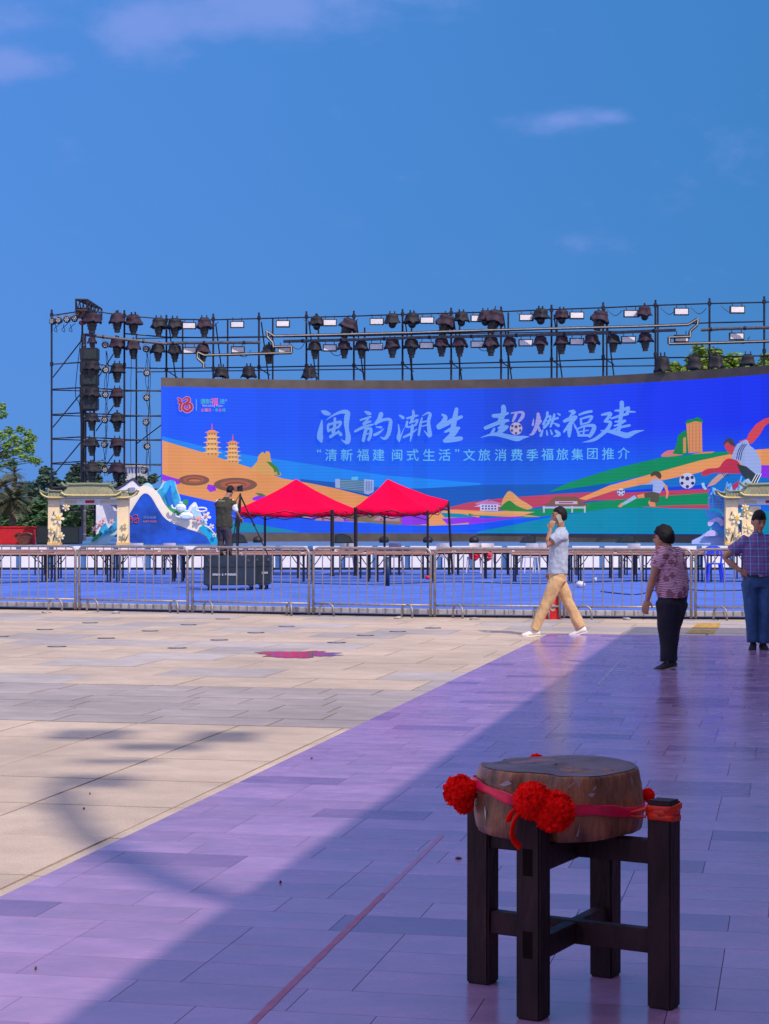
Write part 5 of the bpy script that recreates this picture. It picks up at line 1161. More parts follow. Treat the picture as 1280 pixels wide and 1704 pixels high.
# ------------------------------------------------------------------ red canopies
m_can = mat('scarlet canopy fabric', (.86, .002, .060), .95, 0, .05, 2.5, spec=.05)
b = m_can.node_tree.nodes['Principled BSDF']
def canopy(lab, FL, FR, BR, BL, apex, thick=()):
    """corner = (px, valance bottom y, Z); apex=(px,y,Z)"""
    c = [P(x, y, Z) for x, y, Z in (FL, FR, BR, BL)]; ap = P(*apex)
    ctr = sum(c, Vector())/4
    t = thing('canopy_tent', lab, 'canopy tent', (ctr.x, ctr.y, 0), 0, 'red pop-up canopies')
    b_ = bmesh.new(); VH = .17; eav = [p + Vector((0, 0, VH)) for p in c]; K = 22
    grid = {}
    for s in range(4):
        A_, B_ = eav[s], eav[(s+1) % 4]; prev = None
        for j in range(K+1):
            tt = j/K; row = []
            for i in range(K+1):
                u = i/K; e = A_.lerp(B_, u); e = e + Vector((0, 0, -.06*math.sin(math.pi*u)))
                q = ap.lerp(e, tt); sag = .16*math.sin(math.pi*tt)*(1-.6*abs(2*u-1)); q.z -= sag*1.0 + .03*noise.noise(Vector((q.x*2.2, q.y*2.2, q.z)))*tt + .012*math.sin(u*26+s)*tt*tt
                row.append(q)
            if j == 0: row = [ap.copy() for _ in row]
            vs = [b_.verts.new(p) for p in row]
            if prev:
                for i in range(K): b_.faces.new((prev[i], prev[i+1], vs[i+1], vs[i]))
            prev = vs
        # valance hangs from the eave
        low = [b_.verts.new(v.co + Vector((0, 0, -VH + .02*noise.noise(v.co*5))) + (v.co-Vector((ctr.x, ctr.y, v.co.z))).normalized()*.015*math.sin(i*2.3)) for i, v in enumerate(prev)]
        for i in range(K): b_.faces.new((prev[i], prev[i+1], low[i+1], low[i]))
    bmesh.ops.remove_doubles(b_, verts=b_.verts, dist=.002)
    o = wlink('canopy', b_, m_can, t, True)
    sol = o.modifiers.new('s', 'SOLIDIFY'); sol.thickness = .006
    for i, p in enumerate(c):
        ft = Vector((p.x, p.y, CZ))
        if i == 2 and 'right-hand' in lab: ft.x += .12
        b_ = bmesh.new(); w_ = .05 if i in thick else .032; d = p+Vector((0, 0, VH-.03)) - ft
        tube(b_, [ft, ft+d], w_, 4); wlink('leg', b_, m_black, t)
        b_ = bmesh.new(); box(b_, ft+Vector((0, 0, .01)), (.14, .14, .02)); wlink('foot', b_, m_black, t)
    for i in range(4):
        a, q = c[i]+Vector((0, 0, .10)), c[(i+1) % 4]+Vector((0, 0, .10)); b_ = bmesh.new(); dn = Vector((0, 0, -.22))
        m1, m2, m3 = a.lerp(q, .25), a.lerp(q, .5), a.lerp(q, .75)
        for s0, s1 in ((a, m1+dn*.5), (a+dn, m1+dn*.5+Vector((0, 0, .0))), (m1+dn*.5, m2), (m1+dn*.5, m2+dn), (m2, m3+dn*.5), (m2+dn, m3+dn*.5), (m3+dn*.5, q), (m3+dn*.5, q+dn)): tube(b_, [s0, s1], .012, 4)
        wlink('scissor_truss', b_, m_black, t)
    return t
canopy('left-hand red pop-up canopy beside the cameraman', (395, 857, 50.8), (553, 857, 50.8), (593, 856, 53.6), (441, 857.5, 53.6), (493, 797, 52.2), (1,))
canopy('right-hand red pop-up canopy with one splayed leg', (592, 853, 51.2), (712, 858, 50.6), (746, 842, 53.0), (640, 855, 54.0), (645, 797, 52.2), (0,))

# ------------------------------------------------------------------ road cases + cameraman gear
m_case = mat('dark road case panel', (.018, .035, .055), .5, 0, .2, 6)
def roadcase(lab, x0, x1, Zf, dep, h=.63, wh=.11, top=.76):
    a = (x0-640)*Zf/3200; c = (x1-640)*Zf/3200
    t = thing('road_case', lab, 'flight case', ((a+c)/2, Zf+dep/2, CZ), 0, 'black road cases under the cameraman'); w = c-a
    link('case_body', bbox_bm((0, 0, wh+h/2), (w, dep, h), bev=.012), m_case, t)
    b_ = bmesh.new(); box(b_, (0, 0, wh+h*.62), (w+.01, dep+.01, .03)); link('trim_band', b_, m_alu if False else m_black, t)
    for sx in (-1, 1):
        for sy in (-1, 1):
            b_ = bmesh.new(); tube(b_, [(sx*(w/2-.1)-.02, sy*(dep/2-.1), .048), (sx*(w/2-.1)+.02, sy*(dep/2-.1), .048)], .048, 12); link('caster', b_, m_black, t)
            b_ = bmesh.new(); box(b_, (sx*(w/2-.1), sy*(dep/2-.1), .096), (.09, .09, .02)); link('caster_plate', b_, m_steel, t)
    for sx in (-.38, .38):
        b_ = bmesh.new(); box(b_, (sx*w, -dep/2-.008, wh+h*.85), (.05, .012, .05)); link('latch', b_, m_alu, t)
    return t, w
rc, w = roadcase('longer black road case on casters the cameraman stands on', 339, 424, 41.0, .75)
worn_marks(363, 956, 7, 2.6, 3.6, 40.985, paint('stencil white', (232, 232, 240)), rc, (5,)); board_text('P', 375.5, 956, 4.6, 40.985, paint('stencil white', (232, 232, 240)), rc); worn_marks(386, 956, 7, 2.4, 3.6, 40.985, paint('stencil white', (232, 232, 240)), rc)
rc2, w = roadcase('second black road case set back beside the longer one', 425, 450, 41.6, .7)
worn_marks(441, 953, 4, 2.6, 3.4, 41.585, paint('stencil white', (232, 232, 240)), rc2)
t = thing('camera_tripod', 'black video tripod with a camera standing on the road cases', 'tripod', (P(402, 925, 41.7).x, 41.7, CZ+.745))
ap = P(400, 824, 41.7)
for q in ((446, 924, 41.75), (384, 922, 41.5), (396, 922, 42.1)):
    e_ = P(*q); e_.z = CZ+.745; b_ = bmesh.new(); md = ap.lerp(e_, .5); tube(b_, [ap, md], .018, 6); tube(b_, [md, e_], .012, 6); wlink('leg', b_, m_black, t)
    b_ = bmesh.new(); box(b_, md, (.05, .05, .05)); wlink('clamp', b_, m_black, t)
b_ = bmesh.new(); tube(b_, [ap+Vector((0, 0, -.35)), ap+Vector((0, 0, .04))], .02, 8); wlink('centre_column', b_, m_black, t)
b_ = bmesh.new()
for q in ((446, 924, 41.75), (384, 922, 41.5), (396, 922, 42.1)):
    e_ = P(*q); e_.z = CZ+.745; tube(b_, [P(401, 857, 41.7), ap.lerp(e_, .38)], .007, 4)
wlink('spreader', b_, m_black, t)
b_ = bmesh.new(); tube(b_, [ap+Vector((-.02, 0, .0)), ap+Vector((-.14, -.12, -.22))], .01, 6); wlink('pan_handle', b_, m_black, t)
b_ = bmesh.new(); box(b_, P(399.5, 814, 41.75), (.11, .22, .10)); tube(b_, [P(399.5, 814, 41.86), P(399.5, 814, 42.02)], .045, 12); tube(b_, [P(396, 810, 41.6), P(404, 808, 41.7)], .02, 8); wlink('camera', b_, m_black, t)

# ------------------------------------------------------------------ crowd barriers
def make_barrier():
    Lw = 2.02; t = thing('crowd_barrier', '', 'barrier', (0, 0, 0), 0, 'steel crowd barriers')
    x0, x1, zb, zt, r = -Lw/2+.02, Lw/2-.02, .03, 1.10, .1
    pts = [(x0, 0, zb), (x0, 0, zt-r)] + [(x0+r-r*math.cos(R(a)), 0, zt-r+r*math.sin(R(a))) for a in (30, 60, 90)] + [(x1-r+r*math.sin(R(a)), 0, zt-r+r*math.cos(R(a))) for a in (0, 30, 60, 90)] + [(x1, 0, zb)]
    b_ = bmesh.new(); tube(b_, pts, .021, 8); link('frame', b_, m_steel, t, smooth=True)
    b_ = bmesh.new(); tube(b_, [(x0, 0, .20), (x1, 0, .20)], .017, 8); link('bottom_rail', b_, m_steel, t, smooth=True)
    b_ = bmesh.new(); tube(b_, [(0, 0, .2), (0, 0, zt)], .0095, 6); bme = bpy.data.meshes.new('bar'); b_.to_mesh(bme); b_.free(); bme.materials.append(m_steel)
    for i in range(12):
        o = bpy.data.objects.new('bar', bme); COL.objects.link(o); o.parent = t; o.location = (x0+.155+i*.1515, 0, 0)
    for s in (-1, 1):
        b_ = bmesh.new(); w = .125
        q = [(0, -w, .0)] + [(0, -w*math.cos(R(a)), .10+.115*math.sin(R(a))) for a in range(0, 181, 20)] + [(0, w, 0)]
        tube(b_, q, .017, 8); o = link('foot', b_, m_steel, t, smooth=True); o.location = (s*.62, 0, 0); o.rotation_euler = (0, 0, R(-s*38))
    return t
bar = make_barrier(); bf = True
labs = ['steel crowd barrier cut by the left picture edge', 'steel crowd barrier in front of the left gateway prop', 'steel crowd barrier in front of the road cases', 'steel crowd barrier in front of the gap between the red canopies', 'steel crowd barrier left of and behind the walking man', 'steel crowd barrier between the walking man and the woman', 'steel crowd barrier behind the man in jeans']
angs = [[60, 78], [75, 58], [58, 40], [86, 60], [45, 80], [82, 75], [55, 60]]
for i in range(7):
    p, q = bpt[i+1], bpt[i+2]; d = q-p
    o = bar if bf else copy_tree(bar); bf = False
    o.location = (p+q)/2; o.rotation_euler = (R(random.uniform(-1.2, 1.2)), 0, math.atan2(d.y, d.x) + R(random.uniform(-.6, .6))); o.scale = (d.length/2.05, 1, 1); o['label'] = labs[i]
    k = 0
    for c in o.children:
        if c.name.startswith('foot'):
            c.rotation_euler = (0, 0, R(angs[i][k])); k += 1
            c.location.x = {0: (-.55, .66), 1: (-.75, .74), 2: (-.72, .66), 3: (-.76, .6), 4: (-.62, .7), 5: (-.68, .6), 6: (-.6, .6)}[i][k-1]
# red paper bag with round emblem
t = thing('red_bag', 'red paper bag with a round pale emblem leaning on the barrier', 'bag', (2.63, 30.12, .0))
b_ = bmesh.new(); loft(b_, [[Vector((x*s, y*(1 if z < .2 else .4), z)) for x, y in ((-.13, -.05), (.13, -.05), (.13, .05), (-.13, .05))] for z, s in ((.0, 1), (.15, 1), (.37, .84))]); link('bag_body', b_, mat('red gift paper', (.62, .008, .012), .5), t)
b_ = bmesh.new(); tube(b_, [(0, -.046, .18), (0, -.056, .18)], .045, 20, flat=1.3); 
link('emblem', b_, mat('pale emblem', (.55, .40, .34)), t)
b_ = bmesh.new(); tube(b_, smoothpts([(-.06, 0, .36), (-.05, 0, .46), (.05, 0, .46), (.06, 0, .36)], 4), .006, 5); link('handle', b_, m_kerb, t)
b_ = bmesh.new()
for z in (.195, .165):
    for x in (-.018, 0, .018): box(b_, (x-.003, -.0575, z), (.003, .002, .018)); box(b_, (x+.004, -.0575, z), (.003, .002, .016)); box(b_, (x, -.0575, z+.004), (.010, .002, .003))
link('lettering', b_, mat('emblem brown', (.25, .06, .05)), t)
for lab, pts in (('thin dark line added for table shadows on the blue carpet behind the barriers', [(-40, 972), (120, 968), (260, 971), (420, 969), (600, 973), (760, 969), (900, 972), (1100, 966), (1300, 970)]),
                 ('second added dark line on the carpet at the right', [(1000, 985), (1060, 990), (1110, 979), (1180, 984), (1300, 981)])):
    W0 = [Vector(((x-640)*((CAMH-CZ)/(y-860)), (CAMH-CZ)*3200/(y-860), CZ+.012)) for x, y in pts]; b_ = bmesh.new(); tube(b_, smoothpts([tuple(p) for p in W0], 6), .011, 5); tag(link('cable', b_, m_black), lab, 'cable')  # added dark lines on the carpet in place of thin table shadows
# broken stones under the barrier
for i, (px, py, lab) in enumerate(((78, 1020, 'flat stone scrap on the paving at the far left kerb'), (193, 1020.5, 'flat stone scrap at the kerb left of the road cases'), (1043, 1031.5, 'stone scrap at the kerb left of the woman'), (790, 1031.5, 'stone scrap at the kerb right of the canopies'), (663, 1029.5, 'stone scrap at the kerb under the right canopy'))):
    b_ = bmesh.new(); ellipsoid(b_, (0, 0, .015), (.09, .05, .025), Matrix.Rotation(i, 3, 'Z'), 10, 6, lambda d, p: p*(1+.4*noise.noise(d*2+Vector((i, 0, 0))))); o = link('stone_scrap', b_, m_kerb); o.location = G(px, py); tag(o, lab, 'stone')

# ------------------------------------------------------------------ people
m_skin = mat('warm skin', (.44, .22, .14), .5, 0, .08, 10)
m_skin.node_tree.nodes['Principled BSDF'].inputs['Subsurface Weight'].default_value = .08
m_skin.node_tree.nodes['Principled BSDF'].inputs['Subsurface Radius'].default_value = (.02, .008, .005)
m_hair = mat('black hair', (.006, .006, .010), .6, 0, .3, 60, bump=.3, bscale=150, spec=.25)
def head(bm, hc, rot, s=1.):
    def fn(d, p):
        if d.z < 0:
            p.x *= 1-.30*(-d.z)**1.3; p.y *= 1-.10*(-d.z)
            if d.y > 0: p.y += .010*(-d.z)
        if d.y < 0 and d.z < -.2: p.y *= .86
        if abs(d.z) < .35 and d.y > .5: p.y -= .003
        return p
    ellipsoid(bm, hc, (.074*s, .094*s, .118*s), rot, 24, 16, fn)
    L_ = lambda x, y, z: Vector(hc) + rot @ Vector((x*s, y*s, z*s))
    tube(bm, [L_(0, .082, .012), L_(0, .098, -.010), L_(0, .106, -.028)], [.010*s, .012*s, .015*s], 8, round_end=True)
    for sx in (-1, 1):
        ellipsoid(bm, L_(sx*.012, .093, -.030), (.009*s, .009*s, .007*s), None, 8, 6)
        ellipsoid(bm, L_(sx*.076, -.004, -.012), (.011*s, .020*s, .032*s), rot, 10, 8)
        ellipsoid(bm, L_(sx*.030, .079, .024), (.022*s, .012*s, .007*s), rot, 10, 6)
    ellipsoid(bm, L_(0, .086, -.058), (.024*s, .011*s, .006*s), rot, 10, 6); ellipsoid(bm, L_(0, .084, -.070), (.020*s, .011*s, .007*s), rot, 10, 6)
    ellipsoid(bm, L_(0, .076, -.096), (.026*s, .022*s, .018*s), rot, 10, 6)
def hand(bm, w, d, nrm, side=1, curl=.4, s=1.):
    """w wrist, d direction, nrm back-of-hand normal"""
    d = d.normalized(); nrm = (nrm - d*nrm.dot(d)).normalized(); lat = d.cross(nrm).normalized()*side
    rot = Matrix((lat, d, nrm)).transposed()
    ellipsoid(bm, w + d*.045*s, (.040*s, .055*s, .017*s), rot, 12, 8)
    for i, (x, l) in enumerate(((.030, .072), (.010, .082), (-.010, .076), (-.029, .060))):
        p0 = w + d*.060*s + lat*x*s; p1 = w + d*.092*s + lat*x*1.1*s; a = curl
        d1 = (d*math.cos(a) - nrm*math.sin(a)); p2 = p1 + d1*l*.45*s; d2 = (d*math.cos(a*2) - nrm*math.sin(a*2)); p3 = p2 + d2*l*.4*s
        tube(bm, [p0, p1, p2, p3], [.0105*s, .0100*s, .0092*s, .0080*s], 8, round_end=True)
    t0 = w + d*.018*s + lat*.028*s; t1 = t0 + (d*.6 + lat*.8).normalized()*.035*s - nrm*.008*s; t2 = t1 + (d*.9 + lat*.3 - nrm*.4*curl*2).normalized()*.032*s
    tube(bm, [t0, t1, t2], [.014*s, .012*s, .0095*s], 8, round_end=True)
def ring(c, rx, ry, a=0., n=24, sq=2.3):
    out = []
    for k in range(n):
        th = 2*math.pi*k/n; cx, sx = math.cos(th), math.sin(th)
        x = math.copysign(abs(cx)**(2/sq), cx)*rx; y = math.copysign(abs(sx)**(2/sq), sx)*ry
        out.append(Vector(c) + Vector((x*math.cos(a)-y*math.sin(a), x*math.sin(a)+y*math.cos(a), 0)))
    return out
def person(label, loc, rz, J, mats, s=1., hair='short', build=1., z0=0., group=None, shirt_len=.86, sleeve=.9, extras=None, vest=False, hr=(0, 0, 0), cr=.02, baggy=1.):
    """J: joints in metres, local frame facing +Y. mats: shirt, trousers, shoe, sole"""
    t = thing('person', label, 'person', (loc[0], loc[1], z0), rz, group); V = {k: Vector(v) for k, v in J.items() if isinstance(v, tuple) and len(v) == 3}
    hrot = Euler((R(hr[0]), R(hr[1]), R(hr[2])), 'XYZ').to_matrix()
    B = build
    # --- body: one continuous surface
    bm = bmesh.new(); head(bm, V['head'], hrot, s)
    tube(bm, [V['neck']-Vector((0, .005, .06)), V['neck'], V['head']+hrot@Vector((0, -.018, -.05))], [.060, .052, .050], 12, round_end=True)
    ch, pl = V['chest'], V['pelvis']
    loft(bm, [ring(pl+Vector((0, 0, -.10)), .13*B, .09*B), ring(pl, .145*B, .10*B), ring(pl.lerp(ch, .5), .125*B, .085*B), ring(ch, .15*B, .10*B), ring(ch.lerp(V['neck'], .7), .12, .07), ring(V['neck'], .05, .05)])
    for sd in 'LR':
        sh, el, wr = V['sh'+sd], V['el'+sd], V['wr'+sd]; k = 1 if sd == 'R' else -1
        tube(bm, [ch.lerp(sh, .5), sh+Vector((0, 0, -.02)), sh.lerp(el, .5), el, el.lerp(wr, .35), wr], [.050, .044, .043*B, .037, .037*B, .025], 12, round_end=True)
        hd = V.get('hd'+sd, wr-el); hn = V.get('hn'+sd, Vector((k, 0, .1)))
        hand(bm, wr, hd, hn, V.get('hs'+sd, Vector((k, 0, 0))).x, J.get('curl'+sd, (.35,))[0] if 'curl'+sd in J else .35)
        hp, kn, an = V['hp'+sd], V['kn'+sd], V['an'+sd]
        tube(bm, [pl.lerp(hp, .6), hp, hp.lerp(kn, .5), kn, kn.lerp(an, .35), an], [.075, .078*B, .066*B, .050, .048, .034], 12, round_end=True)
    me = remesh(bm, .0075, 3); body = link('body', me, m_skin, t)
    # eyes, brows
    for sx in (-1, 1):
        b_ = bmesh.new(); ellipsoid(b_, V['head']+hrot@Vector((sx*.030*s, .0855*s, .006*s)), (.013*s, .007*s, .0055*s), hrot, 10, 6); link('eye', b_, m_black, t, smooth=True)
        b_ = bmesh.new(); tube(b_, [V['head']+hrot@Vector((sx*x*s, y*s, z*s)) for x, y, z in ((.014, .092, .030), (.03, .089, .035), (.046, .078, .031))], [.004*s, .005*s, .003*s], 6); link('eyebrow', b_, m_hair, t)
    b_ = bmesh.new(); tube(b_, [V['head']+hrot@Vector((x*s, y*s, -.064*s)) for x, y in ((-.022, .086), (0, .0975), (.022, .086))], .0022*s, 6); link('mouth', b_, mat('lip', (.25, .07, .06)), t)
    # hair
    def hf(d, p):
        ks = {'short': ((1., .30), (.45, .28), (.28, .10), (.12, -.02), (-.05, -.06), (-.25, -.42), (-1., -.60)), 'bob': ((1., .36), (.45, .25), (.30, -.10), (.10, -.34), (-.1, -.42), (-.3, -.52), (-1., -.66)),
              'crop': ((1., .42), (.45, .40), (.28, .22), (.12, .06), (-.05, .02), (-.25, -.36), (-1., -.56))}[hair]
        yv = d.y + .10*noise.noise(d*9); cut = ks[-1][1]
        for (ya, ca), (yb, cb) in zip(ks, ks[1:]):
            if yv >= yb: cut = cb + (ca-cb)*min(1, (yv-yb)/(ya-yb)); break
        tp = min(1, max(0, (d.z-cut+.10)/.16)); k = .88 + .12*tp
        vol = {'short': .004, 'bob': .016, 'crop': .004}[hair]
        q = p*k + d*vol*tp
        q += d*(.005 if hair != 'bob' else .009)*noise.fractal(d*6+Vector((3, 1, 2)), .7, 2, 4)*tp
        if d.z > .5 and hair == 'short': q.z += .010; q.y += .004
        return q
    b_ = bmesh.new(); ellipsoid(b_, V['head']+hrot@Vector((0, -.006, .006)), (.078*s, .098*s, .119*s), hrot, 44, 30, hf); link('hair', b_, m_hair, t, smooth=True)
    # --- shirt
    bm = bmesh.new(); n_ = V['neck']; bot = pl + (ch-pl).normalized()*-.04; bot.z = J.get('shz', (pl.z-.03,))[0] if 'shz' in J else pl.z-.03
    g = J.get('belly', 0.)
    loft(bm, [ring(bot, .172*B, .128*B*baggy, 0), ring(pl.lerp(ch, .2), .168*B, .124*B*baggy+g), ring(pl.lerp(ch, .55), .162*B, .118*B*baggy+g*.8), ring(ch, .175*B, .122*B*baggy), ring(ch.lerp(n_, .45), .165*B, .105*B), ring(ch.lerp(n_, .75), .125, .082), ring(n_+Vector((0, 0, -.012)), .066, .066)])
    for sd in 'LR':
        sh, el = V['sh'+sd], V['el'+sd]; e = sh.lerp(el, sleeve)
        tube(bm, [ch.lerp(sh, .35), sh+Vector((0, 0, -.005)), sh.lerp(e, .5), e], [.082*B, .082*B, .072*B*baggy, .074*B*baggy], 14, round_end=False)
    me = remesh(bm, .0095, 3); crumple(me, cr*.9, 5.5, (1, 1, .7), 1); crumple(me, cr*.25, 22, (1, 1, .5), 2); link('shirt', me, mats[0], t)
    # collar
    b_ = bmesh.new(); loft(b_, [[p for p in ring(n_+Vector((0, -.002, z)), r, r*1.05, n=20, sq=2)] for z, r in ((-.045, .078), (-.005, .066), (.022, .064), (.020, .058), (-.02, .058))]); link('collar', b_, mats[0], t, smooth=True)
    # --- trousers
    bm = bmesh.new(); wst = pl.lerp(ch, .12)
    loft(bm, [ring(pl+Vector((0, 0, -.14)), .150*B, .115*B), ring(pl+Vector((0, 0, -.04)), .165*B, .122*B), ring(wst, .150*B, .108*B)])
    for sd in 'LR':
        hp, kn, an = V['hp'+sd], V['kn'+sd], V['an'+sd]; f = J.get('hem', .075)
        tube(bm, [pl.lerp(hp, .7)+Vector((0, 0, -.01)), hp+Vector((0, 0, -.04)), hp.lerp(kn, .5), kn, kn.lerp(an, .5), an+Vector((0, 0, .0))], [.088*B, .100*B*J.get('thigh', 1), .088*B*J.get('thigh', 1), .074*B*J.get('thigh', 1), f*1.05, f], 16)
    me = remesh(bm, .010, 3); crumple(me, cr*.8, 4.5, (1, 1, .5), 5); crumple(me, cr*.3, 13, (1, 1, .6), 7); link('trousers', me, mats[1], t)
    # --- shoes
    for sd in 'LR':
        an, to = V['an'+sd], V['to'+sd]; hd = (to-an); hd.normalize(); up = Vector((0, 0, 1)); up = (up - hd*up.dot(hd)).normalized(); lt = hd.cross(up)
        heel = an - hd*.07; heel = heel - up*(J.get('anh', .085) if True else 0)
        Lf = (to-an).length + .085
        def sec(u, w, h, z=0.): c = heel + hd*(u*Lf); return [c + lt*(w*math.cos(a)) + up*(z + max(0, math.sin(a))*h) for a in [2*math.pi*k/14 for k in range(14)]]
        b_ = bmesh.new(); loft(b_, [sec(.0, .025, .05, .018), sec(.05, .036, .075, .018), sec(.25, .038, .095, .018), sec(.45, .042, .070, .018), sec(.7, .047, .048, .018), sec(.92, .040, .036, .018), sec(1.0, .020, .02, .020)]); link('shoe', b_, mats[2], t, smooth=True)
        b_ = bmesh.new(); o1 = []; 
        for z in (.0, .022):
            o1.append([heel + hd*(u*Lf) + lt*w + up*z for u, w in ((-.01, 0), (.02, .03), (.25, .037), (.5, .041), (.72, .049), (.93, .038), (1.02, 0), (.93, -.038), (.72, -.049), (.5, -.041), (.25, -.037), (.02, -.03))])
        loft(b_, o1); link('sole', b_, mats[3], t)
    if extras: extras(t, V, hrot)
    return t
# walking man with phone (faces left)
px_m = 124.; Zw = 25.8
m_polo = mat('pale blue grey polo', (.42, .50, .66), .8, 0, .05, 9, bump=.2, bscale=300); m_khaki = mat('khaki cotton', (.66, .44, .23), .85, 0, .06, 8, bump=.2, bscale=300)
m_wshoe = mat('white sneaker', (.80, .79, .78), .5, 0, .03, 8); m_jean = mat('blue denim', (.030, .10, .26), .8, 0, .2, 6, bump=.2, bscale=260); m_navy = mat('navy black cloth', (.008, .009, .022), .85, 0, .15, 6)
def W_(px, py, side=0.): return (side, (930-px)/px_m, (1059-py)/px_m)
def phone(t, V, hrot):
    b_ = bmesh.new(); box(b_, V['head']+Vector((-.096, .010, -.040)), (.010, .055, .115), Euler((R(-25), 0, 0)).to_matrix()); bmesh.ops.bevel(b_, geom=b_.edges[:], offset=.003, segments=1, affect='EDGES')
    p = link('phone', b_, mat('pale phone', (.45, .50, .42), .3)); w0 = t.matrix_basis @ Vector((0, 0, 0)); p.location = t.location; p.rotation_euler = t.rotation_euler; tag(p, 'pale mobile phone held to the ear by the walking man', 'phone')
person('man in pale polo and khaki trousers walking with a phone at his ear', ((930-640)*Zw/3200, Zw), R(90),
       dict(head=W_(931, 860.5), neck=W_(933, 882), chest=W_(930, 903), pelvis=W_(928, 953), shL=W_(936, 890, -.165), shR=W_(936, 890, .165), elL=W_(908, 910, -.17), wrL=W_(915, 883, -.125), hdL=(.03, -.25, 1), hnL=(-1, .55, .0), hsL=(-1, 0, 0), curlL=(.75,), elR=W_(938, 925, .21), wrR=W_(922, 950, .22),
            hpL=W_(926, 962, -.085), hpR=W_(929, 962, .085), knL=W_(909, 1005, -.09), anL=W_(889, 1049.5, -.08), toL=W_(868, 1051.5, -.09), knR=W_(946, 1003, .08), anR=W_(967, 1047, .08), toR=W_(947, 1053.5, .09), hem=.074),
       [m_polo, m_khaki, m_wshoe, m_wshoe], hair='crop', extras=phone, z0=.012, sleeve=.62, cr=.022, baggy=1.06)
# woman seen from behind (faces away-left)
Zg = 20.1; pg = 159.2
m_fl = mat('striped floral knit', (.5, .2, .3), .85)
t_ = m_fl.node_tree; bb = t_.nodes['Principled BSDF']
tcn = t_.nodes.new('ShaderNodeTexCoord'); sp = t_.nodes.new('ShaderNodeSeparateXYZ'); t_.links.new(tcn.outputs['Object'], sp.inputs[0])
nz = t_.nodes.new('ShaderNodeTexNoise'); nz.inputs['Scale'].default_value = 3.; t_.links.new(tcn.outputs['Object'], nz.inputs['Vector'])
a1 = t_.nodes.new('ShaderNodeMath'); a1.operation = 'MULTIPLY_ADD'; a1.inputs[1].default_value = .10; t_.links.new(nz.outputs[0], a1.inputs[0]); t_.links.new(sp.outputs[2], a1.inputs[2])
m1 = t_.nodes.new('ShaderNodeMath'); m1.operation = 'MULTIPLY'; m1.inputs[1].default_value = 2*math.pi/.0155; t_.links.new(a1.outputs[0], m1.inputs[0])
s1 = t_.nodes.new('ShaderNodeMath'); s1.operation = 'SINE'; t_.links.new(m1.outputs[0], s1.inputs[0])
c1 = t_.nodes.new('ShaderNodeMapRange'); c1.inputs[1].default_value = -.3; c1.inputs[2].default_value = .3; t_.links.new(s1.outputs[0], c1.inputs[0])
mx = t_.nodes.new('ShaderNodeMix'); mx.data_type = 'RGBA'; mx.inputs[6].default_value = (.30, .035, .10, 1); mx.inputs[7].default_value = (.66, .52, .66, 1); t_.links.new(c1.outputs[0], mx.inputs[0])
vo = t_.nodes.new('ShaderNodeTexVoronoi'); vo.inputs['Scale'].default_value = 12; t_.links.new(tcn.outputs['Object'], vo.inputs['Vector'])
n2 = t_.nodes.new('ShaderNodeTexNoise'); n2.inputs['Scale'].default_value = 45; t_.links.new(tcn.outputs['Object'], n2.inputs['Vector'])
ad = t_.nodes.new('ShaderNodeMath'); ad.operation = 'MULTIPLY_ADD'; ad.inputs[1].default_value = .6; t_.links.new(n2.outputs[0], ad.inputs[0]); t_.links.new(vo.outputs['Distance'], ad.inputs[2])
lt = t_.nodes.new('ShaderNodeMath'); lt.operation = 'LESS_THAN'; lt.inputs[1].default_value = .72; t_.links.new(ad.outputs[0], lt.inputs[0])
mx2 = t_.nodes.new('ShaderNodeMix'); mx2.data_type = 'RGBA'; mx2.inputs[7].default_value = (.17, .02, .05, 1); t_.links.new(mx.outputs[2], mx2.inputs[6]); lf = t_.nodes.new('ShaderNodeMath'); lf.operation = 'MULTIPLY'; lf.inputs[1].default_value = .72; t_.links.new(lt.outputs[0], lf.inputs[0]); t_.links.new(lf.outputs[0], mx2.inputs[0])
t_.links.new(mx2.outputs[2], bb.inputs['Base Color'])
yaw = R(62)     # facing mostly left, a little away
def Wg(px, py, side=0.): # side is metres to her right
    f = (1112-px)/pg/math.sin(yaw) if False else (1112-px)/pg
    return (side, f, (1115-py)/pg)
def gj(d, py, side): return (side, d, (1115-py)/pg)
person('short-haired woman in striped floral top and black trousers seen from behind', ((1114-640)*Zg/3200, Zg), yaw,
       dict(head=gj(.07, 897, .015), neck=gj(.015, 915, 0), chest=gj(-.02, 938, 0), pelvis=gj(-.035, 988, 0), shL=gj(.03, 924, -.165), shR=gj(-.02, 924, .165), elL=gj(.11, 962, -.20), wrL=gj(.17, 1000, -.20), elR=gj(.0, 965, .19), wrR=gj(.06, 1003, .18),
            hpL=gj(-.03, 1000, -.08), hpR=gj(-.03, 1000, .08), knL=gj(-.01, 1050, -.075), anL=gj(-.01, 1102, -.07), toL=gj(.16, 1110, -.085), knR=gj(.02, 1050, .075), anR=gj(.03, 1102, .07), toR=gj(.20, 1110, .085), hem=.088, shz=(.745,), belly=.03, thigh=1.22),
       [m_fl, m_navy, mat('black canvas shoe', (.02, .015, .02), .7), mat('grey rubber sole', (.30, .28, .27), .7)], hair='bob', build=1.16, z0=.012, sleeve=.60, hr=(-4, 0, 8), cr=.015)
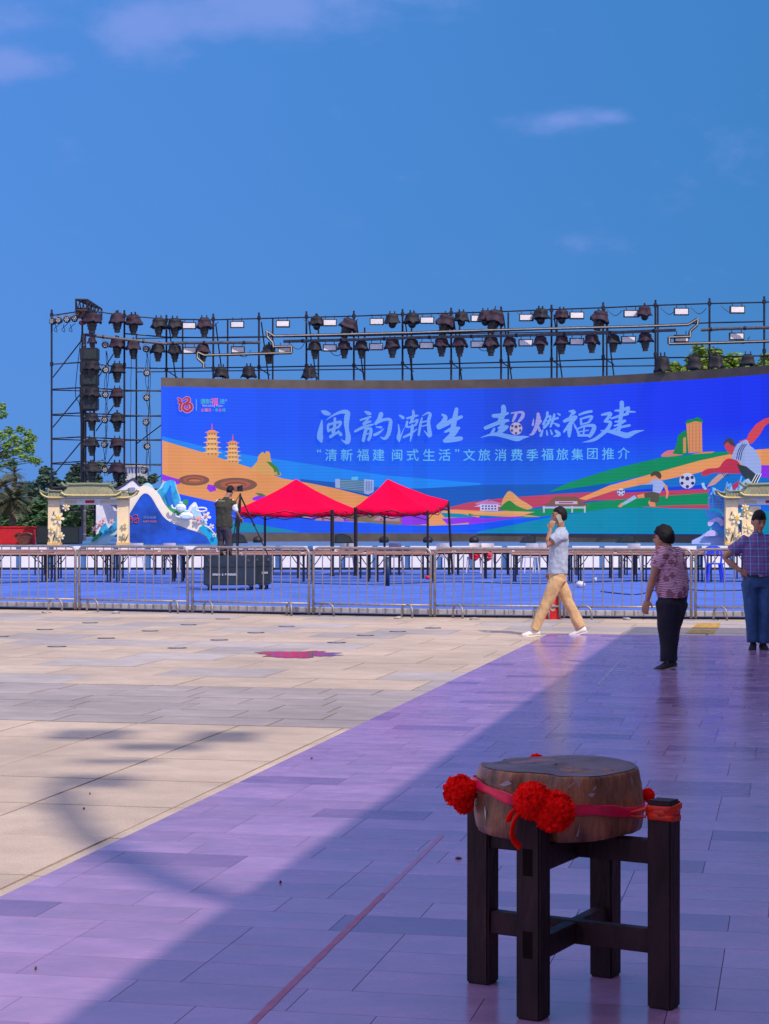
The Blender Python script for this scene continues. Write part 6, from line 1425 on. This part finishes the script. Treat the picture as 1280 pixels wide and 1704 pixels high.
# man in jeans (hands on hips)
m_pl2 = mat('blue plaid cotton', (.1, .1, .3), .8); t_ = m_pl2.node_tree; bb = t_.nodes['Principled BSDF']
tcn = t_.nodes.new('ShaderNodeTexCoord'); sp = t_.nodes.new('ShaderNodeSeparateXYZ'); t_.links.new(tcn.outputs['Object'], sp.inputs[0])
def band(ax, freq, lo, ph=0.):
    m_ = t_.nodes.new('ShaderNodeMath'); m_.operation = 'MULTIPLY_ADD'; m_.inputs[1].default_value = freq; m_.inputs[2].default_value = ph; t_.links.new(sp.outputs[ax], m_.inputs[0])
    f_ = t_.nodes.new('ShaderNodeMath'); f_.operation = 'FRACT'; t_.links.new(m_.outputs[0], f_.inputs[0])
    l_ = t_.nodes.new('ShaderNodeMath'); l_.operation = 'LESS_THAN'; l_.inputs[1].default_value = lo; t_.links.new(f_.outputs[0], l_.inputs[0]); return l_.outputs[0]
cur = None
for (ax, fr, lo, ph, col, fac) in ((0, 22, .45, 0, (.06, .10, .42), .55), (2, 22, .45, 0, (.06, .10, .42), .55), (0, 11, .16, .3, (.34, .08, .24), .6), (2, 11, .16, .3, (.34, .08, .24), .6), (0, 11, .08, .75, (.35, .42, .60), .6), (2, 11, .08, .75, (.35, .42, .60), .6)):
    mx = t_.nodes.new('ShaderNodeMix'); mx.data_type = 'RGBA'; f_ = t_.nodes.new('ShaderNodeMath'); f_.operation = 'MULTIPLY'; f_.inputs[1].default_value = fac; t_.links.new(band(ax, fr, lo, ph), f_.inputs[0]); t_.links.new(f_.outputs[0], mx.inputs[0])
    if cur is None: mx.inputs[6].default_value = (.15, .12, .30, 1)
    else: t_.links.new(cur, mx.inputs[6])
    mx.inputs[7].default_value = (*col, 1); cur = mx.outputs[2]
t_.links.new(cur, bb.inputs['Base Color'])
Zj = 23.0; pj = 139.1
def J_(px, py, f=0.): return (-(px-1262)/pj, f, (1083-py)/pj)
def belt(t, V, hrot):
    b_ = bmesh.new(); pl = V['pelvis']; c = pl + Vector((0, 0, .005)); rg = []
    for r_, z in ((.170, -.015), (.178, -.015), (.178, .018), (.170, .018)): rg.append(ring(c+Vector((0, 0, z)), r_*1.06, r_*.80))
    loft(b_, rg, cap=False, close=True); link('belt', b_, m_black, t); b_ = bmesh.new(); box(b_, c+Vector((0, .178*.80+.004, .002)), (.04, .008, .034)); link('buckle', b_, m_steel, t)
person('man in blue plaid shirt and jeans with hands on hips at the right edge', ((1262-640)*Zj/3200, Zj), R(180),
       dict(head=J_(1262, 870, .04), neck=J_(1261, 890, .0), chest=J_(1261, 915, 0), pelvis=J_(1262, 960, 0), shR=J_(1238, 903, 0), shL=J_(1286, 903, 0), elR=J_(1206, 931, -.02), wrR=J_(1231, 952, .07), hdR=(-.8, .1, -.35), hnR=(.3, .9, .3), hsR=(1, 0, 0), elL=J_(1316, 931, -.02), wrL=J_(1291, 953, .08), hdL=(.8, .1, -.35), hnL=(-.3, .9, .3), hsL=(-1, 0, 0),
            hpR=J_(1249, 970, 0), hpL=J_(1275, 970, 0), knR=J_(1249, 1018, .02), anR=J_(1253, 1070, 0), toR=J_(1247, 1077, .14), knL=J_(1274, 1018, .02), anL=J_(1271, 1072, 0), toL=J_(1274, 1079, .15), hem=.072, shz=(.872,), belly=.03),
       [m_pl2, m_jean, m_navy, m_black], s=1.06, hair='short', build=1.1, z0=.012, sleeve=.62, hr=(-16, 0, 12), extras=belt, cr=.014)
# cameraman on the cases
Zc = 41.35; pc_ = 3200/Zc
m_vest = mat('olive photographer vest', (.045, .045, .028), .85, 0, .12, 6); m_gtr = mat('charcoal trousers', (.05, .04, .055), .8, 0, .15, 6)
def C_(px, py, f=0.): return ((px-374)/pc_, f, (924.-py)/pc_)
def vestx(t, V, hrot):
    for sd in 'LR':
        sh, el = V['sh'+sd], V['el'+sd]; bm = bmesh.new(); tube(bm, [sh, sh.lerp(el, .35), sh.lerp(el, .75)], [.068, .074, .068], 14, round_end=True); me = remesh(bm, .012, 2); crumple(me, .01, 9); link('sleeve', me, m_wshoe, t)
cm_ = person('cameraman in an olive vest and dark trousers standing on the road cases', ((374-640)*Zc/3200, Zc), R(-14),
       dict(head=C_(382, 817, .07), neck=C_(377, 829, .0), chest=C_(373, 843, -.01), pelvis=C_(373, 872, 0), shL=C_(363, 836, 0), shR=C_(386, 836, .03), elR=C_(392, 852, .10), wrR=C_(393, 862, .28), elL=C_(362, 850, .12), wrL=C_(376, 858, .30), hpL=C_(367, 880, 0), hpR=C_(378, 880, 0),
            knL=C_(367, 901, .02), anL=C_(368, 917, 0), toL=C_(367, 921.5, .16), knR=C_(381, 901, .02), anR=C_(381, 917, 0), toR=C_(383, 921.5, .16), hem=.078, shz=(.60,), hnR=(0, 0, 1), hnL=(0, 0, 1)),
       [m_vest, m_gtr, m_black, m_black], hair='crop', s=.96, build=1.05, z0=CZ+.745, sleeve=.25, hr=(-22, 0, -10), extras=vestx, cr=.02, baggy=1.1)
o = worn_marks(368.5, 833.5, 9, 1.3, 1.2, Zc-.165, paint('vest white', (230, 226, 215)), bpy.data.objects['stage'])
for v_ in o.data.vertices: v_.co += Vector(ST.location)
o.parent = cm_; o.matrix_parent_inverse = Matrix.LocRotScale(cm_.location, cm_.rotation_euler, None).inverted()

# ------------------------------------------------------------------ the stool and the wooden block
m_stool = mat('dark lacquered timber', (.036, .014, .018), .6, 0, .4, 7, spec=.3, bump=.35, bscale=40, stretch=(1, 1, .25))
u1 = Vector((.862, -.507, 0)).normalized(); u2 = Vector((.507, .862, 0)).normalized()
sf, sl, sr, sb = Vector((.472, 6.10, 0)), Vector((.335, 6.57, 0)), Vector((.905, 6.235, 0)), Vector((.765, 6.665, 0))
sc_ = (sl+sr)/2
rotS = Matrix.Rotation(math.atan2(u1.y, u1.x), 3, 'Z')
ST2 = thing('wooden_stool', 'dark square-legged wooden stand with crossed rails holding a round block', 'stool', (sc_.x, sc_.y, .012))
def wbox(bm, c, s): box(bm, c, s, rotS)
for p, h in ((sf, .642), (sl, .635), (sr, .672), (sb, .63)):
    b_ = bmesh.new(); wbox(b_, p+Vector((0, 0, .012+h/2)), (.083, .083, h)); bmesh.ops.bevel(b_, geom=b_.edges[:], offset=.006, segments=2, affect='EDGES')
    for v in b_.verts: v.co += Vector((1, 1, 0))*.002*noise.noise(v.co*7)
    wlink('leg', b_, m_stool, ST2)
def rail(p, q, z0, z1, w, name='rail'):
    d = (q-p); L_ = d.length; c = (p+q)/2; b_ = bmesh.new(); box(b_, Vector((c.x, c.y, (z0+z1)/2)), (L_-.078, w, z1-z0), Matrix.Rotation(math.atan2(d.y, d.x), 3, 'Z')); bmesh.ops.bevel(b_, geom=b_.edges[:], offset=.004, segments=1, affect='EDGES'); wlink(name, b_, m_stool, ST2)
rail(sl, sr, .475, .552, .05); rail(sf, sb, .470, .549, .05)
rail(sl, sr, .185, .262, .045); rail(sf, sb, .188, .259, .045)
for z in (.42, .16):    # mortise ends
    b_ = bmesh.new(); c = sf + Vector((.0, 0, z+.09)); box(b_, c - u2*.0405 + u1*0, (.034, .004, .085), rotS); wlink('tenon_end', b_, mat('dark end grain', (.012, .006, .006), .9, spec=.1), ST2)
# the block
m_bark = mat('mottled brown trunk wood', (.42, .15, .065), .5, 0, .3, 11, bump=1.0, bscale=22, col2=(.035, .014, .013), stretch=(1, 1, .45), coat=.15)
m_top = mat('grey blue end grain', (.175, .13, .165), .7, 0, .2, 5, bump=.2, bscale=50)
bc = Vector((.567, 6.385, 0))
BK = thing('wooden_block', 'thick round slice of tree trunk wrapped in clear film on the stand', 'wooden block', (bc.x, bc.y, .552))
def brad(a):
    r = .276 + .010*math.sin(3*a+.6) + .008*math.sin(5*a+2) + .006*noise.noise(Vector((math.cos(a)*2, math.sin(a)*2, 4)))
    for p in (sf, sl, sr, sb):
        d = Vector((p.x-bc.x, p.y-bc.y, 0)); da = (a-math.atan2(d.y, d.x)+math.pi) % (2*math.pi)-math.pi
        lim = (d.length-.050); 
        if abs(da) < .22: r = min(r, lim/ max(.6, math.cos(da)))
    return r
b_ = bmesh.new(); rings = []; NB = 96
for z, k in ((.553, .955), (.558, .985), (.575, 1.0), (.60, 1.012), (.64, 1.01), (.68, .998), (.715, .985), (.74, .97), (.755, .955), (.762, .93)):
    rings.append([Vector((bc.x+math.cos(a)*brad(a)*k*(1+.022*noise.noise(Vector((math.cos(a)*6, math.sin(a)*6, z*7)))+.010*noise.noise(Vector((math.cos(a)*16, math.sin(a)*16, z*12)))), bc.y+math.sin(a)*brad(a)*k*(1+.022*noise.noise(Vector((math.cos(a)*6, math.sin(a)*6, z*7)))+.010*noise.noise(Vector((math.cos(a)*16, math.sin(a)*16, z*12)))), z+.012+(.006*math.sin(2*a) if z > .7 else 0))) for a in [2*math.pi*i/NB for i in range(NB)]])
loft(b_, rings, cap=True); wlink('trunk_slice', b_, m_bark, BK, True)
b_ = bmesh.new(); top = [p + Vector((0, 0, .002)) for p in rings[-1]]
rr_ = [[bc.to_3d()*0 + Vector((bc.x + (p.x-bc.x)*k, bc.y+(p.y-bc.y)*k, p.z + (.002*noise.noise(p*8)))) for p in top] for k in (1.0, .8, .5, .2, .02)]
loft(b_, rr_, cap=False); wlink('cut_face', b_, m_top, BK, True)
# film wrap: pale patches painted in for the glints on its folds
m_film = mat('clear film', (.9, .9, .92), .08, 0, .02, 5, trans=.9); m_filmh = mat('pale film glint', (.34, .28, .32), .12, 0, .1, 10)
def onside(px, py, lift=.006):   # a point on the near side of the block
    X0 = (px-640)/3200
    Z = 6.1
    for _ in range(12):
        x = X0*Z; dx = x-bc.x; a0 = None
        best = bc.y
        r_ = .27
        for _k in range(3):
            dy = -math.sqrt(max(1e-4, r_*r_-dx*dx)); r_ = brad(math.atan2(dy, dx))*1.0+lift
        Z = bc.y + dy
    return P(px, py, Z)
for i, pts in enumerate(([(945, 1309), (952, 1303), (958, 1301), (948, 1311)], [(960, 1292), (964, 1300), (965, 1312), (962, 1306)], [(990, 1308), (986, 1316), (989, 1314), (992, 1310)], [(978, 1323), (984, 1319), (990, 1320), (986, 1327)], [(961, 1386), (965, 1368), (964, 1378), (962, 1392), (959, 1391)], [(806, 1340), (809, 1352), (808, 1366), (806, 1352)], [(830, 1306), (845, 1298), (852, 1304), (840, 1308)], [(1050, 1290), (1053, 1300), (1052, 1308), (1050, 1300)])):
    b_ = bmesh.new(); f = b_.faces.new([b_.verts.new(onside(x, y, .009)) for x, y in pts]); wlink('film_glint', b_, m_filmh, BK)
# ribbon
m_rib = mat('pink red ribbon', (.86, .006, .075), .4, 0, .12, 30); m_red = mat('red crepe', (.93, .004, .003), .9, 0, .12, 30, spec=.12); m_or = mat('orange red ribbon', (.78, .03, .006), .5, 0, .15, 20)
RB = thing('red_ribbon', 'red ribbon tied round the wooden block and the right stand leg', 'ribbon', (bc.x, bc.y, .65))
def zrib(a):   # height of the ribbon round the block
    x = math.cos(a); return .672 - .030*x + .018*max(0, -x) + .006*math.sin(4*a)
b_ = bmesh.new(); rg = []
for i in range(90):
    a = 2*math.pi*i/90; r_ = brad(a)+.007; w = .017+.006*noise.noise(Vector((math.cos(a)*3, math.sin(a)*3, 0))); z = zrib(a)
    prof = []
    for k in range(14): th = 2*math.pi*k/14; fo = .0022*math.sin(5*math.sin(th)*1.6+a*5); prof.append(Vector((bc.x+math.cos(a)*(r_+.003*math.cos(th)+fo), bc.y+math.sin(a)*(r_+.003*math.cos(th)+fo), z+w*math.sin(th))))
    rg.append(prof)
loft(b_, rg, close=True); wlink('band', b_, m_rib, RB, True)
b_ = bmesh.new()   # flat ribbon turns round the right leg
for k in range(3):
    z = .662-.017*k; rg = []
    for ho, dz_ in ((.0445, -.011), (.0475, -.009), (.0478, .008), (.0445, .010)):
        pts_r = []
        for e in range(16):
            a = 2*math.pi*(e+.5)/16; cx, cy = math.cos(a), math.sin(a); q_ = max(abs(cx), abs(cy)); w_ = .0025*math.sin(e*2.1+k*2)
            pts_r.append(sr + u1*(cx/q_*(ho+w_)) + u2*(cy/q_*(ho+w_)) + Vector((0, 0, z+dz_+.004*math.sin(a+k*1.7))))
        rg.append(pts_r)
    loft(b_, rg, cap=False, close=True)
wlink('leg_loop', b_, m_or, RB, True)
b_ = bmesh.new(); a = math.atan2(sr.y-bc.y-.05, sr.x-bc.x); q = Vector((bc.x+math.cos(a)*(brad(a)+.01), bc.y+math.sin(a)*(brad(a)+.01), zrib(a))); e_ = sr - u1*.05 - u2*.03
tube(b_, [q, (e_.x, e_.y, .655)], [.010, .014], 8, flat=.4); tube(b_, [q+Vector((0, 0, -.012)), (e_.x, e_.y, .628)], [.008, .012], 8, flat=.4); wlink('tie', b_, m_or, RB)
# rosettes
def rosette(lab, c, r, seed, n=70, tails=()):
    t = thing('ribbon_rosette', lab, 'rosette', c, 0, 'red paper rosettes'); rg_ = random.Random(seed)
    b_ = bmesh.new(); ellipsoid(b_, (0, 0, 0), (r*.88, r*.88, r*.88), nu=64, nv=44, fn=lambda d, p: p*(1+.30*abs(noise.noise(d*4.2+Vector((seed, 0, 0))))+.14*noise.noise(d*9+Vector((0, seed, 0))))); link('core', b_, m_red, t, smooth=True)
    b_ = bmesh.new()
    for i in range(n):   # ruffled petals over a ball
        zz = 1-2*(i+.5)/n; ph = i*2.39996; rr = math.sqrt(1-zz*zz); d = Vector((rr*math.cos(ph), rr*math.sin(ph), zz)); u, v = frame(d); an = rg_.random()*6.28; u, v = u*math.cos(an)+v*math.sin(an), v*math.cos(an)-u*math.sin(an)
        R0 = r*rg_.uniform(.84, 1.04); w = r*rg_.uniform(.40, .6); prev = None
        for j in range(7):
            tt = j/6; sw = (tt-.5)*w*1.7; up = R0*(.55+.0*tt); e = []
            for m__ in (0, 1, 2):
                hh = (.5, .82, 1.0)[m__]; wob = w*.22*math.sin(tt*8+i+m__*1.3)
                e.append(b_.verts.new(d*R0*hh + u*sw*(.4+.3*m__) + v*(wob*(.4+.4*m__))))
            if prev:
                for m__ in (0, 1): b_.faces.new((prev[m__], prev[m__+1], e[m__+1], e[m__]))
            prev = e
    link('petals', b_, m_red, t, smooth=True)
    for pts in tails:
        b_ = bmesh.new(); off = Vector(c); W0 = [Vector(p)-off for p in pts]
        tube(b_, [tuple(p) for p in smoothpts([tuple(p) for p in W0], 5)], .017, 8, flat=.35); link('ribbon_tail', b_, m_red, t, smooth=True)
    return t
def RP(px, py, Z): return P(px, py, Z)
Zr = 6.02
q1 = RP(886, 1333, Zr); q2 = RP(921, 1350, Zr-.0); q3 = RP(766, 1317, 6.34); q0 = RP(905, 1336, Zr)
rosette('red rosette on the front of the block, left one of the pair', q1, .060, 2, 60, [[q1, RP(870, 1340, 6.04), RP(852, 1352, 6.05), RP(846, 1366, 6.06)], [q1+Vector((-.02, 0, -.02)), RP(858, 1362, 6.03), RP(852, 1385, 6.04), RP(857, 1400, 6.05), RP(866, 1410, 6.05)]])
rosette('red rosette on the front of the block, right one of the pair', q2, .066, 4, 66)
rosette('big red rosette hanging off the left side of the block', q3, .056, 6, 60, [])
rosette('red rosette lobe just below the big left-hand rosette', RP(772, 1336, 6.36), .036, 8, 60)
rosette('small red bow at the right side of the block', RP(1078, 1323, 6.42), .024, 9, 30)
rosette('tip of a red bow showing behind the top of the block', Vector((bc.x-.04, bc.y+.30, .742)), .034, 10, 40)

# ------------------------------------------------------------------ vegetation
m_bk = mat('tree bark', (.10, .085, .07), .9, 0, .25, 10)
def leafmat(k, c, c2): 
    m = mat(k, c, .6, 0, .2, 1.3, col2=c2); return m
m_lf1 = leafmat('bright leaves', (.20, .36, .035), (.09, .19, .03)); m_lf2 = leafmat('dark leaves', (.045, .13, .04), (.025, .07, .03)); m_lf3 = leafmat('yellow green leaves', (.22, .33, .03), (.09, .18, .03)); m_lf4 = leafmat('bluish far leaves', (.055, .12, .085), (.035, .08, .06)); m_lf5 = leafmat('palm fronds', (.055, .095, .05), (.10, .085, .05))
def leaves(bm, clumps, n, size, rg_, flat=.8):
    for i in range(n):
        c, r = rg_.choice(clumps); d = Vector((rg_.gauss(0, 1), rg_.gauss(0, 1), rg_.gauss(0, 1)*flat)); d.normalize(); p = Vector(c) + d*r*rg_.random()**.45
        u, v = frame(Vector((rg_.gauss(0, 1), rg_.gauss(0, 1), rg_.gauss(0, 1)+.8))); s_ = size*rg_.uniform(.6, 1.3)
        vs = [bm.verts.new(p+u*s_), bm.verts.new(p+v*s_*.5), bm.verts.new(p-u*s_), bm.verts.new(p-v*s_*.5)]; bm.faces.new(vs)
def tree(lab, x, y, h, cr_, ch_, m, seed, n=1800, size=.16, trunk=.14, group='trees behind the stage', nm='broadleaf_tree', nclump=26, cz=None):
    rg_ = random.Random(seed); t = thing(nm, lab, 'tree', (x, y, -.05), 0, group); b_ = bmesh.new(); cz = cz or h-ch_/2
    tube(b_, [(0, 0, 0), (.05*rg_.uniform(-1, 1), 0, cz*.6), (rg_.uniform(-.1, .1), 0, cz+ch_*.2)], [trunk, trunk*.75, trunk*.3], 8); cl = []
    for i in range(nclump):
        d = Vector((rg_.gauss(0, 1), rg_.gauss(0, 1), rg_.gauss(0, 1))); d.normalize(); k = rg_.random()**.5
        c = Vector((d.x*cr_*k, d.y*cr_*k, cz+d.z*ch_/2*k)); cl.append((c, cr_*rg_.uniform(.16, .34)))
        if i % 2 == 0: tube(b_, [(0, 0, cz*.65), tuple(Vector((c.x*.5, c.y*.5, (cz*.65+c.z)/2+.1))), tuple(c)], [trunk*.35, trunk*.2, .02], 5)
    link('trunk', b_, m_bk, t); b_ = bmesh.new(); leaves(b_, cl, n, size, rg_); link('crown', b_, m, t); return t
ti = 0
def tx(px, Z): return (px-640)*Z/3200
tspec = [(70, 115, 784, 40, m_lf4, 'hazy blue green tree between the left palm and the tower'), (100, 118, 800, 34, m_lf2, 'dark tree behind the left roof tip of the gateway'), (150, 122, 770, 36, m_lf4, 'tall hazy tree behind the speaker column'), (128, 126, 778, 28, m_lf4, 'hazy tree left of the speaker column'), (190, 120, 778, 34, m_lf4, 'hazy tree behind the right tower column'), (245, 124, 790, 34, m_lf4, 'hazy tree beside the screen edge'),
         (60, 98, 836, 30, m_lf2, 'dark shrub tree between the palm and the left gateway'), (85, 97, 846, 26, m_lf2, 'low dark tree just left of the gateway pillar'), (120, 96, 842, 34, m_lf2, 'dark tree seen through the left gateway'), (160, 99, 838, 34, m_lf2, 'dark tree seen through the gateway centre'), (10, 100, 850, 36, m_lf2, 'dark low tree below the palms at the left edge'), (210, 100, 812, 34, m_lf2, 'dark tree behind the gable of the wave board'), (262, 98, 826, 26, m_lf2, 'dark tree behind the cyan mountain cut-out'), (35, 112, 812, 34, m_lf4, 'hazy tree behind the palm trunk'), (-20, 110, 806, 40, m_lf4, 'hazy tree at the left picture edge')]
for i, (px, Z, ty, rpx, m, lab) in enumerate(tspec):
    h = CAMH + (860-ty)*Z/3200; r_ = rpx*1.15*Z/3200; tree(lab, tx(px, Z), Z, h, r_, h*1.0, m, 40+i, 4600, .17, .12, cz=h*.52, nclump=40)
for i, (px, Z, ty) in enumerate(((-110, 116, 800), (-190, 120, 786), (-280, 118, 796), (-370, 122, 780), (1500, 112, 790), (1600, 116, 776), (1700, 114, 792))):
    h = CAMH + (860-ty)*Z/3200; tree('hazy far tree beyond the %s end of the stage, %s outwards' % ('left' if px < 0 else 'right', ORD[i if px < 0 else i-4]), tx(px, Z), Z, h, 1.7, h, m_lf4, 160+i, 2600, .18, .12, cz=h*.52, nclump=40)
# shrubs filling the foot of the tree line
for i, px in enumerate((-10, 40, 95, 140, 185, 230, 275)):
    Z = 92; h = 1.9+random.uniform(-.3, .4); tree('low dark shrub in the hedge behind the stage, %s from the left' % ORD[i], tx(px, Z), Z, h, 1.0, h*.95, m_lf2, 90+i, 1500, .12, .05, group='hedge shrubs behind the stage', nm='shrub', cz=h*.5)
def palm(lab, px, ty, Z, r_, seed, nfr=30):
    rg_ = random.Random(seed); h = CAMH+(860-ty)*Z/3200; t = thing('palm_tree', lab, 'palm tree', (tx(px, Z), Z, -.05), 0, 'date palms at the left'); b_ = bmesh.new()
    tube(b_, [(0, 0, 0), (.02, 0, h*.5), (0, 0, h)], [.22, .17, .15], 10); link('trunk', b_, m_bk, t); b_ = bmesh.new()
    for i in range(nfr):
        a = rg_.random()*6.28; e = rg_.uniform(-.5, 1.25); d = Vector((math.cos(a)*math.cos(e), math.sin(a)*math.cos(e), math.sin(e))); prev = None; p = Vector((0, 0, h)); L_ = r_*rg_.uniform(.85, 1.1)
        sd = d.cross(Vector((0, 0, 1))).normalized()
        for j in range(13):
            q = p + d*(L_/12); d = (d + Vector((0, 0, -.085))).normalized(); w = r_*.20*math.sin(math.pi*min(1, (j+1.5)/14))
            for s_ in (-1, 1):
                tip = (p+q)/2 + sd*s_*w + d*w*.8 + Vector((0, 0, -w*.35*rg_.random()))
                b_.faces.new([b_.verts.new(p), b_.verts.new(q), b_.verts.new(tip)])
            p = q
    link('crown', b_, m_lf5, t)
palm('shaggy date palm right of the tree at the left edge', 21, 832, 90, 1.15, 3, 70); palm('date palm half cut by the left picture edge', -4, 815, 96, 1.5, 4, 60); palm('thin palm rising behind the leafy branch', 24, 786, 100, .75, 5, 26)
# near leafy tree at the left edge: trunk is outside the frame
rg_ = random.Random(21); Z = 58.; t = thing('leafy_tree', 'bright green leafy tree reaching in from the left edge', 'tree', (tx(-110, Z), Z, -.05)); b_ = bmesh.new(); cl = []
tube(b_, [(0, 0, 0), (.1, 0, 1.8), (.2, 0, 3.2)], [.2, .15, .10], 10)
pts_ = [(-30, 690), (3, 677), (5, 690), (12, 742), (22, 730), (34, 715), (30, 735), (45, 735), (50, 750), (54, 765), (40, 760), (25, 752), (8, 760), (5, 725), (-10, 730), (20, 770), (0, 775), (33, 748), (55, 730), (47, 722), (62, 768), (-20, 770), (-40, 750), (-60, 720), (-50, 690), (-90, 700), (-100, 740), (-130, 690), (-150, 730), (-90, 660), (-130, 650), (-80, 780), (15, 718), (50, 742), (12, 755)]
for (px, py) in pts_:
    c = P(px, py, Z+rg_.uniform(-1, 1)) - Vector(t.location); cl.append((c, .16 if px > 0 else .32)); tube(b_, [(.2, 0, 3.1), tuple(Vector((c.x*.55, c.y*.5, 3.1*.5+c.z*.5-.1))), tuple(c)], [.05, .025, .008], 5)
link('trunk', b_, m_bk, t); b_ = bmesh.new(); leaves(b_, cl, 4200, .05, rg_, .7); link('crown', b_, m_lf1, t)
# trees over the right of the screen
Z = 84.
for i, (px, ty, rpx, lab) in enumerate(((1135, 586, 40, 'yellow green tree top left of the others above the screen'), (1175, 581, 50, 'yellow green tree top in the middle above the screen'), (1225, 579, 52, 'tallest yellow green tree top above the screen'), (1275, 586, 44, 'yellow green tree top at the right edge above the screen'), (1112, 600, 24, 'low leafy spray beside the hooded light above the screen'))):
    h = CAMH+(860-ty)*Z/3200; r_ = rpx*Z/3200; tree(lab, tx(px, Z), Z, h, r_, 3.0, m_lf3, 130+i, 9000, .12, .16, group='trees above the right of the screen', nclump=60)
# distant building
Z = 170.; t = thing('distant_building', 'small pale building with blue windows far behind the tower', 'building', (tx(218, Z), Z, 0)); a, c = P(207, 776, Z), P(232, 776, Z)
b_ = bmesh.new(); box(b_, ((a.x+c.x)/2, Z+3, a.z/2), (c.x-a.x, 6, a.z)); wlink('wall', b_, mat('pale render', (.55, .58, .66)), t)
for i in range(5):
    b_ = bmesh.new(); box(b_, (a.x+.2+i*.27, Z-.02, a.z-.35), (.16, .05, .45)); wlink('window', b_, mat('blue windows', (.04, .10, .38), .2), t)
b_ = bmesh.new(); box(b_, ((a.x+c.x)/2, Z+3, a.z+.06), (c.x-a.x+.3, 6.3, .12)); wlink('roof', b_, mat('pale render', (.5, .5, .6)), t)

# ------------------------------------------------------------------ building beside the plaza that shades the flooring (stands right of the view)
Hb = 6.5; sv = Vector((-.57, .74, 0))
edge0 = Vector((-2.32, 0, 0)) - sv*Hb
BL_ = thing('plaza_building', 'tall building beside the plaza whose shade covers the lilac floor', 'building', (edge0.x, edge0.y, 0), RZ)
m_wall = mat('beige stone cladding', (.34, .31, .29), .7, 0, .1, 2); m_win = mat('tinted window', (.03, .05, .08), .08, 0, .1, 3)
def bpart(nm, a0, a1, b0, b1, z0, z1, m): b_ = bmesh.new(); box(b_, ((a0+a1)/2, (b0+b1)/2, (z0+z1)/2), (a1-a0, b1-b0, z1-z0)); return link(nm, b_, m, BL_)
BE = 28.3
bpart('wall', .35, 14, -34, BE, -.02, Hb-.5, m_wall); bpart('roof', 0, 14.3, -34.3, BE+.3, Hb-.5, Hb, m_wall); bpart('plinth', .30, .35, -34, BE, -.02, .6, m_slabg)
for f_ in range(2):
    for i in range(20):
        b0 = -33+i*3; w_ = bpart('window', .30, .352, b0+.5, b0+2.5, 1.0+f_*2.7, 2.7+f_*2.7, m_win)
# unseen plates and boom added above the roof, shaped to cast the blurred shade
HS = 19.
sg = Vector((-1.0, 9.5, 0)) - sv*(HS-1)
SG = thing('roof_shadow_caster', 'unseen shadow caster added above the roof of the building beside the plaza', 'shadow caster', (sg.x, sg.y, Hb))
def shade_plate(px0, px1, y0, y1, nm='panel', h=HS, th=.05):  # added flat plate, set so its shade lands on the given spot
    g = G((px0+px1)/2, (y0+y1)/2); Z0, Z1 = G(0, y1).y, G(0, y0).y; w = (px1-px0)*g.y/3200
    c = Vector((g.x, (Z0+Z1)/2, 0)) - sv*h + Vector((0, 0, h)); b_ = bmesh.new(); box(b_, c, (w, max(.1, Z1-Z0-.1), th)); wlink(nm, b_, m_alu, SG)
for q in ((85, 215, 1213, 1232), (190, 345, 1236, 1250), (320, 425, 1216, 1236), (130, 260, 1262, 1272), (85, 225, 1288, 1312), (70, 135, 1330, 1350)): shade_plate(*q)
prev = None
for (px, py) in ((100, 1315), (125, 1368), (165, 1405), (232, 1448), (300, 1478), (380, 1500), (460, 1520)):
    c = G(px, py) - sv*(HS-.6) + Vector((0, 0, HS-.6))
    if prev is not None:
        b_ = bmesh.new(); tube(b_, [prev, c], .11, 6); wlink('shade_boom', b_, m_alu, SG)
    prev = c
b_ = bmesh.new(); tube(b_, [prev, (prev.x, prev.y, Hb-.2)], .14, 8); wlink('mast', b_, m_alu, SG)  # added support for the shade plates
